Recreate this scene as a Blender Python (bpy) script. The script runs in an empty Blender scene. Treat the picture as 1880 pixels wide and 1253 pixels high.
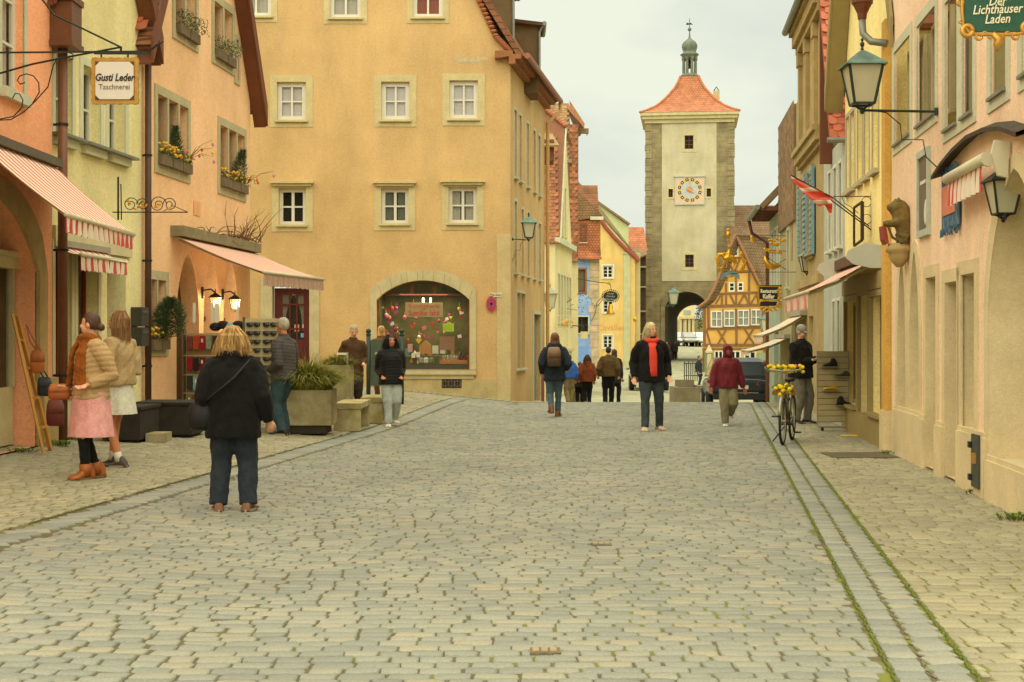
import bpy, bmesh, math, random, time
import numpy as np
from mathutils import Vector, Matrix, noise
from mathutils.geometry import tessellate_polygon
random.seed(7)
SC = bpy.context.scene
COL = SC.collection
FPX, U0, HV, CAMZ = 2600.0, 940.0, 620.0, 1.55

# ---------------------------------------------------------------- camera, sky, sun, exposure
cam_d = bpy.data.cameras.new('camera')
cam_d.sensor_width = 36.0
cam_d.lens = 36.0 * FPX / 1880.0
cam_d.shift_y = -6.5 / 1880.0
cam_d.clip_start, cam_d.clip_end = 0.1, 3000.0
cam = bpy.data.objects.new('camera', cam_d)
cam.location = (0, 0, CAMZ)
cam.rotation_euler = (math.radians(90), 0, 0)
COL.objects.link(cam)
SC.camera = cam

SUN_EL, SUN_AZ = math.radians(70), math.radians(206)   # azimuth clockwise from +Y: behind the camera, a little left
world = bpy.data.worlds.new('World')
SC.world = world
world.use_nodes = True
nt = world.node_tree
nt.nodes.clear()
wo = nt.nodes.new('ShaderNodeOutputWorld')
bg = nt.nodes.new('ShaderNodeBackground')
sky = nt.nodes.new('ShaderNodeTexSky')
sky.sky_type = 'NISHITA'
sky.sun_disc = False
sky.sun_elevation = SUN_EL
sky.sun_rotation = SUN_AZ
sky.air_density, sky.dust_density, sky.ozone_density = 1.0, 3.0, 1.0
tc = nt.nodes.new('ShaderNodeTexCoord')
mp = nt.nodes.new('ShaderNodeMapping')
mp.inputs['Scale'].default_value = (1.0, 1.0, 2.2)
nz = nt.nodes.new('ShaderNodeTexNoise')
nz.inputs['Scale'].default_value = 3.2
nz.inputs['Detail'].default_value = 5.0
nz.inputs['Roughness'].default_value = 0.55
rp = nt.nodes.new('ShaderNodeValToRGB')
rp.color_ramp.elements[0].position = 0.36
rp.color_ramp.elements[0].color = (0.196, 0.211, 0.186, 1)
rp.color_ramp.elements[1].position = 0.60
rp.color_ramp.elements[1].color = (0.256, 0.265, 0.217, 1)
sc_ = nt.nodes.new('ShaderNodeVectorMath')
sc_.operation = 'SCALE'
sc_.inputs['Scale'].default_value = 0.03
mx = nt.nodes.new('ShaderNodeMix')
mx.data_type = 'RGBA'
mx.inputs[0].default_value = 0.92
L = nt.links.new
L(tc.outputs['Generated'], mp.inputs['Vector'])
L(mp.outputs['Vector'], nz.inputs['Vector'])
L(nz.outputs['Fac'], rp.inputs['Fac'])
L(sky.outputs['Color'], sc_.inputs[0])
L(sc_.outputs['Vector'], mx.inputs[6])
L(rp.outputs['Color'], mx.inputs[7])
L(mx.outputs[2], bg.inputs['Color'])
bg.inputs['Strength'].default_value = 1.0
L(bg.outputs['Background'], wo.inputs['Surface'])

sun_d = bpy.data.lights.new('sun', 'SUN')
sun_d.energy = 1.5
sun_d.angle = math.radians(125)
sun_d.color = (1.0, 0.955, 0.81)
sun = bpy.data.objects.new('sun', sun_d)
sd = Vector((math.sin(SUN_AZ) * math.cos(SUN_EL), math.cos(SUN_AZ) * math.cos(SUN_EL), math.sin(SUN_EL)))
sun.rotation_euler = sd.to_track_quat('Z', 'Y').to_euler()
sun.location = (0, -10, 30)
COL.objects.link(sun)
vs = SC.view_settings
vs.view_transform = 'Standard'
vs.look = 'None'
vs.gamma = 1.0
vs.use_curve_mapping = False
vs.exposure = 1.86

# ---------------------------------------------------------------- helpers
def c(r, g, b, k=1.0):
    f = lambda x: (x / 255 / 12.92 if x <= 10.3 else ((x / 255 + 0.055) / 1.055) ** 2.4) * k
    return (f(r), f(g), f(b))

def px(u, v, Y):
    return Vector(((u - U0) * Y / FPX, Y, CAMZ + (HV - v) * Y / FPX))

def sstep(a, b, x):
    t = min(1, max(0, (x - a) / (b - a)))
    return t * t * (3 - 2 * t)

PROF = [(0, 0), (33, 0), (34.6, -0.03), (38, -0.2), (42, -0.46), (50, -0.74), (60, -0.87), (80, -0.8), (100, -0.66), (120, -0.45), (128, -0.3), (150, 0.62), (240, 2.2), (400, 3)]
def gz(x, y):
    z = 0
    for (a, za), (b, zb) in zip(PROF, PROF[1:]):
        if a <= y <= b:
            z = za + (zb - za) * (y - a) / (b - a)
    t = sstep(23, 33, y)
    fade = 1 - sstep(38, 55, y)
    z += fade * ((1 - t) * 0.05 * max(0, -x - 1.5) + t * 0.1 * max(0, -x + 0.1))
    z -= sstep(5.0, 7.5, x - 0.06 * (y - 42)) * sstep(34, 48, y) * 0.42 * (1 - sstep(75, 105, y))
    return z

class MB:
    def __init__(s):
        s.v, s.f, s.m = [], [], []
        s.mi = 0
    def add(s, vs_, fs):
        o = len(s.v)
        s.v += [tuple(p) for p in vs_]
        for f in fs:
            s.f.append(tuple(i + o for i in f))
            s.m.append(s.mi)
        return s
    def box(s, a, b):
        (x0, y0, z0), (x1, y1, z1) = a, b
        return s.add([(x0, y0, z0), (x1, y0, z0), (x1, y1, z0), (x0, y1, z0), (x0, y0, z1), (x1, y0, z1), (x1, y1, z1), (x0, y1, z1)],
                     [(0, 3, 2, 1), (4, 5, 6, 7), (0, 1, 5, 4), (1, 2, 6, 5), (2, 3, 7, 6), (3, 0, 4, 7)])
    def obox(s, o, a, b, d):      # oriented box: corner o, edge vectors
        o, a, b, d = map(Vector, (o, a, b, d))
        P = [o, o + a, o + a + b, o + b]
        P += [p + d for p in P]
        F = [(0, 3, 2, 1), (4, 5, 6, 7), (0, 1, 5, 4), (1, 2, 6, 5), (2, 3, 7, 6), (3, 0, 4, 7)]
        if a.cross(b).dot(d) < 0:
            F = [f[::-1] for f in F]
        return s.add(P, F)
    def bar(s, p, q, w, h=None, up=(0, 0, 1)):     # rectangular bar from p to q
        p, q = Vector(p), Vector(q)
        h = h or w
        d = q - p
        u = Vector(up)
        a = d.cross(u)
        if a.length < 1e-5:
            a = d.cross(Vector((1, 0, 0)))
        a = a.normalized() * w
        b = a.cross(d).normalized() * h
        return s.obox(p - a / 2 - b / 2, a, b, d)
    def tube(s, pts, r, n=8, cap=True):
        pts = [Vector(p) for p in pts]
        if not isinstance(r, (list, tuple)):
            r = [r] * len(pts)
        rings, a = [], None
        for i, p in enumerate(pts):
            d = (pts[min(i + 1, len(pts) - 1)] - pts[max(i - 1, 0)])
            if d.length < 1e-7:
                d = Vector((0, 0, 1))
            d.normalize()
            if a is None:
                a = d.cross(Vector((0, 0, 1)) if abs(d.z) < 0.9 else Vector((0, 1, 0)))
            a = (a - d * a.dot(d))
            if a.length < 1e-6:
                a = d.orthogonal()
            a.normalize()
            b = d.cross(a)
            rr = r[i] if isinstance(r[i], (list, tuple)) else (r[i], r[i])
            rings.append([p + a * (math.cos(t) * rr[0]) + b * (math.sin(t) * rr[1]) for t in [2 * math.pi * k / n for k in range(n)]])
        return s.loft(rings, cap)
    def loft(s, rings, cap=True):
        n = len(rings[0])
        V = [p for r in rings for p in r]
        F = []
        for i in range(len(rings) - 1):
            for k in range(n):
                k2 = (k + 1) % n
                F.append((i * n + k, i * n + k2, (i + 1) * n + k2, (i + 1) * n + k))
        if cap:
            F.append(tuple(range(n))[::-1])
            F.append(tuple((len(rings) - 1) * n + k for k in range(n)))
        return s.add(V, F)
    def lathe(s, prof, ctr, n=16, ph=0.0, sq=None):   # prof [(r,z)], axis z
        x, y, z = ctr
        return s.loft([[Vector((x + r * math.cos(ph + 2 * math.pi * k / n), y + r * math.sin(ph + 2 * math.pi * k / n), z + h)) for k in range(n)] for r, h in prof])
    def ell(s, ctr, rad, n=12, m=8, M=None):
        ctr = Vector(ctr)
        rings = []
        for i in range(m + 1):
            t = math.pi * (i + 0.02) / (m + 0.04)
            ring = []
            for k in range(n):
                a = 2 * math.pi * k / n
                p = Vector((rad[0] * math.sin(t) * math.cos(a), rad[1] * math.sin(t) * math.sin(a), -rad[2] * math.cos(t)))
                ring.append(ctr + (M @ p if M else p))
            rings.append(ring)
        return s.loft(rings)
    def prism(s, poly, vec):     # poly: list of 3D points (planar), extruded by vec
        poly = [Vector(p) for p in poly]
        vec = Vector(vec)
        n = len(poly)
        tri = tessellate_polygon([poly])
        V = poly + [p + vec for p in poly]
        F = []
        for t in tri:
            tn = (poly[t[1]] - poly[t[0]]).cross(poly[t[2]] - poly[t[0]])
            a = t if (tn.dot(vec) < 0) else t[::-1]
            F.append(tuple(a))
            F.append(tuple(i + n for i in a[::-1]))
        for i in range(n):
            j = (i + 1) % n
            q = (i, j, n + j, n + i)
            F.append(q)
        s.add(V, F)
        return s
    def build(s, name, mats, parent=None, smooth=False, fix=False, loc=None):
        return mesh_obj(name, s.v, s.f, mats, parent, smooth, s.m if s.mi or any(s.m) else None, fix, loc)

POS = {}
def mesh_obj(name, v, f, mats, parent=None, smooth=False, mi=None, fix=False, loc=None):
    if loc is None:
        n = len(v)
        xs = [p[0] for p in v]; ys = [p[1] for p in v]; zs = [p[2] for p in v]
        loc = Vector(((min(xs) + max(xs)) / 2, (min(ys) + max(ys)) / 2, min(zs)))
    else:
        loc = Vector(loc)
    me = bpy.data.meshes.new(name)
    me.from_pydata([(p[0] - loc.x, p[1] - loc.y, p[2] - loc.z) for p in v], [], f)
    if not isinstance(mats, (list, tuple)):
        mats = [mats]
    for m in mats:
        me.materials.append(m)
    if mi:
        me.polygons.foreach_set('material_index', mi)
    if smooth:
        me.polygons.foreach_set('use_smooth', [True] * len(f))
    if fix:
        b = bmesh.new(); b.from_mesh(me)
        bmesh.ops.recalc_face_normals(b, faces=b.faces)
        b.to_mesh(me); b.free()
    me.update()
    return link(name, me, loc, parent)

def link(name, data, loc, parent=None, rot=None):
    o = bpy.data.objects.new(name, data)
    o.location = loc
    if rot:
        o.rotation_euler = rot
    COL.objects.link(o)
    POS[o.name] = Vector(loc)
    if parent:
        o.parent = parent
        o.matrix_parent_inverse = Matrix.Translation(-POS[parent.name])
    return o

def thing(name, label, cat, loc, group=None):
    o = bpy.data.objects.new(name, None)
    o.empty_display_size = 0.2
    o.location = loc
    COL.objects.link(o)
    POS[o.name] = Vector(loc)
    return tag(o, label, cat, group)

def tag(o, label, cat, group=None, kind=None):
    o['label'] = label
    o['category'] = cat
    if group:
        o['group'] = group
    if kind:
        o['kind'] = kind
    return o

def struct(o, kind='structure'):
    o['kind'] = kind
    return o

def text(name, body, size, M, mat, parent, extrude=0.002, shear=0.0, sx=1.0, align='CENTER', bold=0.0):
    cu = bpy.data.curves.new(name, 'FONT')
    cu.body = body
    cu.size = size
    cu.align_x = align
    cu.align_y = 'CENTER'
    cu.extrude = extrude
    cu.shear = shear
    cu.offset = bold
    cu.resolution_u = 2
    cu.materials.append(mat)
    tmp = bpy.data.objects.new(name, cu)
    me = bpy.data.meshes.new_from_object(tmp)
    bpy.data.objects.remove(tmp)
    me.transform(M @ Matrix.Diagonal((sx, 1, 1, 1)))
    loc = M.translation.copy()
    me.transform(Matrix.Translation(-loc))
    return link(name, me, loc, parent)

def face_cam(p):            # text matrix at p, readable from -Y
    return Matrix.Translation(p) @ Matrix.Rotation(math.radians(90), 4, 'X')

# ---------------------------------------------------------------- materials
MATS = {}
def mat(name, col, rough=0.8, var=0.12, scale=6.0, bump=0.0, bscale=40.0, metal=0.0, spec=0.3, col2=None, alpha=None, emit=None, estr=0.0, coord='pos', streak=0.0, fine=0.0, rnd=0.0, sheen=0.0, stretch=None):
    if name in MATS:
        return MATS[name]
    m = bpy.data.materials.new(name)
    m.use_nodes = True
    t = m.node_tree
    b = t.nodes['Principled BSDF']
    b.inputs['Roughness'].default_value = rough
    b.inputs['Metallic'].default_value = metal
    b.inputs['Specular IOR Level'].default_value = spec
    if sheen:
        b.inputs['Sheen Weight'].default_value = sheen
    if alpha is not None:
        b.inputs['Alpha'].default_value = alpha
    if emit:
        b.inputs['Emission Color'].default_value = (*emit, 1)
        b.inputs['Emission Strength'].default_value = estr
    N, K = t.nodes.new, t.links.new
    if coord == 'pos':
        src = N('ShaderNodeNewGeometry').outputs['Position']
    else:
        src = N('ShaderNodeTexCoord').outputs['Object']
    if stretch:
        mpn = N('ShaderNodeMapping')
        mpn.inputs['Scale'].default_value = stretch
        K(src, mpn.inputs['Vector'])
        src = mpn.outputs['Vector']
    def noise_n(sc, det=4.0, rg=0.6, vec=None):
        n = N('ShaderNodeTexNoise')
        n.inputs['Scale'].default_value = sc
        n.inputs['Detail'].default_value = det
        n.inputs['Roughness'].default_value = rg
        K(vec or src, n.inputs['Vector'])
        return n.outputs['Fac']
    def mul(colsock, facsock, lo, hi):
        mr = N('ShaderNodeMapRange')
        mr.inputs[1].default_value, mr.inputs[2].default_value = 0.3, 0.7
        mr.inputs[3].default_value, mr.inputs[4].default_value = lo, hi
        K(facsock, mr.inputs[0])
        vm = N('ShaderNodeVectorMath'); vm.operation = 'SCALE'
        K(colsock, vm.inputs[0]); K(mr.outputs[0], vm.inputs['Scale'])
        return vm.outputs['Vector']
    rgb = N('ShaderNodeRGB'); rgb.outputs[0].default_value = (*col, 1)
    out = rgb.outputs[0]
    if col2:
        mxn = N('ShaderNodeMix'); mxn.data_type = 'RGBA'
        mr = N('ShaderNodeMapRange')
        mr.inputs[1].default_value, mr.inputs[2].default_value = 0.42, 0.62
        K(noise_n(scale * 0.7, 5), mr.inputs[0])
        K(mr.outputs[0], mxn.inputs[0])
        K(out, mxn.inputs[6]); mxn.inputs[7].default_value = (*col2, 1)
        out = mxn.outputs[2]
    if var:
        out = mul(out, noise_n(scale), 1 - var, 1 + var * 0.6)
    if fine:
        out = mul(out, noise_n(55.0, 2), 1 - fine, 1 + fine)
        out = mul(out, noise_n(17.0, 3), 1 - fine * .6, 1 + fine * .5)
    if streak:
        mpn = N('ShaderNodeMapping'); mpn.inputs['Scale'].default_value = (1.3, 1.3, 0.3)
        K(src, mpn.inputs['Vector'])
        out = mul(out, noise_n(1.6, 5, 0.65, mpn.outputs['Vector']), 1 - streak, 1 + streak * 0.3)
    if rnd:
        oi = N('ShaderNodeObjectInfo')
        mr = N('ShaderNodeMapRange')
        mr.inputs[3].default_value, mr.inputs[4].default_value = 1 - rnd, 1 + rnd
        K(oi.outputs['Random'], mr.inputs[0])
        vm = N('ShaderNodeVectorMath'); vm.operation = 'SCALE'
        K(out, vm.inputs[0]); K(mr.outputs[0], vm.inputs['Scale'])
        out = vm.outputs['Vector']
    K(out, b.inputs['Base Color'])
    if bump:
        bn = N('ShaderNodeBump')
        bn.inputs['Strength'].default_value = bump
        bn.inputs['Distance'].default_value = 0.02
        K(noise_n(bscale, 3), bn.inputs['Height'])
        K(bn.outputs['Normal'], b.inputs['Normal'])
    MATS[name] = m
    return m

def plaster(name, col, streak=0.10, var=0.09, col2=None):
    return mat(name, col, 0.92, var, 0.8, 0.22, 45.0, spec=0.15, streak=streak, fine=0.13, col2=col2 or (tuple(x * k for x, k in zip(col, (.92, .90, .86))) if col else None))

def stripes(name, colA, colB, period, axis=1, duty=0.5, rough=0.85):
    if name in MATS:
        return MATS[name]
    m = mat(name, colA, rough, 0)
    t = m.node_tree
    b = t.nodes['Principled BSDF']
    N, K = t.nodes.new, t.links.new
    g = N('ShaderNodeNewGeometry'); sx = N('ShaderNodeSeparateXYZ'); K(g.outputs['Position'], sx.inputs[0])
    d = N('ShaderNodeMath'); d.operation = 'DIVIDE'; d.inputs[1].default_value = period; K(sx.outputs[axis], d.inputs[0])
    fr = N('ShaderNodeMath'); fr.operation = 'FRACT'; K(d.outputs[0], fr.inputs[0])
    gt = N('ShaderNodeMath'); gt.operation = 'GREATER_THAN'; gt.inputs[1].default_value = duty; K(fr.outputs[0], gt.inputs[0])
    mxn = N('ShaderNodeMix'); mxn.data_type = 'RGBA'
    K(gt.outputs[0], mxn.inputs[0]); mxn.inputs[6].default_value = (*colA, 1); mxn.inputs[7].default_value = (*colB, 1)
    K(mxn.outputs[2], b.inputs['Base Color'])
    return m

def brickmat(name, c1, c2, cm, bw, bh, rough=0.9, rot=None, mortar=0.02, bump=0.4, xyz=(0, 1, 2), squash=None):
    """tiles or stones too far away to build singly; uses a brick pattern on two world axes"""
    if name in MATS:
        return MATS[name]
    m = mat(name, c1, rough, 0)
    t = m.node_tree
    b = t.nodes['Principled BSDF']
    N, K = t.nodes.new, t.links.new
    g = N('ShaderNodeNewGeometry'); sx = N('ShaderNodeSeparateXYZ'); cb = N('ShaderNodeCombineXYZ')
    K(g.outputs['Position'], sx.inputs[0])
    K(sx.outputs[xyz[0]], cb.inputs[0]); K(sx.outputs[xyz[1]], cb.inputs[1])
    br = N('ShaderNodeTexBrick')
    br.inputs['Scale'].default_value = 1.0
    br.inputs['Brick Width'].default_value = bw
    br.inputs['Row Height'].default_value = bh
    br.inputs['Mortar Size'].default_value = mortar
    br.inputs['Mortar Smooth'].default_value = 0.3
    br.inputs['Color1'].default_value = (*c1, 1); br.inputs['Color2'].default_value = (*c2, 1); br.inputs['Mortar'].default_value = (*cm, 1)
    K(cb.outputs[0], br.inputs['Vector'])
    n = N('ShaderNodeTexNoise'); n.inputs['Scale'].default_value = 1.3; n.inputs['Detail'].default_value = 6
    K(g.outputs['Position'], n.inputs['Vector'])
    mr = N('ShaderNodeMapRange'); mr.inputs[1].default_value, mr.inputs[2].default_value, mr.inputs[3].default_value, mr.inputs[4].default_value = 0.3, 0.7, 0.72, 1.18
    K(n.outputs['Fac'], mr.inputs[0])
    vm = N('ShaderNodeVectorMath'); vm.operation = 'SCALE'
    K(br.outputs['Color'], vm.inputs[0]); K(mr.outputs[0], vm.inputs['Scale'])
    K(vm.outputs['Vector'], b.inputs['Base Color'])
    if bump:
        bn = N('ShaderNodeBump'); bn.inputs['Strength'].default_value = bump; bn.inputs['Distance'].default_value = 0.03; bn.invert = True
        K(br.outputs['Fac'], bn.inputs['Height']); K(bn.outputs['Normal'], b.inputs['Normal'])
    return m

def fabric(name, col, rough=0.95, var=0.18, bump=0.35, bs=28.0):
    return mat(name, col, rough, var, 9.0, bump, bs, spec=0.15, coord='obj', fine=0.1, sheen=0.04)

glass = mat('window_glass', c(60, 62, 52), 0.04, 0, spec=0.7, alpha=0.24)
shopglass = mat('shop_glass', c(70, 72, 60), 0.03, 0, spec=0.6, alpha=0.16)
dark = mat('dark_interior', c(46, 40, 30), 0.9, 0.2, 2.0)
white_paint = mat('white_paint', c(214, 210, 184), 0.6, 0.06, 5.0)
sandstone = mat('sandstone', c(196, 182, 134), 0.92, 0.14, 3.0, 0.3, 50.0, fine=0.08, streak=0.1)
greystone = mat('grey_stone_trim', c(196, 192, 158), 0.92, 0.12, 3.0, 0.25, 50.0, fine=0.08)
brownwood = mat('brown_painted_wood', c(112, 66, 38), 0.65, 0.15, 4.0, 0.1, 30.0)
iron = mat('black_iron', c(44, 44, 38), 0.5, 0.15, 8.0, metal=0.3)
green_iron = mat('dark_green_iron', c(40, 56, 46), 0.5, 0.15, 8.0)
copper = mat('green_copper', c(104, 132, 112), 0.6, 0.2, 6.0, col2=c(80, 104, 92))
gold = mat('gold_leaf', c(214, 160, 44), 0.35, 0.15, 12.0, metal=0.75)
milk_glass = mat('lamp_glass', c(196, 188, 152), 0.25, 0.08, 5.0, spec=0.5, alpha=0.85)
tile_red = mat('red_clay_tile', c(186, 106, 74), 0.85, 0.15, 3.0, 0.2, 60.0, fine=0.08, rnd=0.22)
concrete = mat('weathered_concrete', c(168, 156, 114), 0.95, 0.2, 3.5, 0.4, 40.0, fine=0.1, streak=0.16, col2=c(140, 130, 88))
zinc = mat('zinc_gutter', c(132, 132, 116), 0.5, 0.12, 5.0, metal=0.4)
# ---------------------------------------------------------------- ground
bedmat = mat('joint_dirt', c(104, 98, 66), 1.0, 0.3, 9.0, 0.4, 60.0)
def joint_material():
    m = mat('mossy_joint', c(112, 104, 70), 1.0, 0)
    t = m.node_tree; b = t.nodes['Principled BSDF']; N, K = t.nodes.new, t.links.new
    g = N('ShaderNodeNewGeometry'); sx = N('ShaderNodeSeparateXYZ'); K(g.outputs['Position'], sx.inputs[0])
    n = N('ShaderNodeTexNoise'); n.inputs['Scale'].default_value = 5.0; n.inputs['Detail'].default_value = 5
    K(g.outputs['Position'], n.inputs['Vector'])
    n2 = N('ShaderNodeTexNoise'); n2.inputs['Scale'].default_value = 0.35; n2.inputs['Detail'].default_value = 3
    K(g.outputs['Position'], n2.inputs['Vector'])
    xm = N('ShaderNodeMapRange'); xm.inputs[1].default_value, xm.inputs[2].default_value, xm.inputs[3].default_value, xm.inputs[4].default_value = -1.6, 2.4, -0.14, 0.10
    K(sx.outputs[0], xm.inputs[0])
    a = N('ShaderNodeMath'); a.operation = 'ADD'; K(n.outputs['Fac'], a.inputs[0]); K(xm.outputs[0], a.inputs[1])
    a2 = N('ShaderNodeMath'); a2.operation = 'ADD'; K(a.outputs[0], a2.inputs[0]); K(n2.outputs['Fac'], a2.inputs[1])
    mr = N('ShaderNodeMapRange'); mr.inputs[1].default_value, mr.inputs[2].default_value = 0.93, 1.10
    K(a2.outputs[0], mr.inputs[0])
    mxn = N('ShaderNodeMix'); mxn.data_type = 'RGBA'; K(mr.outputs[0], mxn.inputs[0])
    mxn.inputs[6].default_value = (*c(94, 86, 60), 1); mxn.inputs[7].default_value = (*c(112, 114, 44), 1)
    K(mxn.outputs[2], b.inputs['Base Color'])
    return m
jointmat = joint_material()

def stone_material(name, ca, cb, cc, use_attr):
    m = mat(name, ca, 0.82, 0, spec=0.35)
    t = m.node_tree; b = t.nodes['Principled BSDF']; N, K = t.nodes.new, t.links.new
    if use_attr:
        a = N('ShaderNodeAttribute'); a.attribute_name = 'tint'; src = a.outputs['Fac']
    else:
        src = N('ShaderNodeObjectInfo').outputs['Random']
    r = N('ShaderNodeValToRGB'); e = r.color_ramp.elements
    e[0].position, e[0].color = 0.0, (*ca, 1)
    e[1].position, e[1].color = 1.0, (*cc, 1)
    x = e.new(0.6); x.color = (*cb, 1)
    x = e.new(0.9); x.color = (*[p * 0.5 + q * 0.5 for p, q in zip(cb, cc)], 1)
    K(src, r.inputs['Fac'])
    g = N('ShaderNodeNewGeometry')
    n = N('ShaderNodeTexNoise'); n.inputs['Scale'].default_value = 0.5; n.inputs['Detail'].default_value = 4; K(g.outputs['Position'], n.inputs['Vector'])
    n2 = N('ShaderNodeTexNoise'); n2.inputs['Scale'].default_value = 70; n2.inputs['Detail'].default_value = 3; K(g.outputs['Position'], n2.inputs['Vector'])
    out = r.outputs['Color']
    for nn, lo, hi in ((n, 0.88, 1.09), (n2, 0.84, 1.12)):
        mr = N('ShaderNodeMapRange'); mr.inputs[1].default_value, mr.inputs[2].default_value, mr.inputs[3].default_value, mr.inputs[4].default_value = 0.3, 0.7, lo, hi
        K(nn.outputs['Fac'], mr.inputs[0])
        vm = N('ShaderNodeVectorMath'); vm.operation = 'SCALE'; K(out, vm.inputs[0]); K(mr.outputs[0], vm.inputs['Scale']); out = vm.outputs['Vector']
    K(out, b.inputs['Base Color'])
    bn = N('ShaderNodeBump'); bn.inputs['Strength'].default_value = 0.25; bn.inputs['Distance'].default_value = 0.01
    n3 = N('ShaderNodeTexNoise'); n3.inputs['Scale'].default_value = 35; K(g.outputs['Position'], n3.inputs['Vector'])
    K(n3.outputs['Fac'], bn.inputs['Height']); K(bn.outputs['Normal'], b.inputs['Normal'])
    return m
ROADC = [c(123, 124, 108), c(137, 136, 117), c(148, 141, 114)]
PAVEC = [c(138, 131, 102), c(150, 143, 111), c(160, 151, 115)]
GUTC = [c(125, 127, 112), c(139, 139, 121), c(149, 144, 118)]
road_attr = stone_material('cobble_mass', *ROADC, True)
road_obj = stone_material('cobble_single', *ROADC, False)
pave_attr = stone_material('paver_mass', *PAVEC, True)
pave_obj = stone_material('paver_single', *PAVEC, False)
gut_attr = stone_material('gutter_mass', *GUTC, True)
gut_obj = stone_material('gutter_single', *GUTC, False)

LWALL = lambda y: -5.93 + 0.0969 * (y - 18.2)
RWALL = lambda y: 5.17 + 0.1058 * (y - 19.26)
GR0 = lambda y: 1.73 + 0.1445 * (y - 6.37)     # road | right gutter
GR1 = lambda y: GR0(y) + 0.175
GR2 = lambda y: GR0(y) + 0.37
GL1 = lambda y: -3.80 + 0.108 * (y - 10.4)     # left pavement | gutter
GL0 = lambda y: GL1(y) + 0.36

# terrain sheet (reaches the horizon); the paved bed lies just above it
def sheet(name, xs, ys, m, dz, parent=None, uv=None):
    V = [(x(y) if callable(x) else x, y, 0) for y in ys for x in xs]
    V = [(x, y, gz(x, y) + dz) for x, y, _ in V]
    n = len(xs)
    F = [(j * n + i, j * n + i + 1, (j + 1) * n + i + 1, (j + 1) * n + i) for j in range(len(ys) - 1) for i in range(n - 1)]
    return mesh_obj(name, V, F, m, parent, True)
xs = [-900, -300, -100, -40, -20, -12] + [-9 + 0.75 * i for i in range(49)] + [32, 40, 60, 100, 300, 900]
ys = [-60, -20, -5] + [0 + 1.0 * i for i in range(70)] + [70 + 3 * i for i in range(40)] + [200, 260, 400, 800, 1800]
struct(sheet('ground', xs, ys, mat('distant_ground', c(150, 146, 108), 0.95, 0.15, 2.0), -0.045))
farcob = brickmat('far_cobbles', c(166, 162, 124), c(150, 148, 116), c(112, 106, 76), 0.18, 0.13, 0.85, mortar=0.012, bump=0.3)
strips = [-3 + 0.8 * i for i in range(28)]
street = struct(sheet('street', [(lambda y, k=k: GL0(y) - 0.3 + (GR0(y) + 0.3 - GL0(y) + 0.3) * k / 14) for k in range(15)], [2 + 0.5 * i for i in range(67)], jointmat, -0.009))
struct(sheet('lower_street', strips, [34.9] + [35.5 + 0.75 * i for i in range(90)] + [103 + 3 * i for i in range(40)], farcob, -0.012))

def stone_shape(cx, cy, w, d, h, rr, rng, q=0.006):
    """rounded sett: top ring, shoulder ring, foot ring (8 corners each)"""
    a, b_ = w / 2, d / 2
    r = min(rr, a * 0.8, b_ * 0.8)
    base = [(-a + r, -b_), (a - r, -b_), (a, -b_ + r), (a, b_ - r), (a - r, b_), (-a + r, b_), (-a, b_ - r), (-a, -b_ + r)]
    base = [(x + rng.uniform(-q, q), y + rng.uniform(-q, q) * 0.6) for x, y in base]
    ti = 1 - min(0.008 / a, 0.4); tj = 1 - min(0.006 / b_, 0.4)
    tl = rng.uniform(-0.0025, 0.0025); tk = rng.uniform(-0.003, 0.003)
    V = [(cx + x * ti, cy + y * tj, h + x / a * tl + y / b_ * tk) for x, y in base]
    V += [(cx + x, cy + y, h - 0.005 + x / a * tl + y / b_ * tk) for x, y in base]
    V += [(cx + x, cy + y, h - 0.04) for x, y in base]
    return V
SF = [tuple(range(8))] + [(i + 8, (i + 1) % 8 + 8, (i + 1) % 8, i) for i in range(8)] + [(i + 16, (i + 1) % 8 + 16, (i + 1) % 8 + 8, i + 8) for i in range(8)]

def pave(kind, parent, stones, m_attr, m_obj, n_single, label_name, rr):
    """stones: (x, y, w, d, rot). The nearest become objects of their own; the rest one mesh."""
    rng = random.Random(hash(kind) % 1000 if False else len(kind) * 13)
    def seen(s):
        x, y = s[0], s[1]
        return y > 6.3 and abs(x) * FPX / y < 945
    vis = [s for s in stones if seen(s)]
    vis.sort(key=lambda s: s[1])
    single = set(id(s) for s in vis[:n_single])
    shapes = {}
    V, F, T = [], [], []
    for s in stones:
        x, y, w, d, rot = s
        h = rng.uniform(-0.003, 0.003)
        if id(s) in single:
            key = (round(w / 0.025), round(d / 0.02))
            if key not in shapes:
                me = bpy.data.meshes.new(label_name)
                me.from_pydata(stone_shape(0, 0, key[0] * 0.025, key[1] * 0.02, 0, rr, rng), [], SF)
                me.materials.append(m_obj)
                me.polygons.foreach_set('use_smooth', [True] * len(SF))
                shapes[key] = me
            o = link(label_name, shapes[key], (x, y, gz(x, y) + h), parent, (rng.uniform(-.02, .02), rng.uniform(-.02, .02), rot + rng.uniform(-.015, .015)))
            o.scale = (w / (key[0] * 0.025), d / (key[1] * 0.02), 1)
            continue
        P = stone_shape(0, 0, w, d, h, rr, rng)
        ca, sa = math.cos(rot), math.sin(rot)
        o = len(V)
        for a, b_, z in P:
            X, Y = x + a * ca - b_ * sa, y + a * sa + b_ * ca
            V.append((X, Y, gz(X, Y) + z))
        F += [tuple(i + o for i in f) for f in SF]
        T += [rng.random()] * 24
    if V:
        me = bpy.data.meshes.new(kind)
        me.from_pydata(V, [], F)
        me.materials.append(m_attr)
        me.polygons.foreach_set('use_smooth', [True] * len(F))
        at = me.attributes.new('tint', 'FLOAT', 'POINT')
        at.data.foreach_set('value', T)
        o = link(kind, me, (0, 0, 0), parent)
        o['kind'] = 'stuff'

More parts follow.
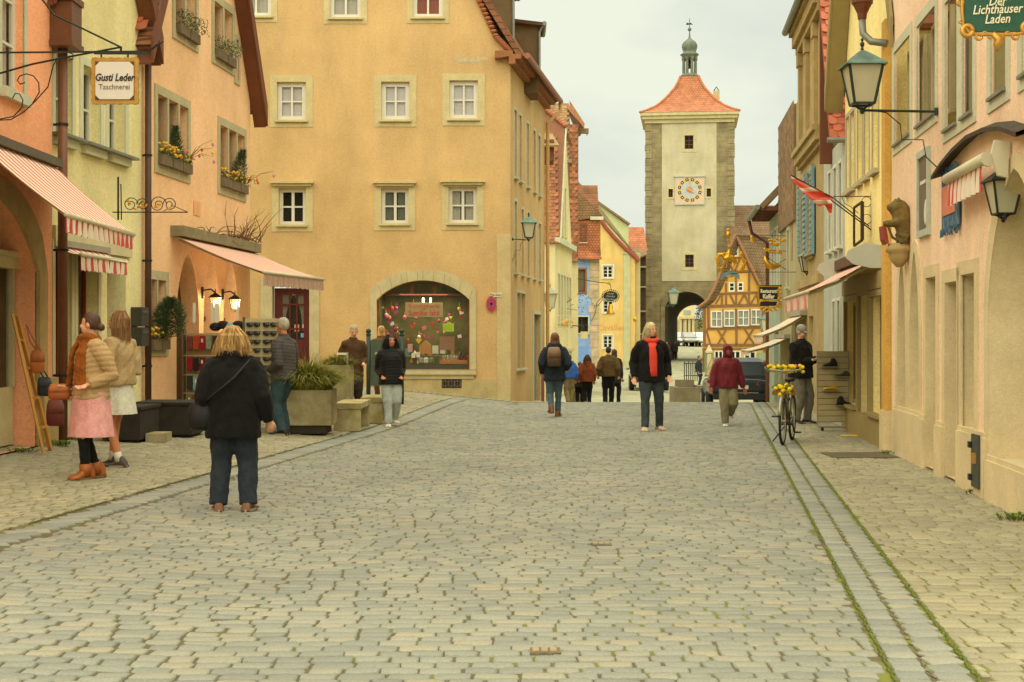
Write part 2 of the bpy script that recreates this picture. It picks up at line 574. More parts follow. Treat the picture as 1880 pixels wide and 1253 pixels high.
R = random.Random(3)
stones = []
y = 5.9
row = 0
while y < 35.0:
    d = R.uniform(0.098, 0.126)
    x0, x1 = GL0(y) + 0.01, GR0(y) - 0.01
    if y > 27.5:
        x0 -= 0
    if row % 2 == 0:
        x = x0 - R.uniform(0, 0.1)
    else:
        x = x0 - R.uniform(0.06, 0.16)
    skew = 0.012 * math.sin(y * 0.35)
    while x < x1:
        w = R.uniform(0.135, 0.225)
        xa, xb = max(x, x0), min(x + w, x1)
        if xb - xa > 0.06:
            xm = (xa + xb) / 2
            yy = y + d / 2 + skew * xm + 0.02 * math.sin(xm * 0.8 + y * 0.2) + R.uniform(-.003, .003)
            stones.append((xm, yy, xb - xa - R.uniform(0.007, 0.018), d - R.uniform(0.003, 0.006), skew + 0.016 * math.cos(xm * 0.8 + y * 0.2) + R.uniform(-.012, .012)))
        x += w
    y += d
    row += 1
pave('cobblestone_surface', street, stones, road_attr, road_obj, 300, 'cobblestone', 0.016)

# right pavement with its gutter
rp_bed = struct(sheet('pavement_right', [lambda y: GR0(y) + 0.0, lambda y: GR1(y), lambda y: GR2(y), lambda y: GR2(y) + 0.6, lambda y: RWALL(y) + 0.35], [2 + 0.7 * i for i in range(48)], jointmat, -0.008))
stones = []
y = 5.9
while y < 34.5:
    d = R.uniform(0.105, 0.135)
    x = GR2(y) + 0.035
    xe = RWALL(y) + 0.02
    off = R.uniform(0, 0.12)
    first = True
    while x < xe:
        w = R.uniform(0.13, 0.21) - (off if first else 0)
        first = False
        if w > 0.05:
            stones.append((x + w / 2, y + d / 2, w - R.uniform(0.008, 0.02), d - 0.006, R.uniform(-.012, .012)))
        x += max(w, 0.02)
    y += d
pave('paver_surface', rp_bed, stones, pave_attr, pave_obj, 220, 'paver', 0.012)
stones = []
for lo, hi, a in ((GR0, GR1, -0.12), (GR1, GR2, 0.14)):
    y = 5.9
    while y < 34.5:
        d = R.uniform(0.12, 0.19)
        xa, xb = lo(y) + 0.018, hi(y) - 0.012
        stones.append(((xa + xb) / 2 + d * 0.07, y + d / 2, xb - xa, d - 0.008, a + R.uniform(-.05, .05)))
        y += d
stones.sort(key=lambda s: s[1])
pave('gutter_surface', rp_bed, stones, gut_attr, gut_obj, 90, 'gutter_stone', 0.012)

# left pavement with its gutter, turning in front of the big yellow house
lp_bed = struct(sheet('pavement_left', [lambda y: LWALL(y) - 1.2 if y < 28 else -9.0, lambda y: LWALL(y) + 0.8, lambda y: (LWALL(y) + GL1(y)) / 2, lambda y: GL1(y) - 0.1, lambda y: GL0(y) + 0.02], [6 + 0.6 * i for i in range(49)], jointmat, -0.008))
stones = []
y = 8.0
while y < 34.9:
    d = R.uniform(0.10, 0.13)
    x = (LWALL(y) - 0.1 if y < 27.3 else -8.0) + R.uniform(-0.1, 0.0)
    xe = GL1(y) - 0.02
    while x < xe - 0.04:
        w = min(R.uniform(0.12, 0.18), xe - x)
        stones.append((x + w / 2, y + d / 2, w - R.uniform(0.006, 0.012), d - 0.006, R.uniform(-.02, .02)))
        x += w
    y += d
pave('paver_surface', lp_bed, stones, pave_attr, pave_obj, 160, 'paver', 0.012)
stones = []
y = 8.0
while y < 34.0:
    d = R.uniform(0.13, 0.2)
    xa, xb = GL1(y) + 0.012, GL0(y) - 0.012
    stones.append(((xa + xb) / 2, y + d / 2, xb - xa, d - 0.01, 0.5 + R.uniform(-.06, .06)))
    y += d * 0.95
stones = [(x, y, w * 0.95, d * 0.82, r) for x, y, w, d, r in stones]
pave('gutter_surface', lp_bed, stones, gut_attr, gut_obj, 40, 'gutter_stone', 0.012)
# pale kerb strip along the foot of the yellow house and across the crest
mb = MB()
for i in range(26):
    x = -2.9 + i * 0.16
    yy = 34.55 - 0.02 * i * 0.3
    mb.box((x, yy - 0.3, gz(x, yy) - 0.05), (x + 0.145, yy + 0.05, gz(x, yy) + 0.02))
kerb = mb.build('kerb', pave_obj)
struct(kerb)

# moss growing along the joints of the gutters
mossm = mat('moss', c(104, 112, 40), 1.0, 0.35, 30.0, 0.6, 90.0)
def moss_line(fx, y0, y1, wmax, seed):
    rg = random.Random(seed)
    mb = MB()
    y = y0
    while y < y1:
        s = 0.5 + 0.5 * noise.noise((y * 0.9, seed, 0)) + 0.35 * noise.noise((y * 4, seed, 2))
        if s > 0.32:
            x = fx(y) + rg.uniform(-0.008, 0.008)
            r = wmax * s * rg.uniform(0.5, 1.0)
            mb.ell((x, y, gz(x, y) - 0.004), (r, rg.uniform(0.02, 0.05), 0.010 + r * 0.15), 6, 3)
        y += 0.03
    return mb
mo = moss_line(GR0, 6.2, 24, 0.013, 1)
o = mo.build('moss', mossm, rp_bed, True); o['kind'] = 'stuff'
mo = moss_line(lambda y: GR2(y) + 0.012, 6.2, 24, 0.019, 5)
o = mo.build('moss', mossm, rp_bed, True); o['kind'] = 'stuff'
mo = moss_line(GL1, 9, 24, 0.012, 9)
o = mo.build('moss', mat('dull_moss', c(96, 96, 44), 1.0, 0.3, 30.0), lp_bed, True); o['kind'] = 'stuff'
# silt lying in the middle of the right gutter
mb = MB(); rg = random.Random(2); y = 6.2
while y < 26:
    x = GR1(y) + rg.uniform(-.012, .012)
    mb.ell((x, y, gz(x, y) - 0.002), (rg.uniform(.003, .010), rg.uniform(.02, .06), .004), 6, 3); y += rg.uniform(.03, .14)
o = mb.build('gutter_silt', mat('gutter_silt', c(128, 118, 92), 1.0, 0.3, 40.0), rp_bed, True); o['kind'] = 'stuff'
# small utility covers set into the cobbles
covm = mat('cast_iron_cover', c(120, 108, 80), 0.6, 0.25, 30.0, 0.5, 60.0, metal=0.3)
for u, v, w, lab in ((1001, 1198, 0.15, 'small rectangular iron valve cover in the cobbles nearest the camera'), (1104, 1001, 0.15, 'small rectangular iron valve cover farther up the cobbled street')):
    Y = FPX * CAMZ / (v - HV); X = (u - U0) * Y / FPX
    t = thing('valve_cover', lab, 'valve cover', (X, Y, 0), 'iron valve covers in the street')
    MB().box((X - w / 2, Y - .06, -.03), (X + w / 2, Y + .06, 0.012)).build('frame', covm, t)
    mb = MB()
    for k in range(3):
        mb.box((X - w / 2 + .012 + k * .043, Y - .045, .0125), (X - w / 2 + .045 + k * .043, Y + .045, .018))
    mb.build('lid', mat('cover_lid', c(150, 132, 96), 0.6, 0.2, 30.0), t)
# steel drain grate in the right pavement
X, Y = 5.0 - 0.42, 18.6
t = thing('drain_grate', 'flat steel foot grate let into the right pavement before the shoe shop', 'grate', (X, Y, 0))
MB().box((X - .46, Y - .42, -.03), (X + .42, Y + .42, .004)).build('frame', mat('grate_pit', c(92, 86, 66), 0.9, 0.2, 8.0), t)
mb = MB()
for k in range(22):
    yy = Y - .39 + k * .036
    mb.box((X - .44, yy, .0045), (X + .40, yy + .016, .014))
mb.build('bar_panel', mat('galvanised_bar', c(128, 120, 92), 0.5, 0.2, 20.0, metal=0.4), t)
# weeds at the foot of the walls
def weed(X, Y, n, h, lab, seed):
    rg = random.Random(seed); mb = MB()
    for i in range(n):
        a = rg.uniform(0, 6.28); r = rg.uniform(0, .12)
        p = Vector((X + math.cos(a) * r * 1.6, Y + math.sin(a) * r, gz(X, Y)))
        d = Vector((math.cos(a), math.sin(a), 0)) * rg.uniform(.03, .09)
        s = Vector((-d.y, d.x, 0)).normalized() * 0.010
        q = p + d * .6 + Vector((0, 0, h * rg.uniform(.5, 1))); e = p + d * 1.5 + Vector((0, 0, h * rg.uniform(.3, .8)))
        mb.add([p - s * .4, p + s * .4, q + s, q - s, e], [(0, 1, 2, 3), (3, 2, 4)])
    o = mb.build('weed', mat('weed_green', c(104, 118, 40), 0.9, 0.3, 20.0))
    tag(o, lab, 'weed', 'weeds at the wall foot')
weed(4.28, 12.05, 60, .07, 'low green weed at the foot of the big pointed arch', 1)
weed(4.62, 14.1, 40, .05, 'sparse weed under the small iron hatch of the pink house', 2)
weed(5.02, 18.9, 40, .05, 'weed at the foot of the yellow corner strip', 3)
weed(-5.62, 17.5, 70, .08, 'green weed between leather bag stand and downpipe', 4)
weed(-5.75, 16.6, 50, .05, 'thin weed at the foot of the wooden bag stand', 5)
weed(-5.72, 18.6, 60, .05, 'creeping weed below the shop window of the cream house', 6)
# ---------------------------------------------------------------- facade tools
class Frame:
    """plane of a facade: point(s, off, z); s runs along the wall, off towards the street"""
    def __init__(s, p0, d, flip=1):
        s.p0 = Vector((p0[0], p0[1], 0)); s.d = Vector((d[0], d[1], 0))
        n = Vector((s.d.y, -s.d.x, 0)).normalized() * flip
        s.n = n
    def __call__(s, t, off, z):
        p = s.p0 + s.d * t + s.n * off
        return Vector((p.x, p.y, z))
    def s_of(s, u):
        k = (u - U0)
        return (k * s.p0.y - FPX * s.p0.x) / (FPX * s.d.x - k * s.d.y)
    def z_of(s, u, v):
        Y = (s.p0 + s.d * s.s_of(u)).y
        return CAMZ + (HV - v) * Y / FPX
FLm = Frame((-5.93 - 0.0969 * 18.2, 0), (0.0969, 1))          # s = Y
FOr = Frame((-5.83, 0), (0, 1))
FRt = Frame((5.17 - 0.1058 * 19.26, 0), (0.1058, 1), -1)
FYe = Frame((0, 35.0), (1, 0))                                # s = X
FYs = Frame((-0.04 - 0.1515 * 35, 0), (0.1515, 1))

def rect(s0, s1, z0, z1):
    return [(s0, z0), (s1, z0), (s1, z1), (s0, z1)]
def parch(s0, s1, z0, zs, zt, n=7):      # pointed arch
    m = (s0 + s1) / 2
    L_ = [(s0 + (m - s0) * (i / n) ** 1.7, zs + (zt - zs) * (1 - (1 - i / n) ** 1.35)) for i in range(n + 1)]
    return [(s0, z0), (s1, z0)] + [(2 * m - a, b) for a, b in L_] + L_[::-1][1:]
def sarch(s0, s1, z0, zs, zt, n=14):     # segmental / round arch
    m, a = (s0 + s1) / 2, (s1 - s0) / 2
    P = [(s0, z0), (s1, z0)]
    h = zt - zs
    Rr = (a * a + h * h) / (2 * h)
    for i in range(n + 1):
        x = a - 2 * a * i / n
        P.append((m + x, zs + math.sqrt(max(0, Rr * Rr - x * x)) - (Rr - h)))
    return P
def grow(poly, k):
    xs = [p[0] for p in poly]; zs = [p[1] for p in poly]
    cx, cz = (min(xs) + max(xs)) / 2, (min(zs) + max(zs)) / 2
    w, h = (max(xs) - min(xs)) / 2, (max(zs) - min(zs)) / 2
    return [(cx + (x - cx) * (w + k) / w, cz + (z - cz) * (h + k) / h) for x, z in poly]

def wall(name, F, outline, holes, m, parent, depth=0.3, off=0.0, edge=True):
    loops = [[Vector((a, b, 0)) for a, b in outline]] + [[Vector((a, b, 0)) for a, b in h] for h in holes]
    tri = tessellate_polygon(loops)
    flat = [p for l in loops for p in l]
    mb = MB()
    mb.add([F(p.x, off, p.y) for p in flat], [tuple(t) for t in tri])
    for i, l in enumerate(loops):
        if i == 0 and not edge:
            continue
        n = len(l)
        V = [F(p.x, off, p.y) for p in l] + [F(p.x, off - depth, p.y) for p in l]
        mb.add(V, [(k, (k + 1) % n, n + (k + 1) % n, n + k) for k in range(n)])
    return mb.build(name, m, parent, fix=False)

def ringpiece(name, F, inner, outer, m, parent, off, th):
    """flat frame between two matching polygons, standing proud of the wall"""
    n = len(inner)
    V = [F(a, off + th, b) for a, b in inner] + [F(a, off + th, b) for a, b in outer] + [F(a, off - 0.01, b) for a, b in outer] + [F(a, off - 0.01, b) for a, b in inner]
    Fc = []
    for k in range(n):
        j = (k + 1) % n
        Fc += [(k, j, n + j, n + k), (n + k, n + j, 2 * n + j, 2 * n + k), (k, 3 * n + k, 3 * n + j, j)]
    return mesh_obj(name, V, Fc, m, parent)

def fbox(mb, F, s0, s1, o0, o1, z0, z1):
    P = [F(s0, o0, z0), F(s1, o0, z0), F(s1, o1, z0), F(s0, o1, z0), F(s0, o0, z1), F(s1, o0, z1), F(s1, o1, z1), F(s0, o1, z1)]
    return mb.add(P, [(0, 3, 2, 1), (4, 5, 6, 7), (0, 1, 5, 4), (1, 2, 6, 5), (2, 3, 7, 6), (3, 0, 4, 7)])

def window(parent, F, s0, s1, z0, z1, nx=2, ny=2, rec=0.14, fm=None, fw=0.06, mw=0.03, sur=0.0, surm=None, sill=True, behind=None, gm=None, surth=0.02, posts=0, mid=0.05, silth=0.05, room=None):
    """casement window: frame mesh with panes, sill, surround and the room behind as its pieces"""
    fm = fm or white_paint
    w = MB()
    a, b_ = -rec, -rec - 0.05
    fbox(w, F, s0, s0 + fw, b_, a, z0, z1); fbox(w, F, s1 - fw, s1, b_, a, z0, z1)
    fbox(w, F, s0 + fw, s1 - fw, b_, a, z0, z0 + fw); fbox(w, F, s0 + fw, s1 - fw, b_, a, z1 - fw, z1)
    S = [s0 + fw + (s1 - s0 - 2 * fw) * i / nx for i in range(nx + 1)]
    Z = [z0 + fw + (z1 - z0 - 2 * fw) * i / ny for i in range(ny + 1)]
    for i in range(1, nx):
        h = (mid if i * 2 == nx else mw) / 2
        fbox(w, F, S[i] - h, S[i] + h, b_ + .004, a - .004, z0 + fw, z1 - fw)
    for i in range(1, ny):
        fbox(w, F, s0 + fw, s1 - fw, b_ + .007, a - .007, Z[i] - mw / 2, Z[i] + mw / 2)
    o = w.build('window', fm, parent)
    for i in range(nx):
        for j in range(ny):
            p = MB()
            p.add([F(S[i], -rec - .025, Z[j]), F(S[i + 1], -rec - .025, Z[j]), F(S[i + 1], -rec - .025, Z[j + 1]), F(S[i], -rec - .025, Z[j + 1])], [(0, 1, 2, 3)])
            p.build('pane', gm or glass, o)
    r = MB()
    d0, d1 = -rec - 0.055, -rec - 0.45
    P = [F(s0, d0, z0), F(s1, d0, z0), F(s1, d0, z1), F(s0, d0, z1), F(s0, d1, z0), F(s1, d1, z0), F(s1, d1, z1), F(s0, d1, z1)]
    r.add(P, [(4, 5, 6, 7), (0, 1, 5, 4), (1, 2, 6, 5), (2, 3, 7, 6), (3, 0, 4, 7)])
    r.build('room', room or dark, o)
    if behind:
        kind, cm = behind
        k = MB()
        if kind == 'blind':
            n = 12
            for i in range(n):
                za = z0 + fw + (z1 - z0 - 2 * fw) * i / n
                fbox(k, F, s0 + fw, s1 - fw, -rec - .075, -rec - .065, za, za + (z1 - z0) / n * 0.80)
        else:
            n = 14
            for side in ((0, 1),) if kind == 'full' else ((0, .38), (.62, 1)):
                pts = []
                for i in range(n + 1):
                    t = side[0] + (side[1] - side[0]) * i / n
                    pts.append((s0 + fw + (s1 - s0 - 2 * fw) * t, -rec - .075 + .012 * math.sin(i * 2.1)))
                V = [F(p, q, z0 + fw) for p, q in pts] + [F(p, q, z1 - fw) for p, q in pts]
                k.add(V, [(i, i + 1, n + 2 + i, n + 1 + i) for i in range(n)])
        k.build('blind' if kind == 'blind' else 'curtain', cm, o, smooth=kind != 'blind')
    if sur:
        ringpiece('window_surround', F, rect(s0, s1, z0, z1), rect(s0 - sur, s1 + sur, z0 - sur, z1 + sur), surm or greystone, o, 0.004, surth)
    if sill:
        fbox(MB(), F, s0 - .05, s1 + .05, -.06, 0.07 + surth, z0 - silth, z0 - .002).build('sill', surm or greystone, o)
    return o

def slab(name, pts, th, m, parent, dirn=None):
    """roof slab: quad or polygon of 3D points with thickness th along its normal"""
    P = [Vector(p) for p in pts]
    n = (P[1] - P[0]).cross(P[2] - P[0]).normalized()
    if n.z < 0:
        n = -n
    k = len(P)
    V = P + [p - n * th for p in P]
    Fc = [tuple(range(k)), tuple(range(k, 2 * k))[::-1]] + [(i, (i + 1) % k, k + (i + 1) % k, k + i) for i in range(k)]
    return mesh_obj(name, V, Fc, m, parent)

def tiles(parent, o, along, up, nx, ny, tw, th, single=True, m=None):
    """plain clay tiles with rounded ends; o lower corner, along/up unit vectors in the roof plane"""
    o, along, up = Vector(o), Vector(along).normalized(), Vector(up).normalized()
    nrm = along.cross(up).normalized()
    if nrm.z < 0:
        nrm = -nrm
    ax = up.cross(nrm)
    w = tw * 0.485
    L_ = th * 1.35
    prof = [(-w, L_), (w, L_), (w, th * .18), (w * .6, th * .03), (0, -th * .04), (-w * .6, th * .03), (-w, th * .18)]
    k = len(prof)
    def P(h):
        return [(x, y, h - (y / L_) * 0.022) for x, y in prof]
    V = P(0.030) + P(0.014)
    Fc = [tuple(range(k)), tuple(range(k, 2 * k))[::-1]] + [(i, (i + 1) % k, k + (i + 1) % k, k + i) for i in range(k)]
    M = Matrix((ax, up, nrm)).transposed().to_4x4()
    if single:
        me = bpy.data.meshes.new('tile')
        me.from_pydata(V, [], Fc)
        me.materials.append(m or tile_red)
        for j in range(ny):
            for i in range(nx - (j % 2)):
                p = o + along * ((i + 0.5 + 0.5 * (j % 2)) * tw) + up * (j * th)
                ob = link('tile', me, p, parent)
                ob.rotation_euler = (M @ Matrix.Rotation(random.uniform(-.02, .02), 4, 'Z')).to_euler()
    else:
        mb = MB()
        for j in range(ny):
            for i in range(nx - (j % 2)):
                p = o + along * ((i + 0.5 + 0.5 * (j % 2)) * tw) + up * (j * th)
                mb.mi = random.choice((0, 0, 1, 1, 2))
                mb.add([p + (M @ Vector(q)) for q in V], Fc)
        ob = mb.build('roof_tiles', m, parent)
        ob['kind'] = 'stuff'

def gable_house(root, F, s0, s1, zb, ze, zp, m, holes, roofm, depth=8.0, over=0.35, verge=None, sp=None, rake_mid=None, boards=True, thick=0.12, side=True, over_near=None):
    """house with its gable to the street: facade polygon, two roof slopes with barge boards, side walls"""
    sp = sp if sp is not None else (s0 + s1) / 2
    out = [(s0, zb), (s1, zb), (s1, ze), (sp, zp), (s0, ze)]
    w = wall('wall', F, out, holes, m, root)
    if side:
        for s in (s0, s1):
            mb = MB(); e = 0.003 if s == s0 else -0.003
            mb.add([F(s + e, -.3, zb), F(s + e, -depth, zb), F(s + e, -depth, ze), F(s + e, -.3, ze)], [(0, 1, 2, 3)])
            mb.build('side_wall', m, root)
    for s in (s0, s1):
        vt = thick * math.hypot(1, (zp - ze) / abs(sp - s)) + .03
        d = -0.25 if s == s0 else 0.25
        over_, over = over, (over_near if (s == s0 and over_near is not None) else over)
        zl = ze - 0.25 * (zp - ze) / abs(sp - s)
        r = slab('roof', [F(s + d, over, zl), F(s + d, -depth, zl), F(sp, -depth, zp + .02), F(sp, over, zp + .02)], thick, roofm, root)
        if boards:
            mb = MB()
            a, b_ = F(s + d, over + .002, zl - vt - .02), F(sp, over + .002, zp - vt - .02)
            mb.obox(a, b_ - a, Vector((0, 0, vt + .14)), F.n * 0.04)
            mb.obox(F(s + d, 0.01, zl - vt - .04), F(sp, 0.01, zp - vt - .04) - F(s + d, 0.01, zl - vt - .04), Vector((0, 0, .04)), F.n * (over - .01))
            mb.build('barge_board', verge or brownwood, r)
        over = over_
    return w

# ---------------------------------------------------------------- tower with its gate arch
YT = 120.0
def tp(u, v, dy=0.0):
    return px(u, v, YT + 0.0) + Vector((0, dy, 0))
FTw = Frame((0, YT), (1, 0))
tX = lambda u: (u - U0) * YT / FPX
tZ = lambda v: CAMZ + (HV - v) * YT / FPX
tower_stone = brickmat('tower_stone', c(146, 132, 94), c(136, 123, 88), c(122, 112, 80), 0.9, 0.42, 0.95, mortar=0.02, bump=0.35, xyz=(0, 2, 1))
tower_side = brickmat('tower_side_stone', c(146, 132, 94), c(136, 123, 88), c(122, 112, 80), 0.9, 0.42, 0.95, mortar=0.02, bump=0.35, xyz=(1, 2, 0))
tower_plaster = plaster('tower_plaster', c(194, 184, 148), 0.12)
tw = thing('gate_tower', 'tall square gate tower with cream plaster front, clock and red pyramid roof', 'tower', (tX(1266), YT + 3.6, -0.45))
za = tZ(222)
arch = sarch(tX(1221), tX(1300), -0.9, tZ(590), tZ(536), 18)
pan = rect(tX(1215.5), tX(1315), tZ(516.5), tZ(225))
WT = [(1257, 249, 1273, 274), (1227.5, 347, 1235.5, 362), (1297, 347, 1305, 362), (1258, 468, 1273.5, 491)]
wh = [rect(tX(a), tX(c_), tZ(d), tZ(b_)) for a, b_, c_, d in WT]
wall('wall', FTw, [(tX(1186), -1.0), (tX(1221.2), -1.0)] + [(arch[0][0], -0.9)] + arch[2:][::-1] + [(arch[1][0], -0.9), (tX(1300.2), -1.0), (tX(1346), -1.0), (tX(1345), za), (tX(1187), za)], [pan], tower_stone, tw, 0.06)
wall('plaster_panel', FTw, pan, wh, tower_plaster, tw, 0.5, off=0.03)
for (a, b_, c_, d) in WT:
    window(tw, FTw, tX(a), tX(c_), tZ(d), tZ(b_), 2, 3 if c_ - a > 12 else 1, 0.2, brownwood, 0.07, 0.05, sur=0.26 if c_ - a > 12 else 0.16, surm=sandstone, sill=False, surth=0.06)
depth_t = 7.2
mb = MB()
for x in (tX(1186.5), tX(1345.5)):
    mb.add([(x, YT + .05, -1), (x, YT + depth_t, -1), (x, YT + depth_t, za), (x, YT + .05, za)], [(0, 1, 2, 3)])
mb.build('side_wall', tower_side, tw)
# rusticated corner stones
mb = MB(); rg = random.Random(4)
z = -0.5
while z < za - .5:
    h = rg.uniform(.45, .7)
    for u, sg in ((1186.5, -1), (1345.5, 1)):
        e = rg.uniform(.05, .12)
        x = tX(u)
        MB().box((min(x, x + sg * e) - (0.5 if sg > 0 else 0), YT - rg.uniform(.03, .07), z), (max(x, x + sg * e) + (0.5 if sg < 0 else 0), YT + 1.0, z + h - .04)).build('corner_stone', tower_stone, tw)
    z += h
# vaulted passage leading back and slightly right to a lower far arch
far = sarch(tX(1221) + 1.0, tX(1300) + 0.45, -0.6, 2.3, 4.45, 18)
n = len(arch)
V = [FTw(a, -0.05, b_) for a, b_ in arch] + [FTw(a, -depth_t, b_) for a, b_ in far]
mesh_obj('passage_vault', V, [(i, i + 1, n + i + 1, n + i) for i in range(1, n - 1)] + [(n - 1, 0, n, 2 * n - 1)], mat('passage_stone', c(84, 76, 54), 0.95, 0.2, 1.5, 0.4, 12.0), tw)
wall('back_wall', Frame((0, YT + depth_t), (1, 0)), [(tX(1186), -1.0), (far[0][0] - .01, -1.0), (far[0][0], -.6)] + far[2:][::-1] + [(far[1][0], -.6), (far[1][0] + .01, -1.0), (tX(1346), -1.0), (tX(1345), za), (tX(1187), za)], [], tower_stone, tw, 0.3)
ringpiece('arch_stones', FTw, arch[1:] + [arch[0]], [(a + (.35 if a > tX(1260) else -.35) * (1 if b_ > 1 else 1), b_ + (.35 if b_ > tZ(589) else 0)) for a, b_ in arch[1:] + [arch[0]]], tower_stone, tw, 0.02, 0.05)
# cornice and roof
cx, cy = tX(1266), YT + depth_t / 2
mb = MB()
for hw, z0, z1 in ((3.78, tZ(226), tZ(219)), (4.0, tZ(219), tZ(213)), (4.15, tZ(213), tZ(207.5))):
    mb.box((cx - hw, cy - hw, z0), (cx + hw, cy + hw, z1 - .004))
mb.build('cornice', sandstone, tw)
tower_tile = brickmat('tower_roof_tile', c(188, 120, 78), c(172, 106, 70), c(134, 90, 60), 0.22, 0.2, 0.85, mortar=0.02, bump=0.35, xyz=(0, 2, 1))
pr = [(4.18, 207.4), (3.55, 201), (2.86, 192), (2.3, 181), (1.80, 168.5), (1.27, 153), (0.98, 141), (0.78, 129.5)]
rf = MB().loft([[Vector((cx + sx * h, cy + sy * h, tZ(v))) for sx, sy in ((-1, -1), (1, -1), (1, 1), (-1, 1))] for h, v in pr]).build('roof', tower_tile, tw)
mb = MB()
for sx, sy in ((-1, -1), (1, -1)):
    mb.tube([(cx + sx * h, cy + sy * h, tZ(v) + .03) for h, v in pr], .11, 6)
mb.build('hip_ridge', mat('hip_tile', c(176, 110, 70), 0.9, 0.2, 3.0), rf)
MB().box((tX(1310), cy - .5, tZ(190)), (tX(1322), cy + .1, tZ(156))).build('chimney', sandstone, rf)
mb = MB(); mb.tube([(tX(1311), cy - .2, tZ(156)), (tX(1316), cy - .2, tZ(148)), (tX(1321), cy - .2, tZ(156))], .05, 6); mb.build('chimney_cap', iron, rf)
lead = mat('verdigris_lead', c(112, 116, 92), 0.55, 0.2, 4.0, col2=c(92, 100, 84))
q = YT / FPX
lt = MB()
lt.lathe([(18 * q, tZ(130)), (18.5 * q, tZ(126)), (16 * q, tZ(124)), (14.5 * q, tZ(121.8))], (cx, cy, 0), 8, math.pi / 8)
lt = lt.build('lantern_base', lead, tw)
for k in range(8):
    a = math.pi / 8 + k * math.pi / 4
    mb = MB(); mb.lathe([(.13, tZ(122)), (.12, tZ(97)), (.17, tZ(95)), (.17, tZ(90))], (cx + 12 * q * math.cos(a), cy + 12 * q * math.sin(a), 0), 6)
    mb.build('lantern_column', lead, tw)
MB().lathe([(.06, tZ(95)), (.10, tZ(98)), (.14, tZ(101)), (.2, tZ(107)), (.3, tZ(111)), (.05, tZ(111))], (cx, cy, 0), 12).build('bell', iron, tw)
on = [(13.5, 94), (14, 89), (17.5, 86.5), (17.5, 85), (13, 82.5), (12.2, 80), (13.5, 76), (14.8, 71), (14.2, 66), (11.5, 61.5), (7, 58), (3.6, 55.5), (1.9, 52), (1.2, 46), (1.0, 42)]
MB().lathe([(r * q, tZ(v)) for r, v in on], (cx, cy, 0), 16).build('onion_dome', lead, tw, True)
mb = MB(); mb.ell((cx, cy, tZ(37.5)), (3.7 * q, 3.7 * q, 3.7 * q), 12, 8); mb.tube([(cx, cy, tZ(42)), (cx, cy, tZ(17))], .035, 6)
mb.build('finial_ball', lead, tw, True)
x0 = cx
mb = MB(); mb.prism([(x0 - .3, cy, tZ(29)), (x0 - .25, cy, tZ(24)), (x0 - .12, cy, tZ(26)), (x0 + .05, cy, tZ(24.5)), (x0 + .3, cy, tZ(28.5)), (x0, cy, tZ(28.5))], (0, .04, 0)); mb.build('weather_vane', iron, tw)
# clock
ck = MB(); fbox(ck, FTw, tX(1239.5), tX(1293), .035, .16, tZ(376.5), tZ(323)); fbox(ck, FTw, tX(1238), tX(1294), .035, .26, tZ(325.5), tZ(322))
ck = ck.build('clock', mat('clock_frame', c(186, 184, 162), 0.7, 0.08, 4.0), tw)
kc, kz, kr = tX(1266.3), tZ(349.6), 22 * q
def disc(mb, r, off, n=40, r0=0.0):
    V = [FTw(kc + r * math.cos(2 * math.pi * i / n), off, kz + r * math.sin(2 * math.pi * i / n)) for i in range(n)]
    if r0:
        V += [FTw(kc + r0 * math.cos(2 * math.pi * i / n), off, kz + r0 * math.sin(2 * math.pi * i / n)) for i in range(n)]
        mb.add(V, [(i, (i + 1) % n, n + (i + 1) % n, n + i) for i in range(n)])
    else:
        mb.add(V, [tuple(range(n))])
    return mb
m_pink = mat('clock_pink', c(208, 178, 150), 0.7, 0.1, 6.0)
fbox(MB(), FTw, tX(1242.3), tX(1290.3), .161, .168, tZ(373.5), tZ(327)).build('face_ground', m_pink, ck)
disc(MB(), kr, .172, 48, kr * .74).build('hour_ring', mat('clock_ochre', c(206, 166, 72), 0.6, 0.1, 6.0), ck)
disc(MB(), kr * .745, .175).build('dial', mat('clock_blue', c(178, 182, 172), 0.7, 0.12, 6.0), ck)
mb = MB()
for k in range(24):
    a = math.pi * 2 * k / 24; r = .30 if k % 2 else .50
    r *= kr
    mb.add([FTw(kc + r * math.cos(a), .178, kz + r * math.sin(a)), FTw(kc + kr * .2 * math.cos(a + .13), .178, kz + kr * .2 * math.sin(a + .13)), FTw(kc, .178, kz), FTw(kc + kr * .2 * math.cos(a - .13), .178, kz + kr * .2 * math.sin(a - .13))], [(0, 1, 2, 3)])
disc(mb, kr * .2, .1782)
mb.build('sun_rays', mat('clock_sun', c(190, 128, 108), 0.6, 0.1, 6.0), ck)
for k in range(12):
    a = math.pi / 12 + math.pi * 2 * k / 12
    mb = MB(); s = kr * .105
    p = (kc + kr * .87 * math.cos(a), kz + kr * .87 * math.sin(a))
    R2 = Matrix.Rotation(a, 2)
    ring = lambda r, o, sd=4: [FTw(p[0] + (R2 @ Vector((dx, dz)) * r).x, o, p[1] + (R2 @ Vector((dx, dz)) * r).y) for dx, dz in ((-1, -1), (1, -1), (1, 1), (-1, 1))]
    mb.add(ring(s * 1.15, .18), [(0, 1, 2, 3)]); mb.mi = 1; mb.add(ring(s * .42, .184), [(0, 1, 2, 3)])
    mb.build('numeral_plate', [mat('numeral_black', c(58, 52, 34), 0.6), mat('numeral_cream', c(212, 200, 160), 0.6)], ck)
mb = MB(); mb.bar(FTw(kc, .2, kz - .12), FTw(kc, .2, kz + kr * .9), .07, .03, (0, 1, 0)); mb.bar(FTw(kc + .32, .22, kz - .22), FTw(kc - .28, .22, kz + .17), .09, .03, (0, 1, 0))
mb.build('clock_hand', gold, ck)
ta = -math.atan2(cx, YT)          # the tower faces up the street, towards the viewer
tw.rotation_euler = (0, 0, ta)
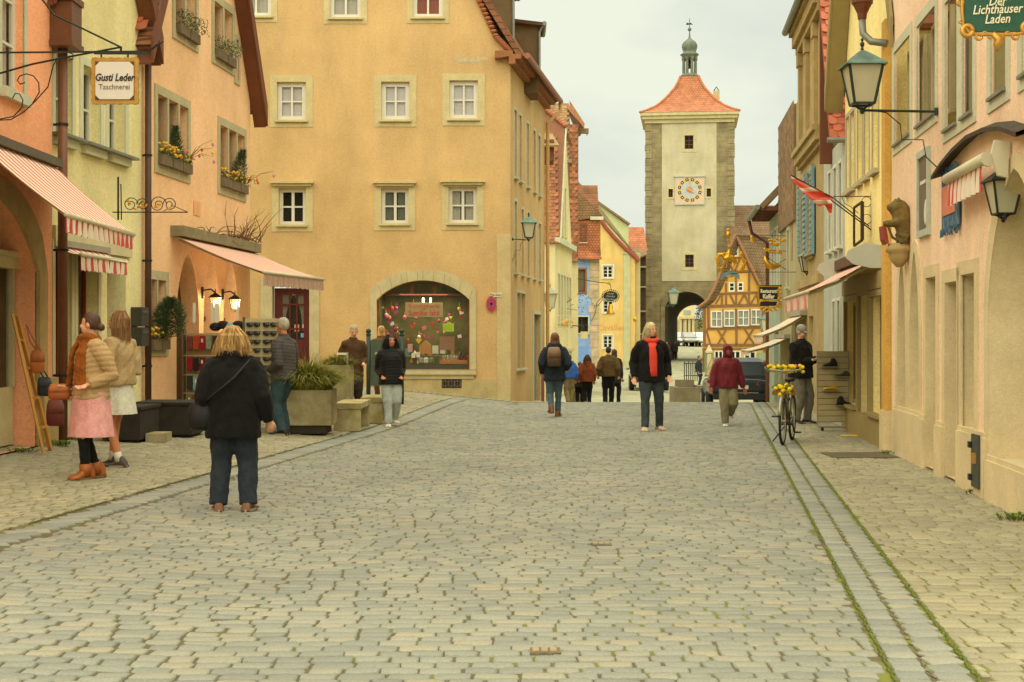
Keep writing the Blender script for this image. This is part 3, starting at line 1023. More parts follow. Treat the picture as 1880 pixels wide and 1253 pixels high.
tw.location = Vector((cx, YT, -0.45)) + Matrix.Rotation(ta, 3, 'Z') @ Vector((0, 3.6, 0))
# ---------------------------------------------------------------- big yellow house across the end of the left pavement
yellow_p = plaster('yellow_ochre_plaster', c(210, 175, 116), 0.11, 0.10, c(202, 167, 110))
yX = lambda u: (u - U0) * 35.0 / FPX
yZ = lambda v: CAMZ + (HV - v) * 35.0 / FPX
yh = thing('yellow_house', 'big ochre yellow house with shop arch and steep gable facing the street', 'house', (-5, 39, 0.4))
WL = [(511.8, 346, 561.7, 413), (700, 346, 750, 411), (823.7, 344, 875.6, 410)]
WU = [(508.6, 151, 561.7, 221), (700, 150.5, 752, 220.5), (825, 148, 877.5, 218.6)]
WTp = [(440, -48, 498, 30), (605.5, -46, 663, 33), (758, -46, 813, 32)]
shop = sarch(yX(691), yX(862), yZ(679), yZ(551), yZ(515), 18)
door = rect(yX(500), yX(568), 0.30, yZ(526))
holes = [rect(yX(a), yX(c_), yZ(d), yZ(b_)) for a, b_, c_, d in WL + WU + WTp] + [shop, door]
out = [(-10, -.2), (-0.04, -.2), (-0.04, yZ(100)), (-0.38, yZ(72)), (-0.85, yZ(-4)), (-3.2, 13.8), (-6.2, 18.5), (-10, 18.5)]
wall('wall', FYe, out, holes, yellow_p, yh, 0.32)
mesh_obj('plaster_patch', [FYe(yX(u), .004, yZ(v)) for u, v in ((833, 108), (846, 104), (858, 107), (872, 105), (895, 106), (897, 110), (880, 113), (868, 119), (858, 115), (843, 117))], [tuple(range(10))], mat('bare_plaster', c(190, 172, 128), .95, .2, 8.0, .4, 40.0), yh)
band = mat('pale_ochre_band', c(198, 182, 128), .92, .12, 3.0, .25, 50.0, fine=.1)
curt = mat('pale_curtain', c(196, 190, 164), 0.9, 0.1, 8.0)
for i, (a, b_, c_, d) in enumerate(WL):
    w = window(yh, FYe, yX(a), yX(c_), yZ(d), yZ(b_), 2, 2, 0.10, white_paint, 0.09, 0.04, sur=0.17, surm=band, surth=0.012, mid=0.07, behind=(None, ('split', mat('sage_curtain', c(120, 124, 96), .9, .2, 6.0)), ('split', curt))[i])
    mb = MB()
    fbox(mb, FYe, yX(a) - .14, yX(c_) + .14, .018, .10, yZ(b_) + .05, yZ(b_) + .11)
    fbox(mb, FYe, yX(a) - .20, yX(c_) + .20, .018, .15, yZ(b_) + .112, yZ(b_) + .16)
    mb.build('hood_mould', band, w)
for i, (a, b_, c_, d) in enumerate(WU):
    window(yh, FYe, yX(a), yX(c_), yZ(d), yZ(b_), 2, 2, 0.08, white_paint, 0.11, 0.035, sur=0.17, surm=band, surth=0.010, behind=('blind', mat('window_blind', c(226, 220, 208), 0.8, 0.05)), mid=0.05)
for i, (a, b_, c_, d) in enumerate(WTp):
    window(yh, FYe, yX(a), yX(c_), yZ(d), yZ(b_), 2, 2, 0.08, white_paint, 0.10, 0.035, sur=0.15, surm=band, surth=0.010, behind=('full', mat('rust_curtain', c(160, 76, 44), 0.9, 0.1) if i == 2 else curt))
# side wall along the lane
sl = [rect(FYs.s_of(u0), FYs.s_of(u1), z0, z1) for u0, u1, z0, z1 in
      [(944, 948.5, 5.6, 7.3), (953, 957.5, 5.6, 7.3), (967, 971, 5.6, 7.3), (979, 983, 5.6, 7.3), (988, 992, 5.6, 7.3), (944.5, 949, 3.2, 5.0), (957, 961, 3.2, 4.9), (968, 972, 3.2, 4.9), (979, 983, 3.2, 4.8), (989, 993, 3.2, 4.8), (949, 956, .75, 2.7), (957, 964, .75, 2.7)]]
bd = rect(FYs.s_of(979), FYs.s_of(991.5), -0.25, 2.2)
wall('side_wall', FYs, [(35.0, -.8), (41.6, -.8), (41.6, yZ(112)), (35.0, yZ(100))], sl + [bd], yellow_p, yh, 0.3, off=-0.003)
for r in sl:
    window(yh, FYs, r[0][0], r[1][0], r[0][1], r[2][1], 1, 2, 0.12, white_paint, 0.06, 0.03, sur=0.07, surm=greystone, surth=0.008, sill=True)
d_ = MB(); fbox(d_, FYs, bd[0][0], bd[1][0], -.20, -.14, -.25, 2.2)
for k in range(5):
    s = bd[0][0] + (bd[1][0] - bd[0][0]) * (k + .1) / 5
    fbox(d_, FYs, s, s + (bd[1][0] - bd[0][0]) * .16, -.139, -.12, -.2, 2.15)
d_ = d_.build('door', mat('grey_blue_door', c(120, 142, 142), 0.7, 0.15, 5.0), yh)
fbox(MB(), FYs, bd[1][0] + .06, bd[1][0] + .5, .0, .06, -.3, .9).build('door_side_board', mat('rust_red_board', c(152, 78, 46), 0.8, 0.2), d_)
ringpiece('door_frame', FYs, bd[1:] + bd[:1], rect(bd[0][0] - .1, bd[1][0] + .06, -.3, 2.3)[1:] + [(bd[0][0] - .1, -.3)], greystone, d_, 0.0, .03)
# corner pilaster, plinth and eaves
mb = MB(); fbox(mb, FYe, yX(912), yX(937.5), .003, .035, -.1, yZ(430)); mb.build('corner_pilaster', mat('ochre_grey_render', c(198, 176, 124), .92, .12, 2.0, .25, 45.0, fine=.12), yh)
pl = mat('plinth_stone', c(190, 170, 116), 0.95, 0.2, 3.0, 0.3, 30.0, fine=0.08)
mb = MB(); fbox(mb, FYe, yX(690), yX(911.8), .003, .045, -.1, yZ(696)); mb.build('plinth', pl, yh)
# shop window
sh = ringpiece('shop_arch', FYe, shop[1:] + shop[:1], [(a + (.16 if a > yX(776) else -.16), b_ + (.25 if b_ > yZ(552) else 0)) for a, b_ in shop[1:] + shop[:1]], sandstone, yh, 0.0, 0.035)
for k in range(11):
    t = (k + 0.5) / 11
    i = 1 + int(t * 18)
    a, b_ = shop[min(i + 1, len(shop) - 1)]
    p, q_ = FYe(a, .036, b_ + .0), FYe(a + (a - yX(776)) * .06, .036, b_ + .24)
    MB().bar(p, q_, .012, .004, (0, 1, 0)).build('voussoir_joint', mat('stone_joint', c(150, 140, 100), 0.95), sh)
mb = MB(); fbox(mb, FYe, yX(683), yX(874), -.1, .13, yZ(688), yZ(680.2)); fbox(mb, FYe, yX(687), yX(870), -.1, .075, yZ(696), yZ(688.3)); mb.build('sill', sandstone, sh)
gl = MB(); gl.add([FYe(a, -.2, b_) for a, b_ in shop], [tuple(range(len(shop)))]); gl.build('pane', shopglass, sh)
wfr = mat('shop_frame_brown', c(108, 58, 34), 0.6, 0.15)
mb = MB(); fbox(mb, FYe, yX(700), yX(853), -.22, -.17, yZ(543), yZ(539))
for u in (755, 797):
    fbox(mb, FYe, yX(u) - .04, yX(u) + .04, -.219, -.171, yZ(539), yZ(519))
fbox(mb, FYe, yX(858.5), yX(862), -.22, -.17, yZ(679), yZ(552)); fbox(mb, FYe, yX(691), yX(694), -.22, -.17, yZ(679), yZ(552))
mb.build('shop_frame', wfr, sh)
fbox(MB(), FYe, yX(694.2), yX(858.3), -.215, -.172, yZ(678.5), yZ(671)).build('kick_board', mat('dark_slate_board', c(62, 62, 54), 0.6), sh)
rm = MB()
P = [FYe(yX(691), -.33, yZ(679)), FYe(yX(862), -.33, yZ(679)), FYe(yX(862), -.33, yZ(512)), FYe(yX(691), -.33, yZ(512))]
P += [p + Vector((0, 1.6, 0)) for p in P]
rm.add(P, [(4, 5, 6, 7), (0, 1, 5, 4), (1, 2, 6, 5), (2, 3, 7, 6), (3, 0, 4, 7)])
rm.build('shop_interior', mat('shop_interior', c(92, 88, 48), 0.9, 0.5, 2.5), sh)
fbox(MB(), FYe, yX(692), yX(861), -1.1, -.36, yZ(679), yZ(672)).build('display_floor', mat('display_green', c(120, 120, 60), 0.8, 0.3, 6.0), sh)
# vent grille under the shop window
vg = MB(); fbox(vg, FYe, yX(811), yX(847.5), .046, .052, yZ(712.5), yZ(696.5)); vg = vg.build('vent_grille', mat('vent_dark', c(54, 48, 34), 0.9), yh)
mb = MB()
for k in range(7):
    u = 813 + k * 5.4
    mb.tube([FYe(yX(u), .065, yZ(711.5)), FYe(yX(u), .065, yZ(697.5))], .008, 6)
for k in range(3):
    cx_, cz_ = yX(818 + k * 11), yZ(704.5)
    mb.tube([FYe(cx_ + .07 * math.cos(t), .07, cz_ + .07 * math.sin(t)) for t in [i * math.pi / 6 for i in range(13)]], .009, 6)
mb.build('grille_bars', mat('rusty_grey_iron', c(112, 102, 76), 0.7, 0.2), vg)
# entrance door
d_ = MB()
dm = mat('oxblood_door', c(92, 36, 26), 0.5, 0.12, 5.0)
dx0, dx1, dz0, dz1 = yX(502), yX(566), 0.42, yZ(529)
fbox(d_, FYe, dx0, dx0 + .2, -.24, -.18, dz0, dz1); fbox(d_, FYe, dx1 - .14, dx1, -.24, -.18, dz0, dz1); fbox(d_, FYe, dx0 + .2, dx1 - .14, -.24, -.18, yZ(541), dz1); fbox(d_, FYe, dx0 + .2, dx1 - .14, -.24, -.18, dz0, yZ(624))
fbox(d_, FYe, dx0 + .22, dx1 - .16, -.179, -.165, yZ(655), yZ(632))
gx0, gx1, gz0, gz1 = dx0 + .2, dx1 - .14, yZ(624), yZ(541)
for t in (1 / 3, 2 / 3):
    x = gx0 + (gx1 - gx0) * t; fbox(d_, FYe, x - .02, x + .02, -.235, -.185, gz0, gz1)
for t in (.24, .78):
    z = gz0 + (gz1 - gz0) * t; fbox(d_, FYe, gx0, gx1, -.232, -.188, z - .02, z + .02)
d_ = d_.build('door', dm, yh)
for i in range(3):
    for j in range(3):
        zz = [gz0, gz0 + (gz1 - gz0) * .24, gz0 + (gz1 - gz0) * .78, gz1]
        fbox(MB(), FYe, gx0 + (gx1 - gx0) * i / 3, gx0 + (gx1 - gx0) * (i + 1) / 3, -.213, -.207, zz[j], zz[j + 1]).build('pane', glass, d_)
mb = MB()
for sgn in (0, 1):
    P = []
    for k in range(9):
        t = k / 8
        e = (0.46 - 0.36 * math.sin(min(1, t * 1.25) * 1.57))
        z = gz1 - (gz1 - gz0) * t * .8
        a = gx0 if sgn == 0 else gx1
        P.append((FYe(a, -.25, z), FYe(a + (gx1 - gx0) * (e if sgn == 0 else -e), -.25, z)))
    mb.add([p for q_ in P for p in q_], [(2 * k, 2 * k + 1, 2 * k + 3, 2 * k + 2) for k in range(8)])
mb.build('curtain', mat('lace_curtain', c(190, 184, 150), 0.9, 0.25, 40.0), d_)
fbox(MB(), FYe, gx0, gx1, -.5, -.49, gz0, gz1).build('room', dark, d_)
for (u, v, w, h, cc) in ((538, 596, 9, 13, (206, 150, 120)), (553, 596, 10, 9, (206, 206, 130)), (550, 612, 9, 8, (120, 160, 190))):
    fbox(MB(), FYe, yX(u), yX(u + w), -.206, -.203, yZ(v + h), yZ(v)).build('paper_notice', mat('notice_%d' % u, c(*cc), 0.8), d_)
ringpiece('door_frame', FYe, door[1:] + door[:1], rect(yX(478), yX(586), .2, yZ(512))[1:] + [(yX(478), .2)], sandstone, d_, 0.0, 0.03)
fbox(MB(), FYe, yX(485), yX(580), -.2, .3, .2, .41).build('step', sandstone, d_)
# roof: slopes, eaves moulding, gutter, dormers
roofm = brickmat('brown_plain_tile', c(150, 98, 62), c(132, 86, 56), c(92, 66, 44), 0.18, 0.16, 0.9, mortar=0.015, bump=0.5, xyz=(1, 2, 0))
E0, E1 = Vector((0.28, 34.75, yZ(106))), Vector((1.36, 41.9, yZ(106) + .06))
rf = slab('roof', [E0, E1, E1 + Vector((-4.9, 0, 8.0)), E0 + Vector((-4.9, 0, 8.0))], .14, roofm, yh)
mb = MB()
P = [(-0.42, yZ(97)), (0.02, yZ(97)), (0.02, yZ(103)), (-0.06, yZ(107)), (-0.3, yZ(110)), (-0.42, yZ(110))]
mb.prism([FYe(a, .0, b_) for a, b_ in P], (0, -.26, 0)); mb.build('eaves_return', mat('eaves_terracotta', c(150, 98, 58), 0.8, 0.15), rf)
mb = MB(); mb.obox(FYs(34.75, .0, yZ(112)), FYs(41.7, 0, yZ(112)) - FYs(34.75, 0, yZ(112)), FYs.n * .30, Vector((0, 0, .12)))
mb.obox(FYs(34.75, .0, yZ(121)), FYs(41.7, 0, yZ(121)) - FYs(34.75, 0, yZ(121)), FYs.n * .16, Vector((0, 0, .12))); mb.build('eaves_moulding', mat('eaves_terracotta', c(150, 98, 58)), rf)
mb = MB(); mb.tube([E0 + Vector((.09, 0, .0)), E1 + Vector((.09, 0, 0))], .075, 8); mb.build('gutter', mat('copper_brown', c(150, 92, 64), 0.5, 0.2, 4.0, metal=0.3), rf)
mb = MB(); p = E1 + Vector((.06, -.1, 0)); mb.tube([p, p + Vector((0, 0, -.3)), FYs(41.5, .1, p.z - .7), FYs(41.5, .1, p.z - 1.2), FYs(41.5, .1, -.6)], .055, 8); mb.build('downpipe', mat('ochre_pipe', c(190, 150, 88), 0.6, 0.1), yh)
mb = MB()
for k in range(30):
    t = k / 29
    a = [(-0.04, yZ(97)), (-0.38, yZ(72)), (-0.85, yZ(-4)), (-3.2, 13.8)]
    seg = min(2, int(t * 3)); f = t * 3 - seg
    x = a[seg][0] + (a[seg + 1][0] - a[seg][0]) * f; z = a[seg][1] + (a[seg + 1][1] - a[seg][1]) * f
    mb.ell((x, 34.93, z + .03), (.10, .13, .055), 6, 4)
mb.build('verge_tiles', mat('verge_tile', c(172, 110, 74), 0.9, 0.2, 4.0), rf)
dk = mat('dormer_cheek', c(112, 90, 58), 0.9, 0.2, 3.0)
for i, (y0, y1, zt) in enumerate(((35.5, 36.7, yZ(-40)), (37.4, 38.6, yZ(0)))):
    x1 = FYs(y0, 0, 0).x - 0.05
    mb = MB(); mb.box((x1 - 2.2, y0, yZ(140)), (x1 + (0.02 if i == 0 else .42), y1, zt)); o = mb.build('dormer', dk, rf)
    x1 += (0 if i == 0 else .4)
    slab('dormer_roof', [(x1 - 2.4, y0 - .15, zt + .25), (x1 + .14, y0 - .15, zt - .05), (x1 + .14, y1 + .15, zt - .05), (x1 - 2.4, y1 + .15, zt + .25)], .09, roofm, o)
    MB().tube([(x1 + .18, y0 - .15, zt - .08), (x1 + .18, y1 + .15, zt - .08)], .06, 8).build('gutter', zinc, o)
    MB().tube([(x1 + .16, y0 - .1, zt - .1), (x1 + .05, y0 - .06, zt - .3), (x1 + .05, y0 - .06, yZ(105))], .035, 8).build('downpipe', zinc, o)

# ---------------------------------------------------------------- houses farther down on the left
rtile = [mat('mottled_tile_a', c(158, 104, 70), 0.9, 0.2, 3.0), mat('mottled_tile_b', c(136, 92, 64), 0.9, 0.2, 3.0), mat('mottled_tile_c', c(176, 112, 74), 0.9, 0.2, 3.0)]
gtile = [mat('weathered_tile_a', c(150, 122, 82), 0.9, 0.2, 3.0), mat('weathered_tile_b', c(132, 108, 76), 0.9, 0.2, 3.0), mat('weathered_tile_c', c(166, 124, 82), 0.9, 0.2, 3.0)]
cream_p = plaster('cream_plaster_far', c(222, 206, 150), 0.12)
# B1: cream house with mottled tile slope
YB = 58.0
bX = lambda u, Y=YB: (u - U0) * Y / FPX
bZ = lambda v, Y=YB: CAMZ + (HV - v) * Y / FPX
b1 = thing('cream_gabled_house', 'narrow cream house with mottled red tile slope just past the yellow house', 'house', (bX(1010), YB + 3, -0.85))
FBf = Frame((0, YB), (1, 0))
wall('wall', FBf, [(bX(960), -1.2), (bX(1019), -1.2), (bX(1019), bZ(444)), (bX(960), bZ(444))], [], cream_p, b1, 0.3)
xa, ya, xb, yb = bX(1019), YB, (1050 - U0) * 64 / FPX, 64.0
FBs = Frame((xa - (xb - xa) / (yb - ya) * ya, 0), ((xb - xa) / (yb - ya), 1))
ws = [(59.0, 59.6), (60.0, 60.6), (61.0, 61.6), (62.0, 62.6), (63.0, 63.6)]
hz = [rect(a, b_, 2.15, 4.2) for a, b_ in ws] + [rect(60.3, 60.7, 5.9, 8.0), rect(61.3, 61.7, 5.9, 8.0)]
wall('street_wall', FBs, [(58, -1.2), (64, -1.2), (64, bZ(444)), (61.7, bZ(238, 61) - .12), (60.25, bZ(238, 61) - .12), (58.02, bZ(444))], hz, cream_p, b1, 0.3, off=-.003)
for r in hz:
    window(b1, FBs, r[0][0], r[1][0], r[0][1], r[2][1], 1, 3, .1, white_paint, .05, .03, sur=.06, surth=.01, sill=True)
mb = MB(); mb.obox(FBs(57.9, 0, bZ(446)), FBs(64, 0, bZ(446)) - FBs(57.9, 0, bZ(446)), FBs.n * .22, Vector((0, 0, .22))); mb.build('cornice', greystone, b1)
mb = MB(); mb.obox(FBs(58.1, 0, 0.95), FBs(64, 0, .95) - FBs(58.1, 0, .95), FBs.n * .12, Vector((0, 0, .12))); mb.build('string_course', sandstone, b1)
zr = bZ(238, 61)
rb = slab('roof', [(bX(950), YB - .1, bZ(446)), (bX(1027), YB - .1, bZ(446)), ((1037 - U0) * 60 / FPX, 60.1, zr), (bX(1003, 60.6), 60.6, bZ(200, 60.6)), (bX(950), 60.6, bZ(200, 60.6))], .1, rtile[1], b1)
up = Vector((0, 60.35 - 57.9, bZ(215, 60.4) - bZ(446))).normalized()
tiles(rb, (bX(992), YB - .12, bZ(447)), (1, 0, 0), up, 4, 34, .19, .155, False, rtile)
slab('hip_slope', [((1037 - U0) * 60 / FPX, 60.1, zr), (bX(1052, 63), 63.2, zr - .4), (bX(1003, 60.6), 60.8, bZ(200, 60.6))], .08, rtile[1], rb)
mb = MB()
for k in range(10):
    t = k / 9
    p = Vector((bX(1003, 60.6), 60.5, bZ(201, 60.6))).lerp(Vector(((1038 - U0) * 60 / FPX, 60.05, zr + .05)), t)
    mb.ell(p, (.14, .14, .10), 8, 5)
mb.build('ridge_tiles', rtile[2], rb)
mb = MB(); a_, b_ = Vector((bX(1027), YB - .05, bZ(444))), Vector(((1038 - U0) * 60 / FPX, 60.1, zr)); mb.obox(a_, b_ - a_, FBs.n * .07, Vector((0, .3, 0))); mb.build('barge_board', greystone, rb)
mb = MB(); mb.box((bX(998), YB - .9, bZ(300)), (bX(1016), YB + .6, bZ(262))); o = mb.build('dormer', mat('dormer_brown', c(110, 70, 44), 0.8, 0.2), rb)
slab('dormer_roof', [(bX(990), YB - 1.2, bZ(274)), (bX(1025), YB - 1.2, bZ(274)), (bX(1015), YB + .9, bZ(240)), (bX(990), YB + .9, bZ(240))], .08, gtile[0], o)
# B2: taller house behind with hoist beam
YC = 70.0
b2 = thing('hoist_beam_house', 'tall tile-hung gabled house with a hoist beam jutting from its gable', 'house', (bX(1035, YC), YC + 3, -0.85))
c_x = lambda u: bX(u, YC)
mb = MB(); mb.box((c_x(985), YC + .3, -1), (c_x(1062), YC + 5, bZ(430, YC))); mb.build('wall', plaster('grey_cream_plaster', c(196, 182, 130)), b2)
mb = MB(); mb.box((c_x(1046), YC + .1, bZ(480, YC)), (c_x(1062), YC + 3, bZ(228, YC)))
tw_ = mb.build('tile_hung_wall', rtile[1], b2)
tiles(tw_, (c_x(1046), YC + .08, bZ(480, YC)), (1, 0, 0), (0, 0.001, 1), 2, 42, .2, .16, False, rtile)
r2 = slab('roof', [(c_x(960), YC - .1, bZ(300, YC)), (c_x(1050), YC - .1, bZ(300, YC)), (c_x(1048), YC + 2.4, bZ(190, YC + 2.4)), (c_x(960), YC + 2.4, bZ(190, YC + 2.4))], .1, gtile[1], b2)
tiles(r2, (c_x(1003), YC - .12, bZ(300, YC)), (1, 0, 0), Vector((0, 2.5, bZ(190, YC + 2.4) - bZ(300, YC))), 6, 24, .2, .165, False, gtile)
slab('verge_slope', [(c_x(1047), YC + 2.3, bZ(193, YC + 2.3)), (c_x(1074), YC + .2, bZ(226, YC)), (c_x(1074), YC + 4.4, bZ(226, YC)), (c_x(1047), YC + 2.5, bZ(193, YC + 2.3))], .16, rtile[1], r2)
mb = MB(); a_ = Vector((c_x(1046), YC + .15, bZ(196, YC + 2))); b_ = Vector((c_x(1073), YC + .05, bZ(226, YC))); mb.obox(a_, b_ - a_, Vector((0, .1, 0)), Vector((0, 0, -.3))); mb.build('barge_board', mat('worn_orange_board', c(172, 120, 74), 0.9, 0.2), r2)
mb = MB(); mb.box((c_x(1055), YC + 1.1, bZ(239, YC)), (c_x(1083), YC + 1.35, bZ(230, YC))); mb.box((c_x(1079.5), YC + 1.15, bZ(243, YC)), (c_x(1080.8), YC + 1.3, bZ(239, YC))); mb.build('hoist_beam', mat('grey_oak', c(138, 114, 76), 0.9, 0.2), b2)
# C: blue house with tiled dormer
YD = 92.0
c3 = thing('blue_house', 'small sky blue house with peeling plaster under a red tiled dormer', 'house', (bX(1080, YD), YD + 3, -0.75))
d_x = lambda u: bX(u, YD)
d_z = lambda v: bZ(v, YD)
FC = Frame((0, YD), (1, 0))
bw = rect(d_x(1058.5), d_x(1075), d_z(537), d_z(495)); bdo = rect(d_x(1057), d_x(1080), d_z(612), d_z(582)); bdo2 = rect(d_x(1058), d_x(1072), -.9, d_z(616))
wall('wall', FC, [(d_x(1052), -1.2), (d_x(1100), -1.2), (d_x(1100), d_z(472)), (d_x(1052), d_z(472))], [bw, bdo], mat('blue_plaster', c(120, 150, 190), 0.9, 0.15, 1.2, 0.3, 20.0, col2=c(150, 170, 196), streak=.15), c3, .3)
mb = MB(); rg = random.Random(8)
z = -1.0
while z < d_z(475):
    h = rg.uniform(.4, .6); mb.box((d_x(1087) - rg.uniform(0, .25), YD - .04, z), (d_x(1100.5), YD + .2, z + h - .02)); z += h
mb.build('corner_stones', mat('lichen_stone', c(168, 154, 110), 0.95, 0.25, 2.0, 0.3, 20.0, col2=c(190, 160, 130)), c3)
window(c3, FC, *bw[0][:1], bw[1][0], bw[0][1], bw[2][1], 1, 1, .15, brownwood, .09, .03, sur=.1, surm=mat('brown_surround', c(140, 104, 66), .8, .1), behind=('full', mat('tan_blind', c(140, 120, 84), .9)))
window(c3, FC, bdo[0][0], bdo[1][0], bdo[0][1], bdo[2][1], 2, 2, .15, mat('dark_frame', c(70, 56, 38), .7), .06, .04, sur=.08)
dr = MB(); fbox(dr, FC, d_x(1061), d_x(1080), -.02, .05, -.9, d_z(636)); dr = dr.build('door', mat('blue_door', c(104, 140, 184), .7, .1), c3)
rc = slab('roof', [(d_x(1040), YD - .25, d_z(475)), (d_x(1103), YD - .25, d_z(475)), (d_x(1103), YD + 3.5, d_z(330)), (d_x(1040), YD + 3.5, d_z(330))], .1, roofm, c3)
mb = MB(); mb.box((d_x(1061), YD - .2, d_z(470)), (d_x(1102), YD + 2, d_z(405))); o = mb.build('dormer', brickmat('dormer_tile', c(178, 106, 66), c(160, 96, 60), c(112, 72, 46), .19, .16, xyz=(0, 2, 1)), rc)
mb = MB(); mb.prism([(d_x(1060), YD - .35, d_z(405)), (d_x(1106), YD - .35, d_z(400)), (d_x(1098), YD - .35, d_z(388)), (d_x(1060), YD - .35, d_z(352))], (0, 2.6, 0)); mb.build('dormer_roof', brickmat('dormer_roof_tile', c(128, 98, 66), c(140, 106, 70), c(92, 70, 48), .19, .16, xyz=(0, 2, 1)), o)
mb = MB(); mb.box((d_x(1083), YD - .45, d_z(405)), (d_x(1107), YD - .3, d_z(399))); mb.build('dormer_eave', greystone, o)
FCd = Frame((0, YD - .21), (1, 0))
window(o, FCd, d_x(1064), d_x(1077), d_z(446), d_z(412), 1, 1, -.04, brownwood, .12, .05, sill=True, surm=greystone)
slab('lean_roof', [(d_x(1056), YD - .6, d_z(476)), (d_x(1104), YD - .6, d_z(476)), (d_x(1100), YD - .1, d_z(462)), (d_x(1060), YD - .1, d_z(455))], .08, brickmat('dormer_tile', None, None, None, 0, 0), o)
# D: yellow house beside the tower
YE = 104.0
e_x = lambda u: bX(u, YE); e_z = lambda v: bZ(v, YE)
FD = Frame((0, YE), (1, 0))
c4 = thing('yellow_verge_house', 'slim pale yellow house with red curved verge beside the gate tower', 'house', (e_x(1135), YE + 3, -0.6))
wd = [rect(e_x(1106.5), e_x(1125.5), e_z(511), e_z(488)), rect(e_x(1107), e_x(1126), e_z(575), e_z(552)), rect(e_x(1107), e_x(1125), e_z(640), e_z(616))]
yp2 = plaster('pale_yellow_plaster', c(226, 192, 116), .14, .12)
wall('wall', FD, [(e_x(1088), -1.3), (e_x(1166), -1.3), (e_x(1166), e_z(474)), (e_x(1148), e_z(459)), (e_x(1128), e_z(439)), (e_x(1112), e_z(420)), (e_x(1100), e_z(402)), (e_x(1088), e_z(384))], wd, yp2, c4, .3)
for r in wd:
    window(c4, FD, r[0][0], r[1][0], r[0][1], r[2][1], 2, 3, .08, white_paint, .09, .04, sur=.09, surm=white_paint, surth=.02, mid=.1)
mb = MB(); fbox(mb, FD, e_x(1145), e_x(1157), .003, .07, -1.2, e_z(467)); fbox(mb, FD, e_x(1143), e_x(1159), .003, .13, e_z(467), e_z(464)); mb.build('pilaster', mat('grey_green_stucco', c(186, 184, 136), .9, .12, 3.0), c4)
mb = MB(); mb.tube([FD(e_x(u), .12, e_z(v)) for u, v in ((1086, 379), (1100, 400), (1112, 418), (1128, 437), (1148, 457), (1166, 473), (1173, 480))], [.15] * 7, 8); mb.build('verge_moulding', mat('verge_red', c(148, 76, 54), .8, .2), c4)
slab('roof', [(e_x(1080), YE - .1, e_z(368)), (e_x(1174), YE - .1, e_z(474)), (e_x(1178), YE + 6, e_z(456)), (e_x(1100), YE + 6, e_z(352))], .15, brickmat('taupe_tile', c(150, 124, 84), c(138, 116, 80), c(104, 86, 60), .2, .17, xyz=(0, 2, 1)), c4)
mb = MB(); mb.box((e_x(1166.5), YE + .2, -1.3), (e_x(1176), YE + 6, e_z(464))); mb.build('side_wall', plaster('grey_yellow', c(196, 178, 122)), c4)
text('wall_lettering', 'Cavallerie', .62, face_cam(FD(e_x(1127), .012, e_z(602))), mat('faded_lettering', c(206, 150, 84), .9), c4, .004)
# E: pale green gable behind and red roof next to the tower
YG = 112.0
e5 = thing('pale_green_house', 'pale green gable showing behind the yellow verge house', 'house', (bX(1120, YG), YG + 3, -0.5))
Z5 = lambda v: bZ(v, YG); X5 = lambda u: bX(u, YG)
wall('wall', Frame((0, YG), (1, 0)), [(X5(1060), -1), (X5(1154), -1), (X5(1154), Z5(414)), (X5(1150), Z5(412)), (X5(1090), Z5(368)), (X5(1060), Z5(335))], [], plaster('pale_green_plaster', c(196, 200, 142)), e5, .3)
slab('roof', [(X5(1058), YG - .25, Z5(331)), (X5(1092), YG - .25, Z5(365)), (X5(1092), YG + 6, Z5(365)), (X5(1058), YG + 6, Z5(331))], .14, gtile[1], e5)
slab('roof', [(X5(1090), YG - .25, Z5(364)), (X5(1157), YG - .25, Z5(411)), (X5(1157), YG + 6, Z5(411)), (X5(1090), YG + 6, Z5(364))], .16, gtile[1], e5)
e6 = thing('red_roofed_house', 'low house with red tiled roof squeezed against the gate tower', 'house', (bX(1165, 116), 118, -0.5))
mb = MB(); mb.box((bX(1140, 116), 117, -1), (bX(1187, 116), 121, bZ(455, 116))); mb.build('wall', plaster('grey_yellow', None), e6)
slab('roof', [(bX(1136, 116), 116.4, bZ(460, 116)), (bX(1190, 116), 116.4, bZ(460, 116)), (bX(1190, 116), 120, bZ(414, 118)), (bX(1136, 116), 120, bZ(414, 118))], .12, brickmat('warm_roof_tile', c(196, 122, 84), c(178, 108, 72), c(130, 84, 56), .22, .18, xyz=(0, 2, 1)), e6)
# gallery between that house and the tower (dark timber gap)
g6 = thing('timber_gallery', 'dark timber gallery in the gap left of the gate tower', 'gallery', (bX(1181, 110), 111, -.5))
mb = MB(); mb.box((bX(1176, 110), 111, -1), (bX(1188, 110), 111.3, bZ(468, 110))); mb.build('back_wall', mat('gallery_dark', c(64, 54, 36), .9, .3), g6)
for v in (488, 525, 570, 612):
    mb = MB(); mb.box((bX(1175, 110), 110.6, bZ(v + 3, 110)), (bX(1188, 110), 110.9, bZ(v, 110))); mb.build('rail', mat('gallery_rail', c(150, 140, 100), .9), g6)
slab('roof', [(bX(1170, 110), 110.2, bZ(474, 110)), (bX(1189, 110), 110.2, bZ(466, 110)), (bX(1189, 110), 112, bZ(455, 110)), (bX(1165, 110), 112, bZ(452, 110))], .1, gtile[1], g6)
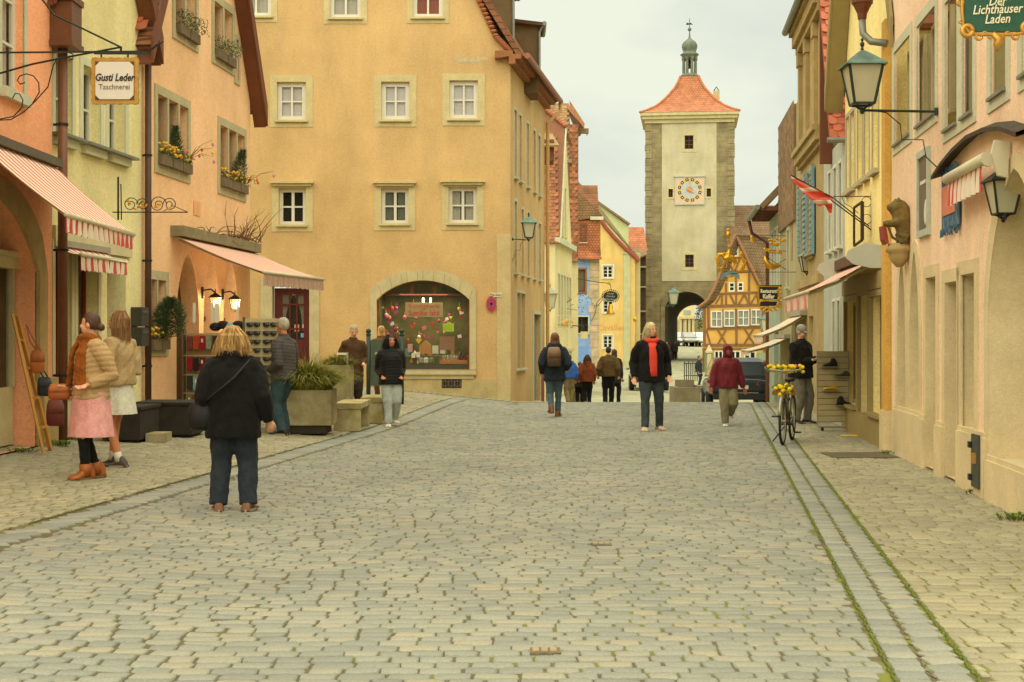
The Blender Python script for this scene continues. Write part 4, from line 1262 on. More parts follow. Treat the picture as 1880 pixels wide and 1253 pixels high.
# ---------------------------------------------------------------- half-timbered house at the fork
YP = 96.0
p_x = lambda u: (u - U0) * YP / FPX
p_z = lambda v: CAMZ + (HV - v) * YP / FPX
FP = Frame((0, YP), (1, 0))
hp = thing('half_timbered_house', 'orange half-timbered house with steep gable at the fork of the street', 'house', (p_x(1345), YP + 2.5, -1.1))
orange_p = plaster('orange_infill', c(212, 164, 84), .1)
timber = mat('brown_timber', c(128, 92, 56), .85, .2, 3.0, .2, 25.0)
W4 = [(1305, 571, 1326.3, 601.5), (1328.3, 570, 1349.6, 600.3), (1353.5, 569, 1376, 599), (1377.7, 568, 1399, 597.6)]
W2 = [(1338, 518.5, 1349.3, 535.7), (1354, 518, 1365, 535.2)]
W1 = [(1345.4, 453.5, 1355.8, 471)]
W0 = [(1311, 644, 1328, 672), (1340, 644, 1360, 672), (1366, 645, 1388, 672)]
wh = [rect(p_x(a), p_x(c_), p_z(d), p_z(b_)) for a, b_, c_, d in W4 + W2 + W1 + W0]
gab = [(1287, 562), (1300, 551), (1312, 530), (1324, 500), (1336, 466), (1349.5, 433), (1395, 527), (1402, 562)]
wall('wall', FP, [(p_x(1291), -2.2), (p_x(1411), -2.2), (p_x(1411), p_z(562))] + [(p_x(u), p_z(v)) for u, v in gab[::-1]] + [(p_x(1291), p_z(563))], wh, orange_p, hp, .25)
for i, (a, b_, c_, d) in enumerate(W4 + W2 + W1 + W0):
    big = c_ - a > 15
    window(hp, FP, p_x(a), p_x(c_), p_z(d), p_z(b_), 2 if big else 1, 2, .0, white_paint, .09, .05, sill=big, mid=.09, surm=timber, behind=('split', mat('net_curtain', c(180, 180, 160), .9, .1)) if i < 4 else None)
BM = [(1291, 563, 1404, 560, 5), (1297, 604.5, 1402, 601, 4), (1289, 634, 1412, 634, 5), (1289, 641, 1412, 641, 3),
      (1327, 500, 1395, 497, 3.5), (1315, 540, 1393, 537, 3.5), (1336, 502, 1334, 516, 3), (1333, 520, 1333, 560, 3.2), (1326, 540, 1325, 560, 3.5), (1351, 502, 1351.5, 560, 3.2), (1375, 502, 1375, 560, 3.5), (1389, 540, 1393, 560, 3),
      (1340, 541, 1349, 559, 3), (1356, 559, 1366, 541, 3), (1314, 558, 1324, 541, 3), (1378, 559, 1388, 541, 3), (1367, 541, 1374, 558, 3), (1336, 476, 1346, 498, 3), (1358, 476, 1349, 498, 3), (1370, 478, 1376, 498, 3), (1340, 474, 1366, 473, 3),
      (1293, 565, 1293, 634, 5), (1300.5, 566, 1301, 603, 4), (1352, 604, 1352, 633, 3.8), (1318, 606, 1333, 632, 3), (1333, 605, 1318, 632, 3), (1366, 632, 1383, 604, 3), (1367, 604, 1384, 632, 3), (1297, 606, 1304, 632, 3), (1405, 562, 1405, 690, 7), (1399.5, 565, 1400, 632, 4), (1327.3, 568, 1327.3, 602, 2), (1351.5, 567, 1351.5, 602, 4.5), (1376.9, 567, 1376.9, 600, 2), (1291, 640, 1291, 690, 3)]
for k, (u0, v0, u1, v1, w) in enumerate(BM):
    MB().bar(FP(p_x(u0), .03 + .003 * (k % 7), p_z(v0)), FP(p_x(u1), .03 + .003 * (k % 7), p_z(v1)), w * YP / FPX, .06, (0, 1, 0)).build('timber_beam', timber, hp)
brown_tile = brickmat('old_brown_tile', c(134, 106, 70), c(120, 96, 66), c(84, 68, 48), .2, .2, .9, mortar=.02, bump=.6, xyz=(0, 2, 1))
DV = Vector((3.6, 3.2, 0))
P0, P1 = FP(p_x(1349.5), .25, p_z(430.5)), FP(p_x(1396), .25, p_z(528))
rf = slab('roof', [P0, P1, P1 + DV * 1.6, P0 + DV * 1.6], .2, brown_tile, hp)
lft = [(1280, 565), (1298, 551), (1311, 528), (1323, 498), (1335, 464), (1349.5, 430.5)]
for (a, b_), (d, e) in zip(lft, lft[1:]):
    q0, q1 = FP(p_x(a), .3, p_z(b_)), FP(p_x(d), .3, p_z(e))
    slab('roof_left', [q0, q1, q1 + DV, q0 + DV], .16, brown_tile, rf)
mb = MB()
mb.tube([FP(p_x(a), .32, p_z(b_) - .02) for a, b_ in lft], .1, 6); mb.tube([P0 + Vector((0, -.05, -.05)), P1 + Vector((0, -.05, -.05))], .1, 6)
mb.build('barge_board', mat('barge_brown', c(150, 104, 66), .8, .15), rf)
mb = MB(); mb.box((p_x(1411.3), YP + .1, -2.2), (p_x(1430), YP + 4, p_z(527))); mb.build('side_wall', orange_p, hp)
for (a, b_) in ((1293, 1308), (1390, 1406)):
    mb = MB(); mb.box((p_x(a), YP - .12, p_z(690)), (p_x(b_), YP - .05, p_z(648)))
    mb.build('shutter', mat('sage_shutter', c(132, 146, 110), .8, .12, 5.0), hp)
mb = MB(); mb.box((p_x(1297), YP - .5, -1.6), (p_x(1304), YP - .14, p_z(650))); mb.lathe([(.14, p_z(650)), (.3, p_z(648)), (.3, p_z(645)), (.05, p_z(634))], (p_x(1300.5), YP - .32, 0), 4, math.pi / 4); mb.build('fountain_column', sandstone, hp)
# long brown roof behind it
q5 = thing('brown_roofed_house', 'large house with a broad brown tiled roof behind the half-timbered one', 'house', ((1390 - U0) * 116 / FPX, 120, -1))
X6 = lambda u: (u - U0) * 116 / FPX; Z6 = lambda v: CAMZ + (HV - v) * 116 / FPX
mb = MB(); mb.box((X6(1345), 118, -1.5), (X6(1470), 126, Z6(470))); mb.build('wall', plaster('salmon_far', c(214, 164, 120)), q5)
slab('roof', [(X6(1342), 116.5, Z6(480)), (X6(1480), 116.5, Z6(480)), (X6(1470), 121.5, Z6(366)), (X6(1343), 121.5, Z6(366))], .15, brickmat('dull_brown_tile', c(128, 98, 66), c(116, 92, 64), c(84, 68, 48), .25, .2, xyz=(0, 2, 1)), q5)
# pale building with pilasters seen through the gate arch
q7 = thing('pilastered_building', 'cream building with tall pilasters seen through the gate arch', 'building', ((1258 - U0) * 175 / FPX, 180, .9))
F7 = Frame((0, 175.0), (1, 0))
X7 = lambda u: (u - U0) * 175 / FPX; Z7 = lambda v: CAMZ + (HV - v) * 175 / FPX
wall('wall', F7, [(X7(1205), -.5), (X7(1275), -.5), (X7(1275), Z7(540)), (X7(1205), Z7(540))], [], plaster('pale_far', c(224, 206, 150)), q7, .5)
for u in (1226, 1238, 1247, 1256, 1263, 1270):
    fbox(MB(), F7, X7(u), X7(u + 4), .01, .3, .2, Z7(586)).build('pilaster', sandstone, q7)
for u in (1230, 1251.2, 1260.2, 1267.2):
    fbox(MB(), F7, X7(u), X7(u + 2.6), .005, .04, .6, Z7(590)).build('window', mat('far_window', c(130, 112, 74), .6), q7)
fbox(MB(), F7, X7(1248), X7(1275), .02, .5, Z7(586), Z7(582)).build('cornice', sandstone, q7)
fbox(MB(), F7, X7(1255), X7(1268), .02, .1, Z7(578), Z7(570)).build('plaque', mat('grey_plaque', c(150, 160, 148), .7), q7)
fbox(MB(), F7, X7(1275.2), X7(1330), -2, -1, -.5, Z7(585)).build('annex_wall', plaster('annex', c(150, 140, 100)), q7)
# dark tree beyond the gate
tr = thing('evergreen_tree', 'dark evergreen tree just visible through the gate arch', 'tree', (X7(1284), 168, 1))
mb = MB(); mb.tube([(X7(1284), 168, .7), (X7(1284), 168, 5)], [.2, .1], 8); mb.build('trunk', timber, tr)
mb = MB(); rg = random.Random(5)
for k in range(900):
    a = rg.uniform(0, 6.28); h = rg.random(); r = (1.6 * (1 - abs(h - .35)) * math.sqrt(rg.random()))
    p = Vector((X7(1284) + r * math.cos(a), 168 + r * math.sin(a), 2.6 + h * 4.5)); s = .16
    d = Vector((rg.uniform(-1, 1), rg.uniform(-1, 1), rg.uniform(-1, 1))).normalized() * s; e = d.orthogonal().normalized() * s * .6
    mb.add([p - d, p + e, p + d, p - e], [(0, 1, 2, 3)])
mb.build('crown', mat('evergreen_leaf', c(70, 84, 44), .9, .3, 4.0), tr)

# ---------------------------------------------------------------- left row, near
salmon_p = plaster('salmon_plaster', c(246, 200, 148), .07)
creamy_p = plaster('cream_plaster', c(240, 228, 164), .10)
orange_w = plaster('orange_plaster', c(246, 174, 126), .08)
sgrey = mat('grey_window_stone', c(182, 170, 128), .9, .12, 4.0, .2, 50.0, fine=.08)
# orange house
oh = thing('orange_house', 'orange plastered house at the left edge with sandstone shop arch', 'house', (-6.5, 13, .25))
oarch = sarch(14.1, 17.35, 0.22, 2.35, 3.15, 16)
ow = [(15.0, 15.75), (16.15, 16.9), (13.4, 14.2), (12, 12.8)]
oz = (4.42, 6.1)
wall('wall', FOr, [(8, -.1), (17.95, -.1), (17.95, 8.2), (8, 8.2)], [oarch] + [rect(a, b_, *oz) for a, b_ in ow], orange_w, oh, .35)
for a, b_ in ow:
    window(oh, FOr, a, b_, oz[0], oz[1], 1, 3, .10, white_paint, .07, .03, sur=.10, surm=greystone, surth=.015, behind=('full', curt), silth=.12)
ringpiece('arch_surround', FOr, oarch[1:] + oarch[:1], [(a + (.30 if a > 15.7 else -.3), b_ + (.22 if b_ > 2.36 else 0)) for a, b_ in oarch[1:] + oarch[:1]], mat('brown_sandstone', c(178, 150, 94), .95, .2, 2.5, .4, 30.0, streak=.15, fine=.1), oh, .0, .05)
mb = MB(); fbox(MB(), FOr, 17.36, 17.9, .0, .10, 0, 1.05).build('plinth', mat('brown_sandstone', None), oh); fbox(MB(), FOr, 13, 14.08, 0, .1, 0, 1.05).build('plinth', mat('brown_sandstone', None), oh)
sw = MB(); fbox(sw, FOr, 14.15, 17.3, -.32, -.26, .25, .95); sw = sw.build('shop_window', sandstone, oh)
mb = MB()
for s in (14.15, 15.2, 16.25, 17.22):
    fbox(mb, FOr, s, s + .08, -.32, -.24, .95, 2.6)
fbox(mb, FOr, 14.1, 17.34, -.33, -.18, 2.38, 2.52); fbox(mb, FOr, 14.1, 17.34, -.33, -.14, 2.52, 2.58)
mb.build('frame', sandstone, sw)
for i in range(3):
    fbox(MB(), FOr, 14.23 + i * 1.05, 15.2 + i * 1.05, -.295, -.285, .95, 2.38).build('pane', shopglass, sw)
mb = MB(); P = [FOr(14.1, -.34, .25), FOr(17.34, -.34, .25), FOr(17.34, -.34, 3.1), FOr(14.1, -.34, 3.1)]; P += [p + Vector((-1.2, 0, 0)) for p in P]
mb.add(P, [(4, 5, 6, 7), (0, 1, 5, 4), (1, 2, 6, 5), (2, 3, 7, 6), (3, 0, 4, 7)]); mb.build('shop_interior', mat('ochre_interior', c(128, 98, 52), .9, .3, 2.0), sw)
fbox(MB(), FOr, 14.5, 16.9, -.9, -.42, .9, .96).build('display_shelf', mat('shelf_wood', c(150, 108, 60), .7), sw)
# roof and corner of the orange house
slab('roof', [(-5.35, 8, 8.1), (-5.35, 17.98, 8.1), (-9.5, 17.98, 12.6), (-9.5, 8, 12.6)], .15, roofm, oh)
# cream house, gable to the street
ch = thing('cream_house', 'pale cream plastered house between orange and salmon houses', 'house', (-6.2, 20, .25))
cw = [(18.32, 18.86), (19.22, 19.84), (20.14, 20.78)]
czz = (4.16, 5.26)
shp = [rect(18.3, 18.82, .85, 2.72), rect(19.02, 19.74, .85, 2.72)]
cdo = rect(20.1, 20.82, .22, 2.72)
gable_house(ch, FLm, 18.02, 21.45, -.1, 6.45, 9.4, creamy_p, [rect(a, b_, *czz) for a, b_ in cw] + shp + [cdo, rect(19.4, 20.1, 6.66, 7.6)], roofm, 9, .22)
for a, b_ in cw:
    w = window(ch, FLm, a, b_, czz[0], czz[1], 1, 2, .14, white_paint, .05, .03, sur=.11, surm=mat('pale_window_stone', c(206, 204, 166), .9, .08, 4.0), surth=.015, behind=('full', mat('beige_curtain', c(176, 166, 130), .9)), silth=.11, room=mat('beige_curtain', None))
    fbox(MB(), FLm, a - .14, b_ + .14, .0, .17, czz[0] + .0, czz[0] + .035).build('sill_cover', zinc, w)
window(ch, FLm, 19.4, 20.1, 6.66, 7.6, 2, 2, .1, white_paint, sur=.1, surm=white_paint)
mar = mat('maroon_frame', c(124, 52, 34), .6, .12)
for r in shp:
    window(ch, FLm, r[0][0], r[1][0], r[0][1], r[2][1], 1, 1, .16, mar, .045, .03, gm=shopglass, sur=.09, surm=mat('pale_render', c(204, 192, 146), .9, .1, 4.0), silth=.10, behind=('full', mat('shop_backdrop', c(150, 138, 104), .9, .5, 3.0)))
window(ch, FLm, cdo[0][0], cdo[1][0], cdo[0][1], cdo[2][1], 1, 1, .28, mar, .06, .03, gm=shopglass, sill=False)
fbox(MB(), FLm, 18.25, 20.95, .003, .05, 2.73, 3.0).build('shopfront_band', mat('pale_render', None), ch); fbox(MB(), FLm, 18.04, 20.06, .004, .06, .1, .83).build('plinth', mat('pale_render', None), ch)
fbox(MB(), FLm, 18.2, 20.05, .062, .10, .78, .86).build('red_sill', mar, ch)
# salmon house, gable to the street
sh2 = thing('salmon_house', 'salmon pink plastered house with window boxes and bag shop awning', 'house', (-5.8, 24.5, .35))
tri1 = [(22.12, 22.56), (22.64, 23.08), (23.16, 23.58)]
tri2 = [(25.34, 25.80), (25.88, 26.34), (26.42, 26.86)]
up1 = [(22.95, 23.40), (23.50, 24.0)]
up2 = [(25.0, 25.5), (25.6, 26.1)]
arc = [parch(23.05, 24.2, .3, 1.9, 2.95), parch(24.45, 25.35, .3, 1.9, 2.95), parch(25.6, 26.5, .3, 1.9, 2.95)]
lw = [(21.72, 22.08), (22.14, 22.5)]
hs = [rect(a, b_, 4.28, 5.36) for a, b_ in tri1 + tri2] + [rect(a, b_, 6.55, 7.5) for a, b_ in up1 + up2] + [rect(26.32, 26.5, 6.35, 7.1)] + arc + [rect(a, b_, 1.42, 2.45) for a, b_ in lw]
gable_house(sh2, FLm, 21.45, 27.3, -.1, 6.35, 11.2, salmon_p, hs, roofm, 9, .24)
for grp, z0, z1 in ((tri1, 4.28, 5.36), (tri2, 4.28, 5.36), (up1, 6.55, 7.5), (up2, 6.55, 7.5), (lw, 1.42, 2.45)):
    ringpiece('window_surround', FLm, rect(grp[0][0], grp[-1][1], z0, z1), rect(grp[0][0] - .12, grp[-1][1] + .12, z0 - .16, z1 + .14), sgrey, sh2, .004, .02)
    for (a, b_), (d, e) in zip(grp, grp[1:]):
        fbox(MB(), FLm, b_, d, -.2, .022, z0, z1).build('mullion', sgrey, sh2)
    for a, b_ in grp:
        window(sh2, FLm, a, b_, z0, z1, 1, 2, .22, sgrey if grp is not lw else white_paint, .05, .03, sill=False, behind=('full', curt) if grp is not lw else None, room=curt)
window(sh2, FLm, 26.32, 26.5, 6.35, 7.1, 1, 1, .15, sgrey, .03, sur=.08, surm=sgrey, sill=False)
for i, a in enumerate(arc):
    mb = MB(); mb.add([FLm(p, -.30, q_) for p, q_ in a], [tuple(range(len(a)))])
    o = mb.build('arch_opening', mat('arch_dark_brown', c(96, 74, 36), .8, .25, 2.0), sh2)
    s0, s1 = a[0][0], a[1][0]
    mb = MB(); fbox(mb, FLm, (s0 + s1) / 2 - .03, (s0 + s1) / 2 + .03, -.30, -.24, .3, 2.6); fbox(mb, FLm, s0, s1, -.30, -.25, 1.85, 1.92); mb.build('frame', brownwood, o)
    for sg in (0, 1):
        x = s0 + .1 if sg == 0 else (s0 + s1) / 2 + .05
        fbox(MB(), FLm, x, x + (s1 - s0) / 2 - .15, -.27, -.262, .5, 1.83).build('pane', glass, o)
slab('house_mark', [FLm(23.9, .012, 3.62), FLm(24.25, .012, 3.62), FLm(24.25, .012, 3.86), FLm(23.9, .012, 3.86)], .006, mat('faint_plaque', c(226, 170, 112), .9, .1), sh2)
rt = bpy.data.objects['roof'] if False else [o for o in sh2.children if o.name.startswith('roof')][0]
sl_o = FLm(21.2, .22, 6.35 - .2)
upv = (FLm(24.375, 0, 11.22) - FLm(21.45, 0, 6.35)).normalized()
tiles(rt, sl_o - FLm.n * .9, FLm.n, upv, 5, 9, .17, .15, True)
# downpipes with rain-water heads
pipe_b = mat('brown_downpipe', c(112, 74, 46), .5, .15, 6.0, metal=.2)
def downpipe(name, lab, F, s, off, z0, z1, r, m, head=None):
    t = thing(name, lab, 'downpipe', F(s, off, gz(F(s, off, 0).x, F(s, off, 0).y)))
    MB().tube([F(s, off, z0), F(s, off, z1)], r, 12).build('pipe', m, t, True)
    z = z0 + .9
    while z < z1:
        mb = MB(); mb.lathe([(r + .002, 0), (r + .012, .004), (r + .012, .03), (r + .002, .034)], F(s, off, z), 12); mb.obox(F(s - .012, off - .12, z), F.d * .024, F.n * .12, Vector((0, 0, .03))); mb.build('bracket', iron, t); z += 1.6
    if head:
        mb = MB(); mb.obox(F(s - head / 2, off - .18, z1 - .05), F.d * head, F.n * .36, Vector((0, 0, .5))); mb.obox(F(s - head / 2 - .03, off - .2, z1 + .45), F.d * (head + .06), F.n * .4, Vector((0, 0, .08))); mb.obox(F(s - head / 2 - .03, off - .2, z1 - .12), F.d * (head + .06), F.n * .4, Vector((0, 0, .07))); mb.build('rainwater_head', m, t)
    return t
downpipe('downpipe', 'brown downpipe with wooden rainwater box between orange and cream houses', FOr, 18.06, .10, .15, 5.35, .062, pipe_b, .42)
downpipe('downpipe', 'dark brown downpipe between cream and salmon houses', FLm, 21.5, .09, .2, 5.72, .05, mat('dark_brown_pipe', c(78, 54, 36), .5, .15), None)

# ---------------------------------------------------------------- right row
pink_p = plaster('pink_plaster', c(244, 210, 172), .10)
jamb = mat('tan_render', c(212, 192, 144), .93, .12, 2.0, .3, 40.0, fine=.08)
ph = thing('pink_house', 'pink plastered house on the right with pointed arches and carved lion', 'house', (5.2, 15.5, 0))
WP = [(17.83, 19.03, 4.13, 5.37, 2), (16.18, 17.34, 4.13, 5.35, 2), (14.98, 15.62, 3.83, 5.23, 1), (14.22, 14.72, 3.83, 5.25, 1), (12.85, 13.46, 3.82, 5.22, 1), (11.6, 12.3, 3.82, 5.22, 1)]
a1, a2 = parch(18.15, 18.75, .62, 1.5, 2.58), parch(17.2, 17.85, .62, 1.5, 2.62)
dr1 = rect(16.15, 16.75, .02, 2.25)
dr2, dr3 = rect(14.95, 15.62, .02, 2.15), rect(14.15, 14.83, .62, 2.2)
a3 = parch(11.55, 13.55, .40, 1.75, 3.05, 10)
a4 = parch(9.2, 10.8, .40, 1.75, 3.05, 10)
post = rect(16.45, 17.15, 2.78, 3.72)
wall('wall', FRt, [(7, -.2), (19.25, -.2), (19.25, 9.5), (7, 9.5)], [a1, a2, dr1, dr2, dr3, a3, a4] + [rect(a, b_, z0, z1) for a, b_, z0, z1, n_ in WP], pink_p, ph, .02)
for h in (a1, a2, dr1, dr2, dr3, a3, a4):      # rendered reveals, splayed
    n = len(h); k = len(h)
    cxs = (h[0][0] + h[1][0]) / 2
    V = [FRt(a, -.0, b_) for a, b_ in h] + [FRt(a + (cxs - a) * .12, -.42, b_ - (.06 if b_ > 1 else 0)) for a, b_ in h]
    o = mesh_obj('arch_reveal' if n > 5 else 'door_reveal', V, [(i, (i + 1) % n, n + (i + 1) % n, n + i) for i in range(n)], jamb, ph)
    O = [(a + (.16 if a > cxs else -.16) * (0.4 if abs(a - cxs) < .05 else 1), b_ + (.14 if b_ > 1.4 else 0)) for a, b_ in h]
    ringpiece('stone_surround', FRt, h[1:] + h[:1], O[1:] + O[:1], jamb, o, .0, .014)
    mb = MB(); mb.add([FRt(a + (cxs - a) * .12, -.40, b_ - .02) for a, b_ in h], [tuple(range(n))]); mb.build('pane', glass, o)
    mb = MB(); s0 = h[0][0] + (cxs - h[0][0]) * .12; s1 = h[1][0] + (cxs - h[1][0]) * .12
    for s in (s0, cxs - .02, s1 - .04):
        fbox(mb, FRt, s, s + .04, -.40, -.36, h[0][1], 2.1)
    mb.build('frame', mat('rust_frame', c(150, 92, 54), .7), o)
    fbox(MB(), FRt, h[0][0] - .05, h[1][0] + .05, -1.0, -.96, 0, 3.1).build('room', dark, o)
mb = MB()
for s0, s1, z1 in ((17.05, 18.95, .60), (13.6, 14.9, .58), (11.4, 13.57, .38), (16.78, 17.04, .58), (15.65, 16.1, .56)):
    mb = MB(); fbox(mb, FRt, s0, s1, .003, .045, -.1, z1)
    fbox(mb, FRt, s0 + .01, s1 - .01, .0, .028, z1, z1 + .05)
    mb.build('plinth', jamb, ph)
for (a, b_, z0, z1, n_) in WP:
    w = window(ph, FRt, a, b_, z0, z1, n_, 1, .16, sgrey, .05, .03, sur=.13, surm=greystone, surth=.012, sill=False, mid=.12, behind=('full', mat('olive_shade', c(168, 156, 112), .9)), room=mat('olive_shade', None))
    fbox(MB(), FRt, a - .02, b_ + .02, -.05, .05, z0 - .03, z0 + .0).build('sill', zinc, w)
slab('roof', [FRt(7, .4, 9.4), FRt(19.3, .4, 9.4), FRt(19.3, -4, 13.5), FRt(7, -4, 13.5)], .15, roofm, ph)
ht = MB(); fbox(ht, FRt, 13.72, 14.02, .046, .07, .08, .60); ht = ht.build('meter_hatch', mat('slate_grey_steel', c(70, 74, 66), .5, .1, metal=.2), ph)
mb = MB()
for z in (.14, .46):
    fbox(mb, FRt, 13.98, 14.06, .07, .095, z, z + .06)
mb.build('hinge', iron, ht)
fbox(MB(), FRt, 13.78, 13.86, .071, .10, .32, .42).build('lock_plate', mat('brass_lock', c(186, 140, 60), .4, .1, metal=.5), ht)
for (u, v) in ((1790, 158), (1703, 298)):
    pass
# yellow house with the shoe shop
yr = thing('lemon_house', 'lemon yellow house with shoe shop next to the pink house', 'house', (6, 22.3, 0))
lemon = plaster('lemon_plaster', c(246, 226, 150), .08)
WY = [(20.45, 21.0), (21.35, 21.85), (22.1, 22.6), (22.95, 23.45), (23.6, 24.0)]
shopr = [rect(19.85, 21.0, .45, 2.15), rect(21.25, 22.3, .04, 2.2), rect(22.5, 23.95, .45, 2.15)]
gable_house(yr, FRt, 19.3, 24.2, -.2, 6.2, 10.6, lemon, [rect(a, b_, 4.0, 5.25) for a, b_ in WY] + shopr + [rect(20.9, 21.6, 7.2, 8.2)], roofm, 9, .28, mat('olive_board', c(150, 134, 84), .8, .1), over_near=.02)
for a, b_ in WY:
    w = window(yr, FRt, a, b_, 4.0, 5.25, 1, 2, .14, white_paint, .05, .03, sur=.07, surm=mat('lilac_grey', c(178, 166, 132), .9, .08), surth=.012, behind=('full', curt), silth=.07, room=curt)
window(yr, FRt, 20.9, 21.6, 7.2, 8.2, 2, 2, .1, white_paint, sur=.08)
oliv = mat('olive_shopfront', c(156, 136, 82), .7, .12, 4.0)
for r in shopr:
    window(yr, FRt, r[0][0], r[1][0], r[0][1], r[2][1], 2, 1, .10, oliv, .07, .05, gm=shopglass, sur=.09, surm=oliv, surth=.05, sill=r[0][1] > .2)
fbox(MB(), FRt, 19.75, 24.18, .003, .06, 2.25, 2.5).build('shopfront_band', oliv, yr); fbox(MB(), FRt, 19.76, 24.17, .003, .07, 0, .38).build('plinth', oliv, yr)
mb = MB(); fbox(mb, FRt, 19.31, 19.6, .003, .09, .55, 5.9); mb.build('corner_strip', plaster('deep_yellow', c(212, 166, 82)), yr)
fbox(MB(), FRt, 19.30, 19.62, .0, .12, 0, .55).build('corner_base', jamb, yr)
t = thing('downpipe', 'rainwater funnel and grey bent pipe at the eaves between pink and lemon houses', 'downpipe', FRt(19.5, .3, 5.6))
mb = MB(); mb.lathe([(.06, 0), (.07, .08), (.13, .2), (.15, .22), (.15, .34)], FRt(19.55, .36, 5.95), 8); mb.build('funnel', brownwood, t)
mb = MB(); mb.tube([FRt(19.55, .36, 5.97), FRt(19.53, .35, 5.75), FRt(19.45, .25, 5.62), FRt(19.3, .06, 5.56)], .05, 10); mb.build('pipe', zinc, t, True)
# grey-blue house, low eaves, red tiles
gb = thing('grey_blue_house', 'narrow pale grey blue house with red tile roof beyond the lemon house', 'house', (6.2, 26.8, 0))
gbp = plaster('grey_blue_plaster', c(186, 188, 166), .1)
WG = [(24.55, 24.95), (25.3, 25.7), (26.1, 26.5)]
wall('wall', FRt, [(24.2, -.3), (27.4, -.3), (27.4, 5.0), (24.2, 5.0)], [rect(a, b_, 3.15, 4.6) for a, b_ in WG] + [rect(24.8, 25.15, .9, 2.2), rect(25.5, 25.85, .9, 2.2)], gbp, gb, .3)
for a, b_ in WG:
    window(gb, FRt, a, b_, 3.15, 4.6, 1, 2, .12, white_paint, .05, .03, sur=.06, surm=white_paint)
for a in (24.8, 25.5):
    window(gb, FRt, a, a + .35, .9, 2.2, 1, 2, .12, white_paint, .05, .03, sur=.05, surm=white_paint)
nr, ur = FRt.n, (Vector((-FRt.n.x * .0, 0, 0)))
upv = (FRt.d.normalized() * .5 + Vector((0, 0, .86))).normalized()
b0, b1 = FRt(24.25, .25, 4.96), FRt(24.25, -3.0, 4.96)
rf = slab('roof', [b0, b1, b1 + upv * 5.5, b0 + upv * 5.5], .1, mat('red_roof_base', c(150, 84, 54), .9), gb)
tiles(rf, b0, -FRt.n, upv, 5, 26, .15, .15, True)
mb = MB(); mb.tube([FRt(24.22, .30, 4.93), FRt(24.22, -.3, 4.93)], .05, 8); mb.build('gutter', zinc, gb)
mb = MB(); mb.obox(FRt(26.02, .0, 4.75), FRt.d * .12, FRt.n * .22, Vector((0, 0, 5.2))); mb.build('gable_board', brownwood, gb)
wall('gable_wall', FRt, [(26.15, 5.0), (27.4, 5.0), (27.4, 8.6), (26.15, 9.6)], [], sandstone, gb, .3)
# stone house with heavy cornice
sth = thing('stone_cornice_house', 'tall sandstone house with weathered cornices and blue shutters', 'house', (6.6, 30.5, -.1))
sst = mat('old_sandstone', c(176, 152, 98), .95, .2, 2.0, .4, 20.0, fine=.1, streak=.15)
wall('wall', FRt, [(27.42, -.4), (31.9, -.4), (31.9, 8.4), (27.42, 8.4)], [rect(29.2, 29.9, 3.3, 5.0), rect(30.6, 31.3, 3.3, 5.0), rect(29.3, 30.2, -.1, 2.0)], sst, sth, .3)
for a, b_ in ((29.2, 29.9), (30.6, 31.3)):
    window(sth, FRt, a, b_, 3.3, 5.0, 2, 3, .15, white_paint, sur=.12, surm=sst, surth=.06)
    for s in (a - .42, b_ + .06):
        mb = MB(); fbox(mb, FRt, s, s + .36, .03, .09, 3.25, 5.05)
        for k in range(14):
            fbox(mb, FRt, s + .04, s + .32, .09, .11, 3.32 + k * .12, 3.39 + k * .12)
        mb.build('shutter', mat('blue_shutter', c(128, 158, 160), .7, .15), sth)
for z0, z1, o1 in ((2.5, 2.62, .05), (2.62, 2.8, .11), (5.3, 5.4, .08), (5.4, 5.58, .16), (5.58, 5.7, .22), (7.9, 8.05, .12), (8.05, 8.3, .2), (8.3, 8.45, .27)):
    fbox(MB(), FRt, 27.44, 31.92, .003, o1, z0, z1 - .003).build('cornice', sst, sth)
for s in (28.6, 30.2, 31.7):
    mb = MB(); fbox(mb, FRt, s - .15, s + .12, .003, .08, 5.7, 7.9); fbox(mb, FRt, s - .2, s + .17, .003, .11, 7.6, 7.9); mb.build('pilaster', sst, sth)
rf = slab('roof', [FRt(27.5, .30, 8.45), FRt(32.0, .30, 8.45), FRt(32.0, -.6, 10.4), FRt(27.5, -.6, 10.4)], .12, roofm, sth)
MB().tube([FRt(27.5, .34, 8.44), FRt(32.0, .34, 8.44)], .08, 8).build('gutter', zinc, rf)
wall('attic_wall', FRt, [(28.6, 8.6), (31.6, 8.6), (31.6, 13), (28.6, 13)], [], plaster('attic_cream', c(206, 194, 140)), sth, .3, off=-.3)
# brick-red narrow house and pale green house
nr_ = thing('tile_hung_house', 'narrow house with tile-hung upper wall behind the long red banner', 'house', (7, 34.5, -.2))
wall('wall', FRt, [(31.93, -.6), (37.4, -.6), (37.4, 7.0), (31.93, 7.0)], [rect(33.6, 34.2, .1, 1.9), rect(34.7, 35.3, 2.8, 4.2)], plaster('greyish_plaster', c(178, 166, 122)), nr_, .3)
window(nr_, FRt, 34.7, 35.3, 2.8, 4.2, 2, 2, .12, white_paint, sur=.1)
window(nr_, FRt, 33.6, 34.2, .1, 1.9, 1, 1, .15, oliv, gm=shopglass)
mb = MB(); mb.obox(FRt(33.0, .0, 4.3), FRt.d * 4.35, FRt.n * .06, Vector((0, 0, 2.7))); o = mb.build('tile_hung_wall', gtile[1], nr_)
tiles(o, FRt(33.0, .065, 4.3), FRt.d.normalized(), (0.0, 0.0, 1.0), 23, 17, .19, .16, False, gtile)
FRe = Frame((0, 36.1), (1, 0))
pg = thing('pale_green_shop_house', 'pale blue green house at the far end of the right row', 'house', (7.4, 38.5, -.5))
pgp = plaster('pale_aqua_plaster', c(178, 190, 162), .12)
WGp = [(37.7, 38.2), (38.6, 39.1), (39.6, 40.1)]
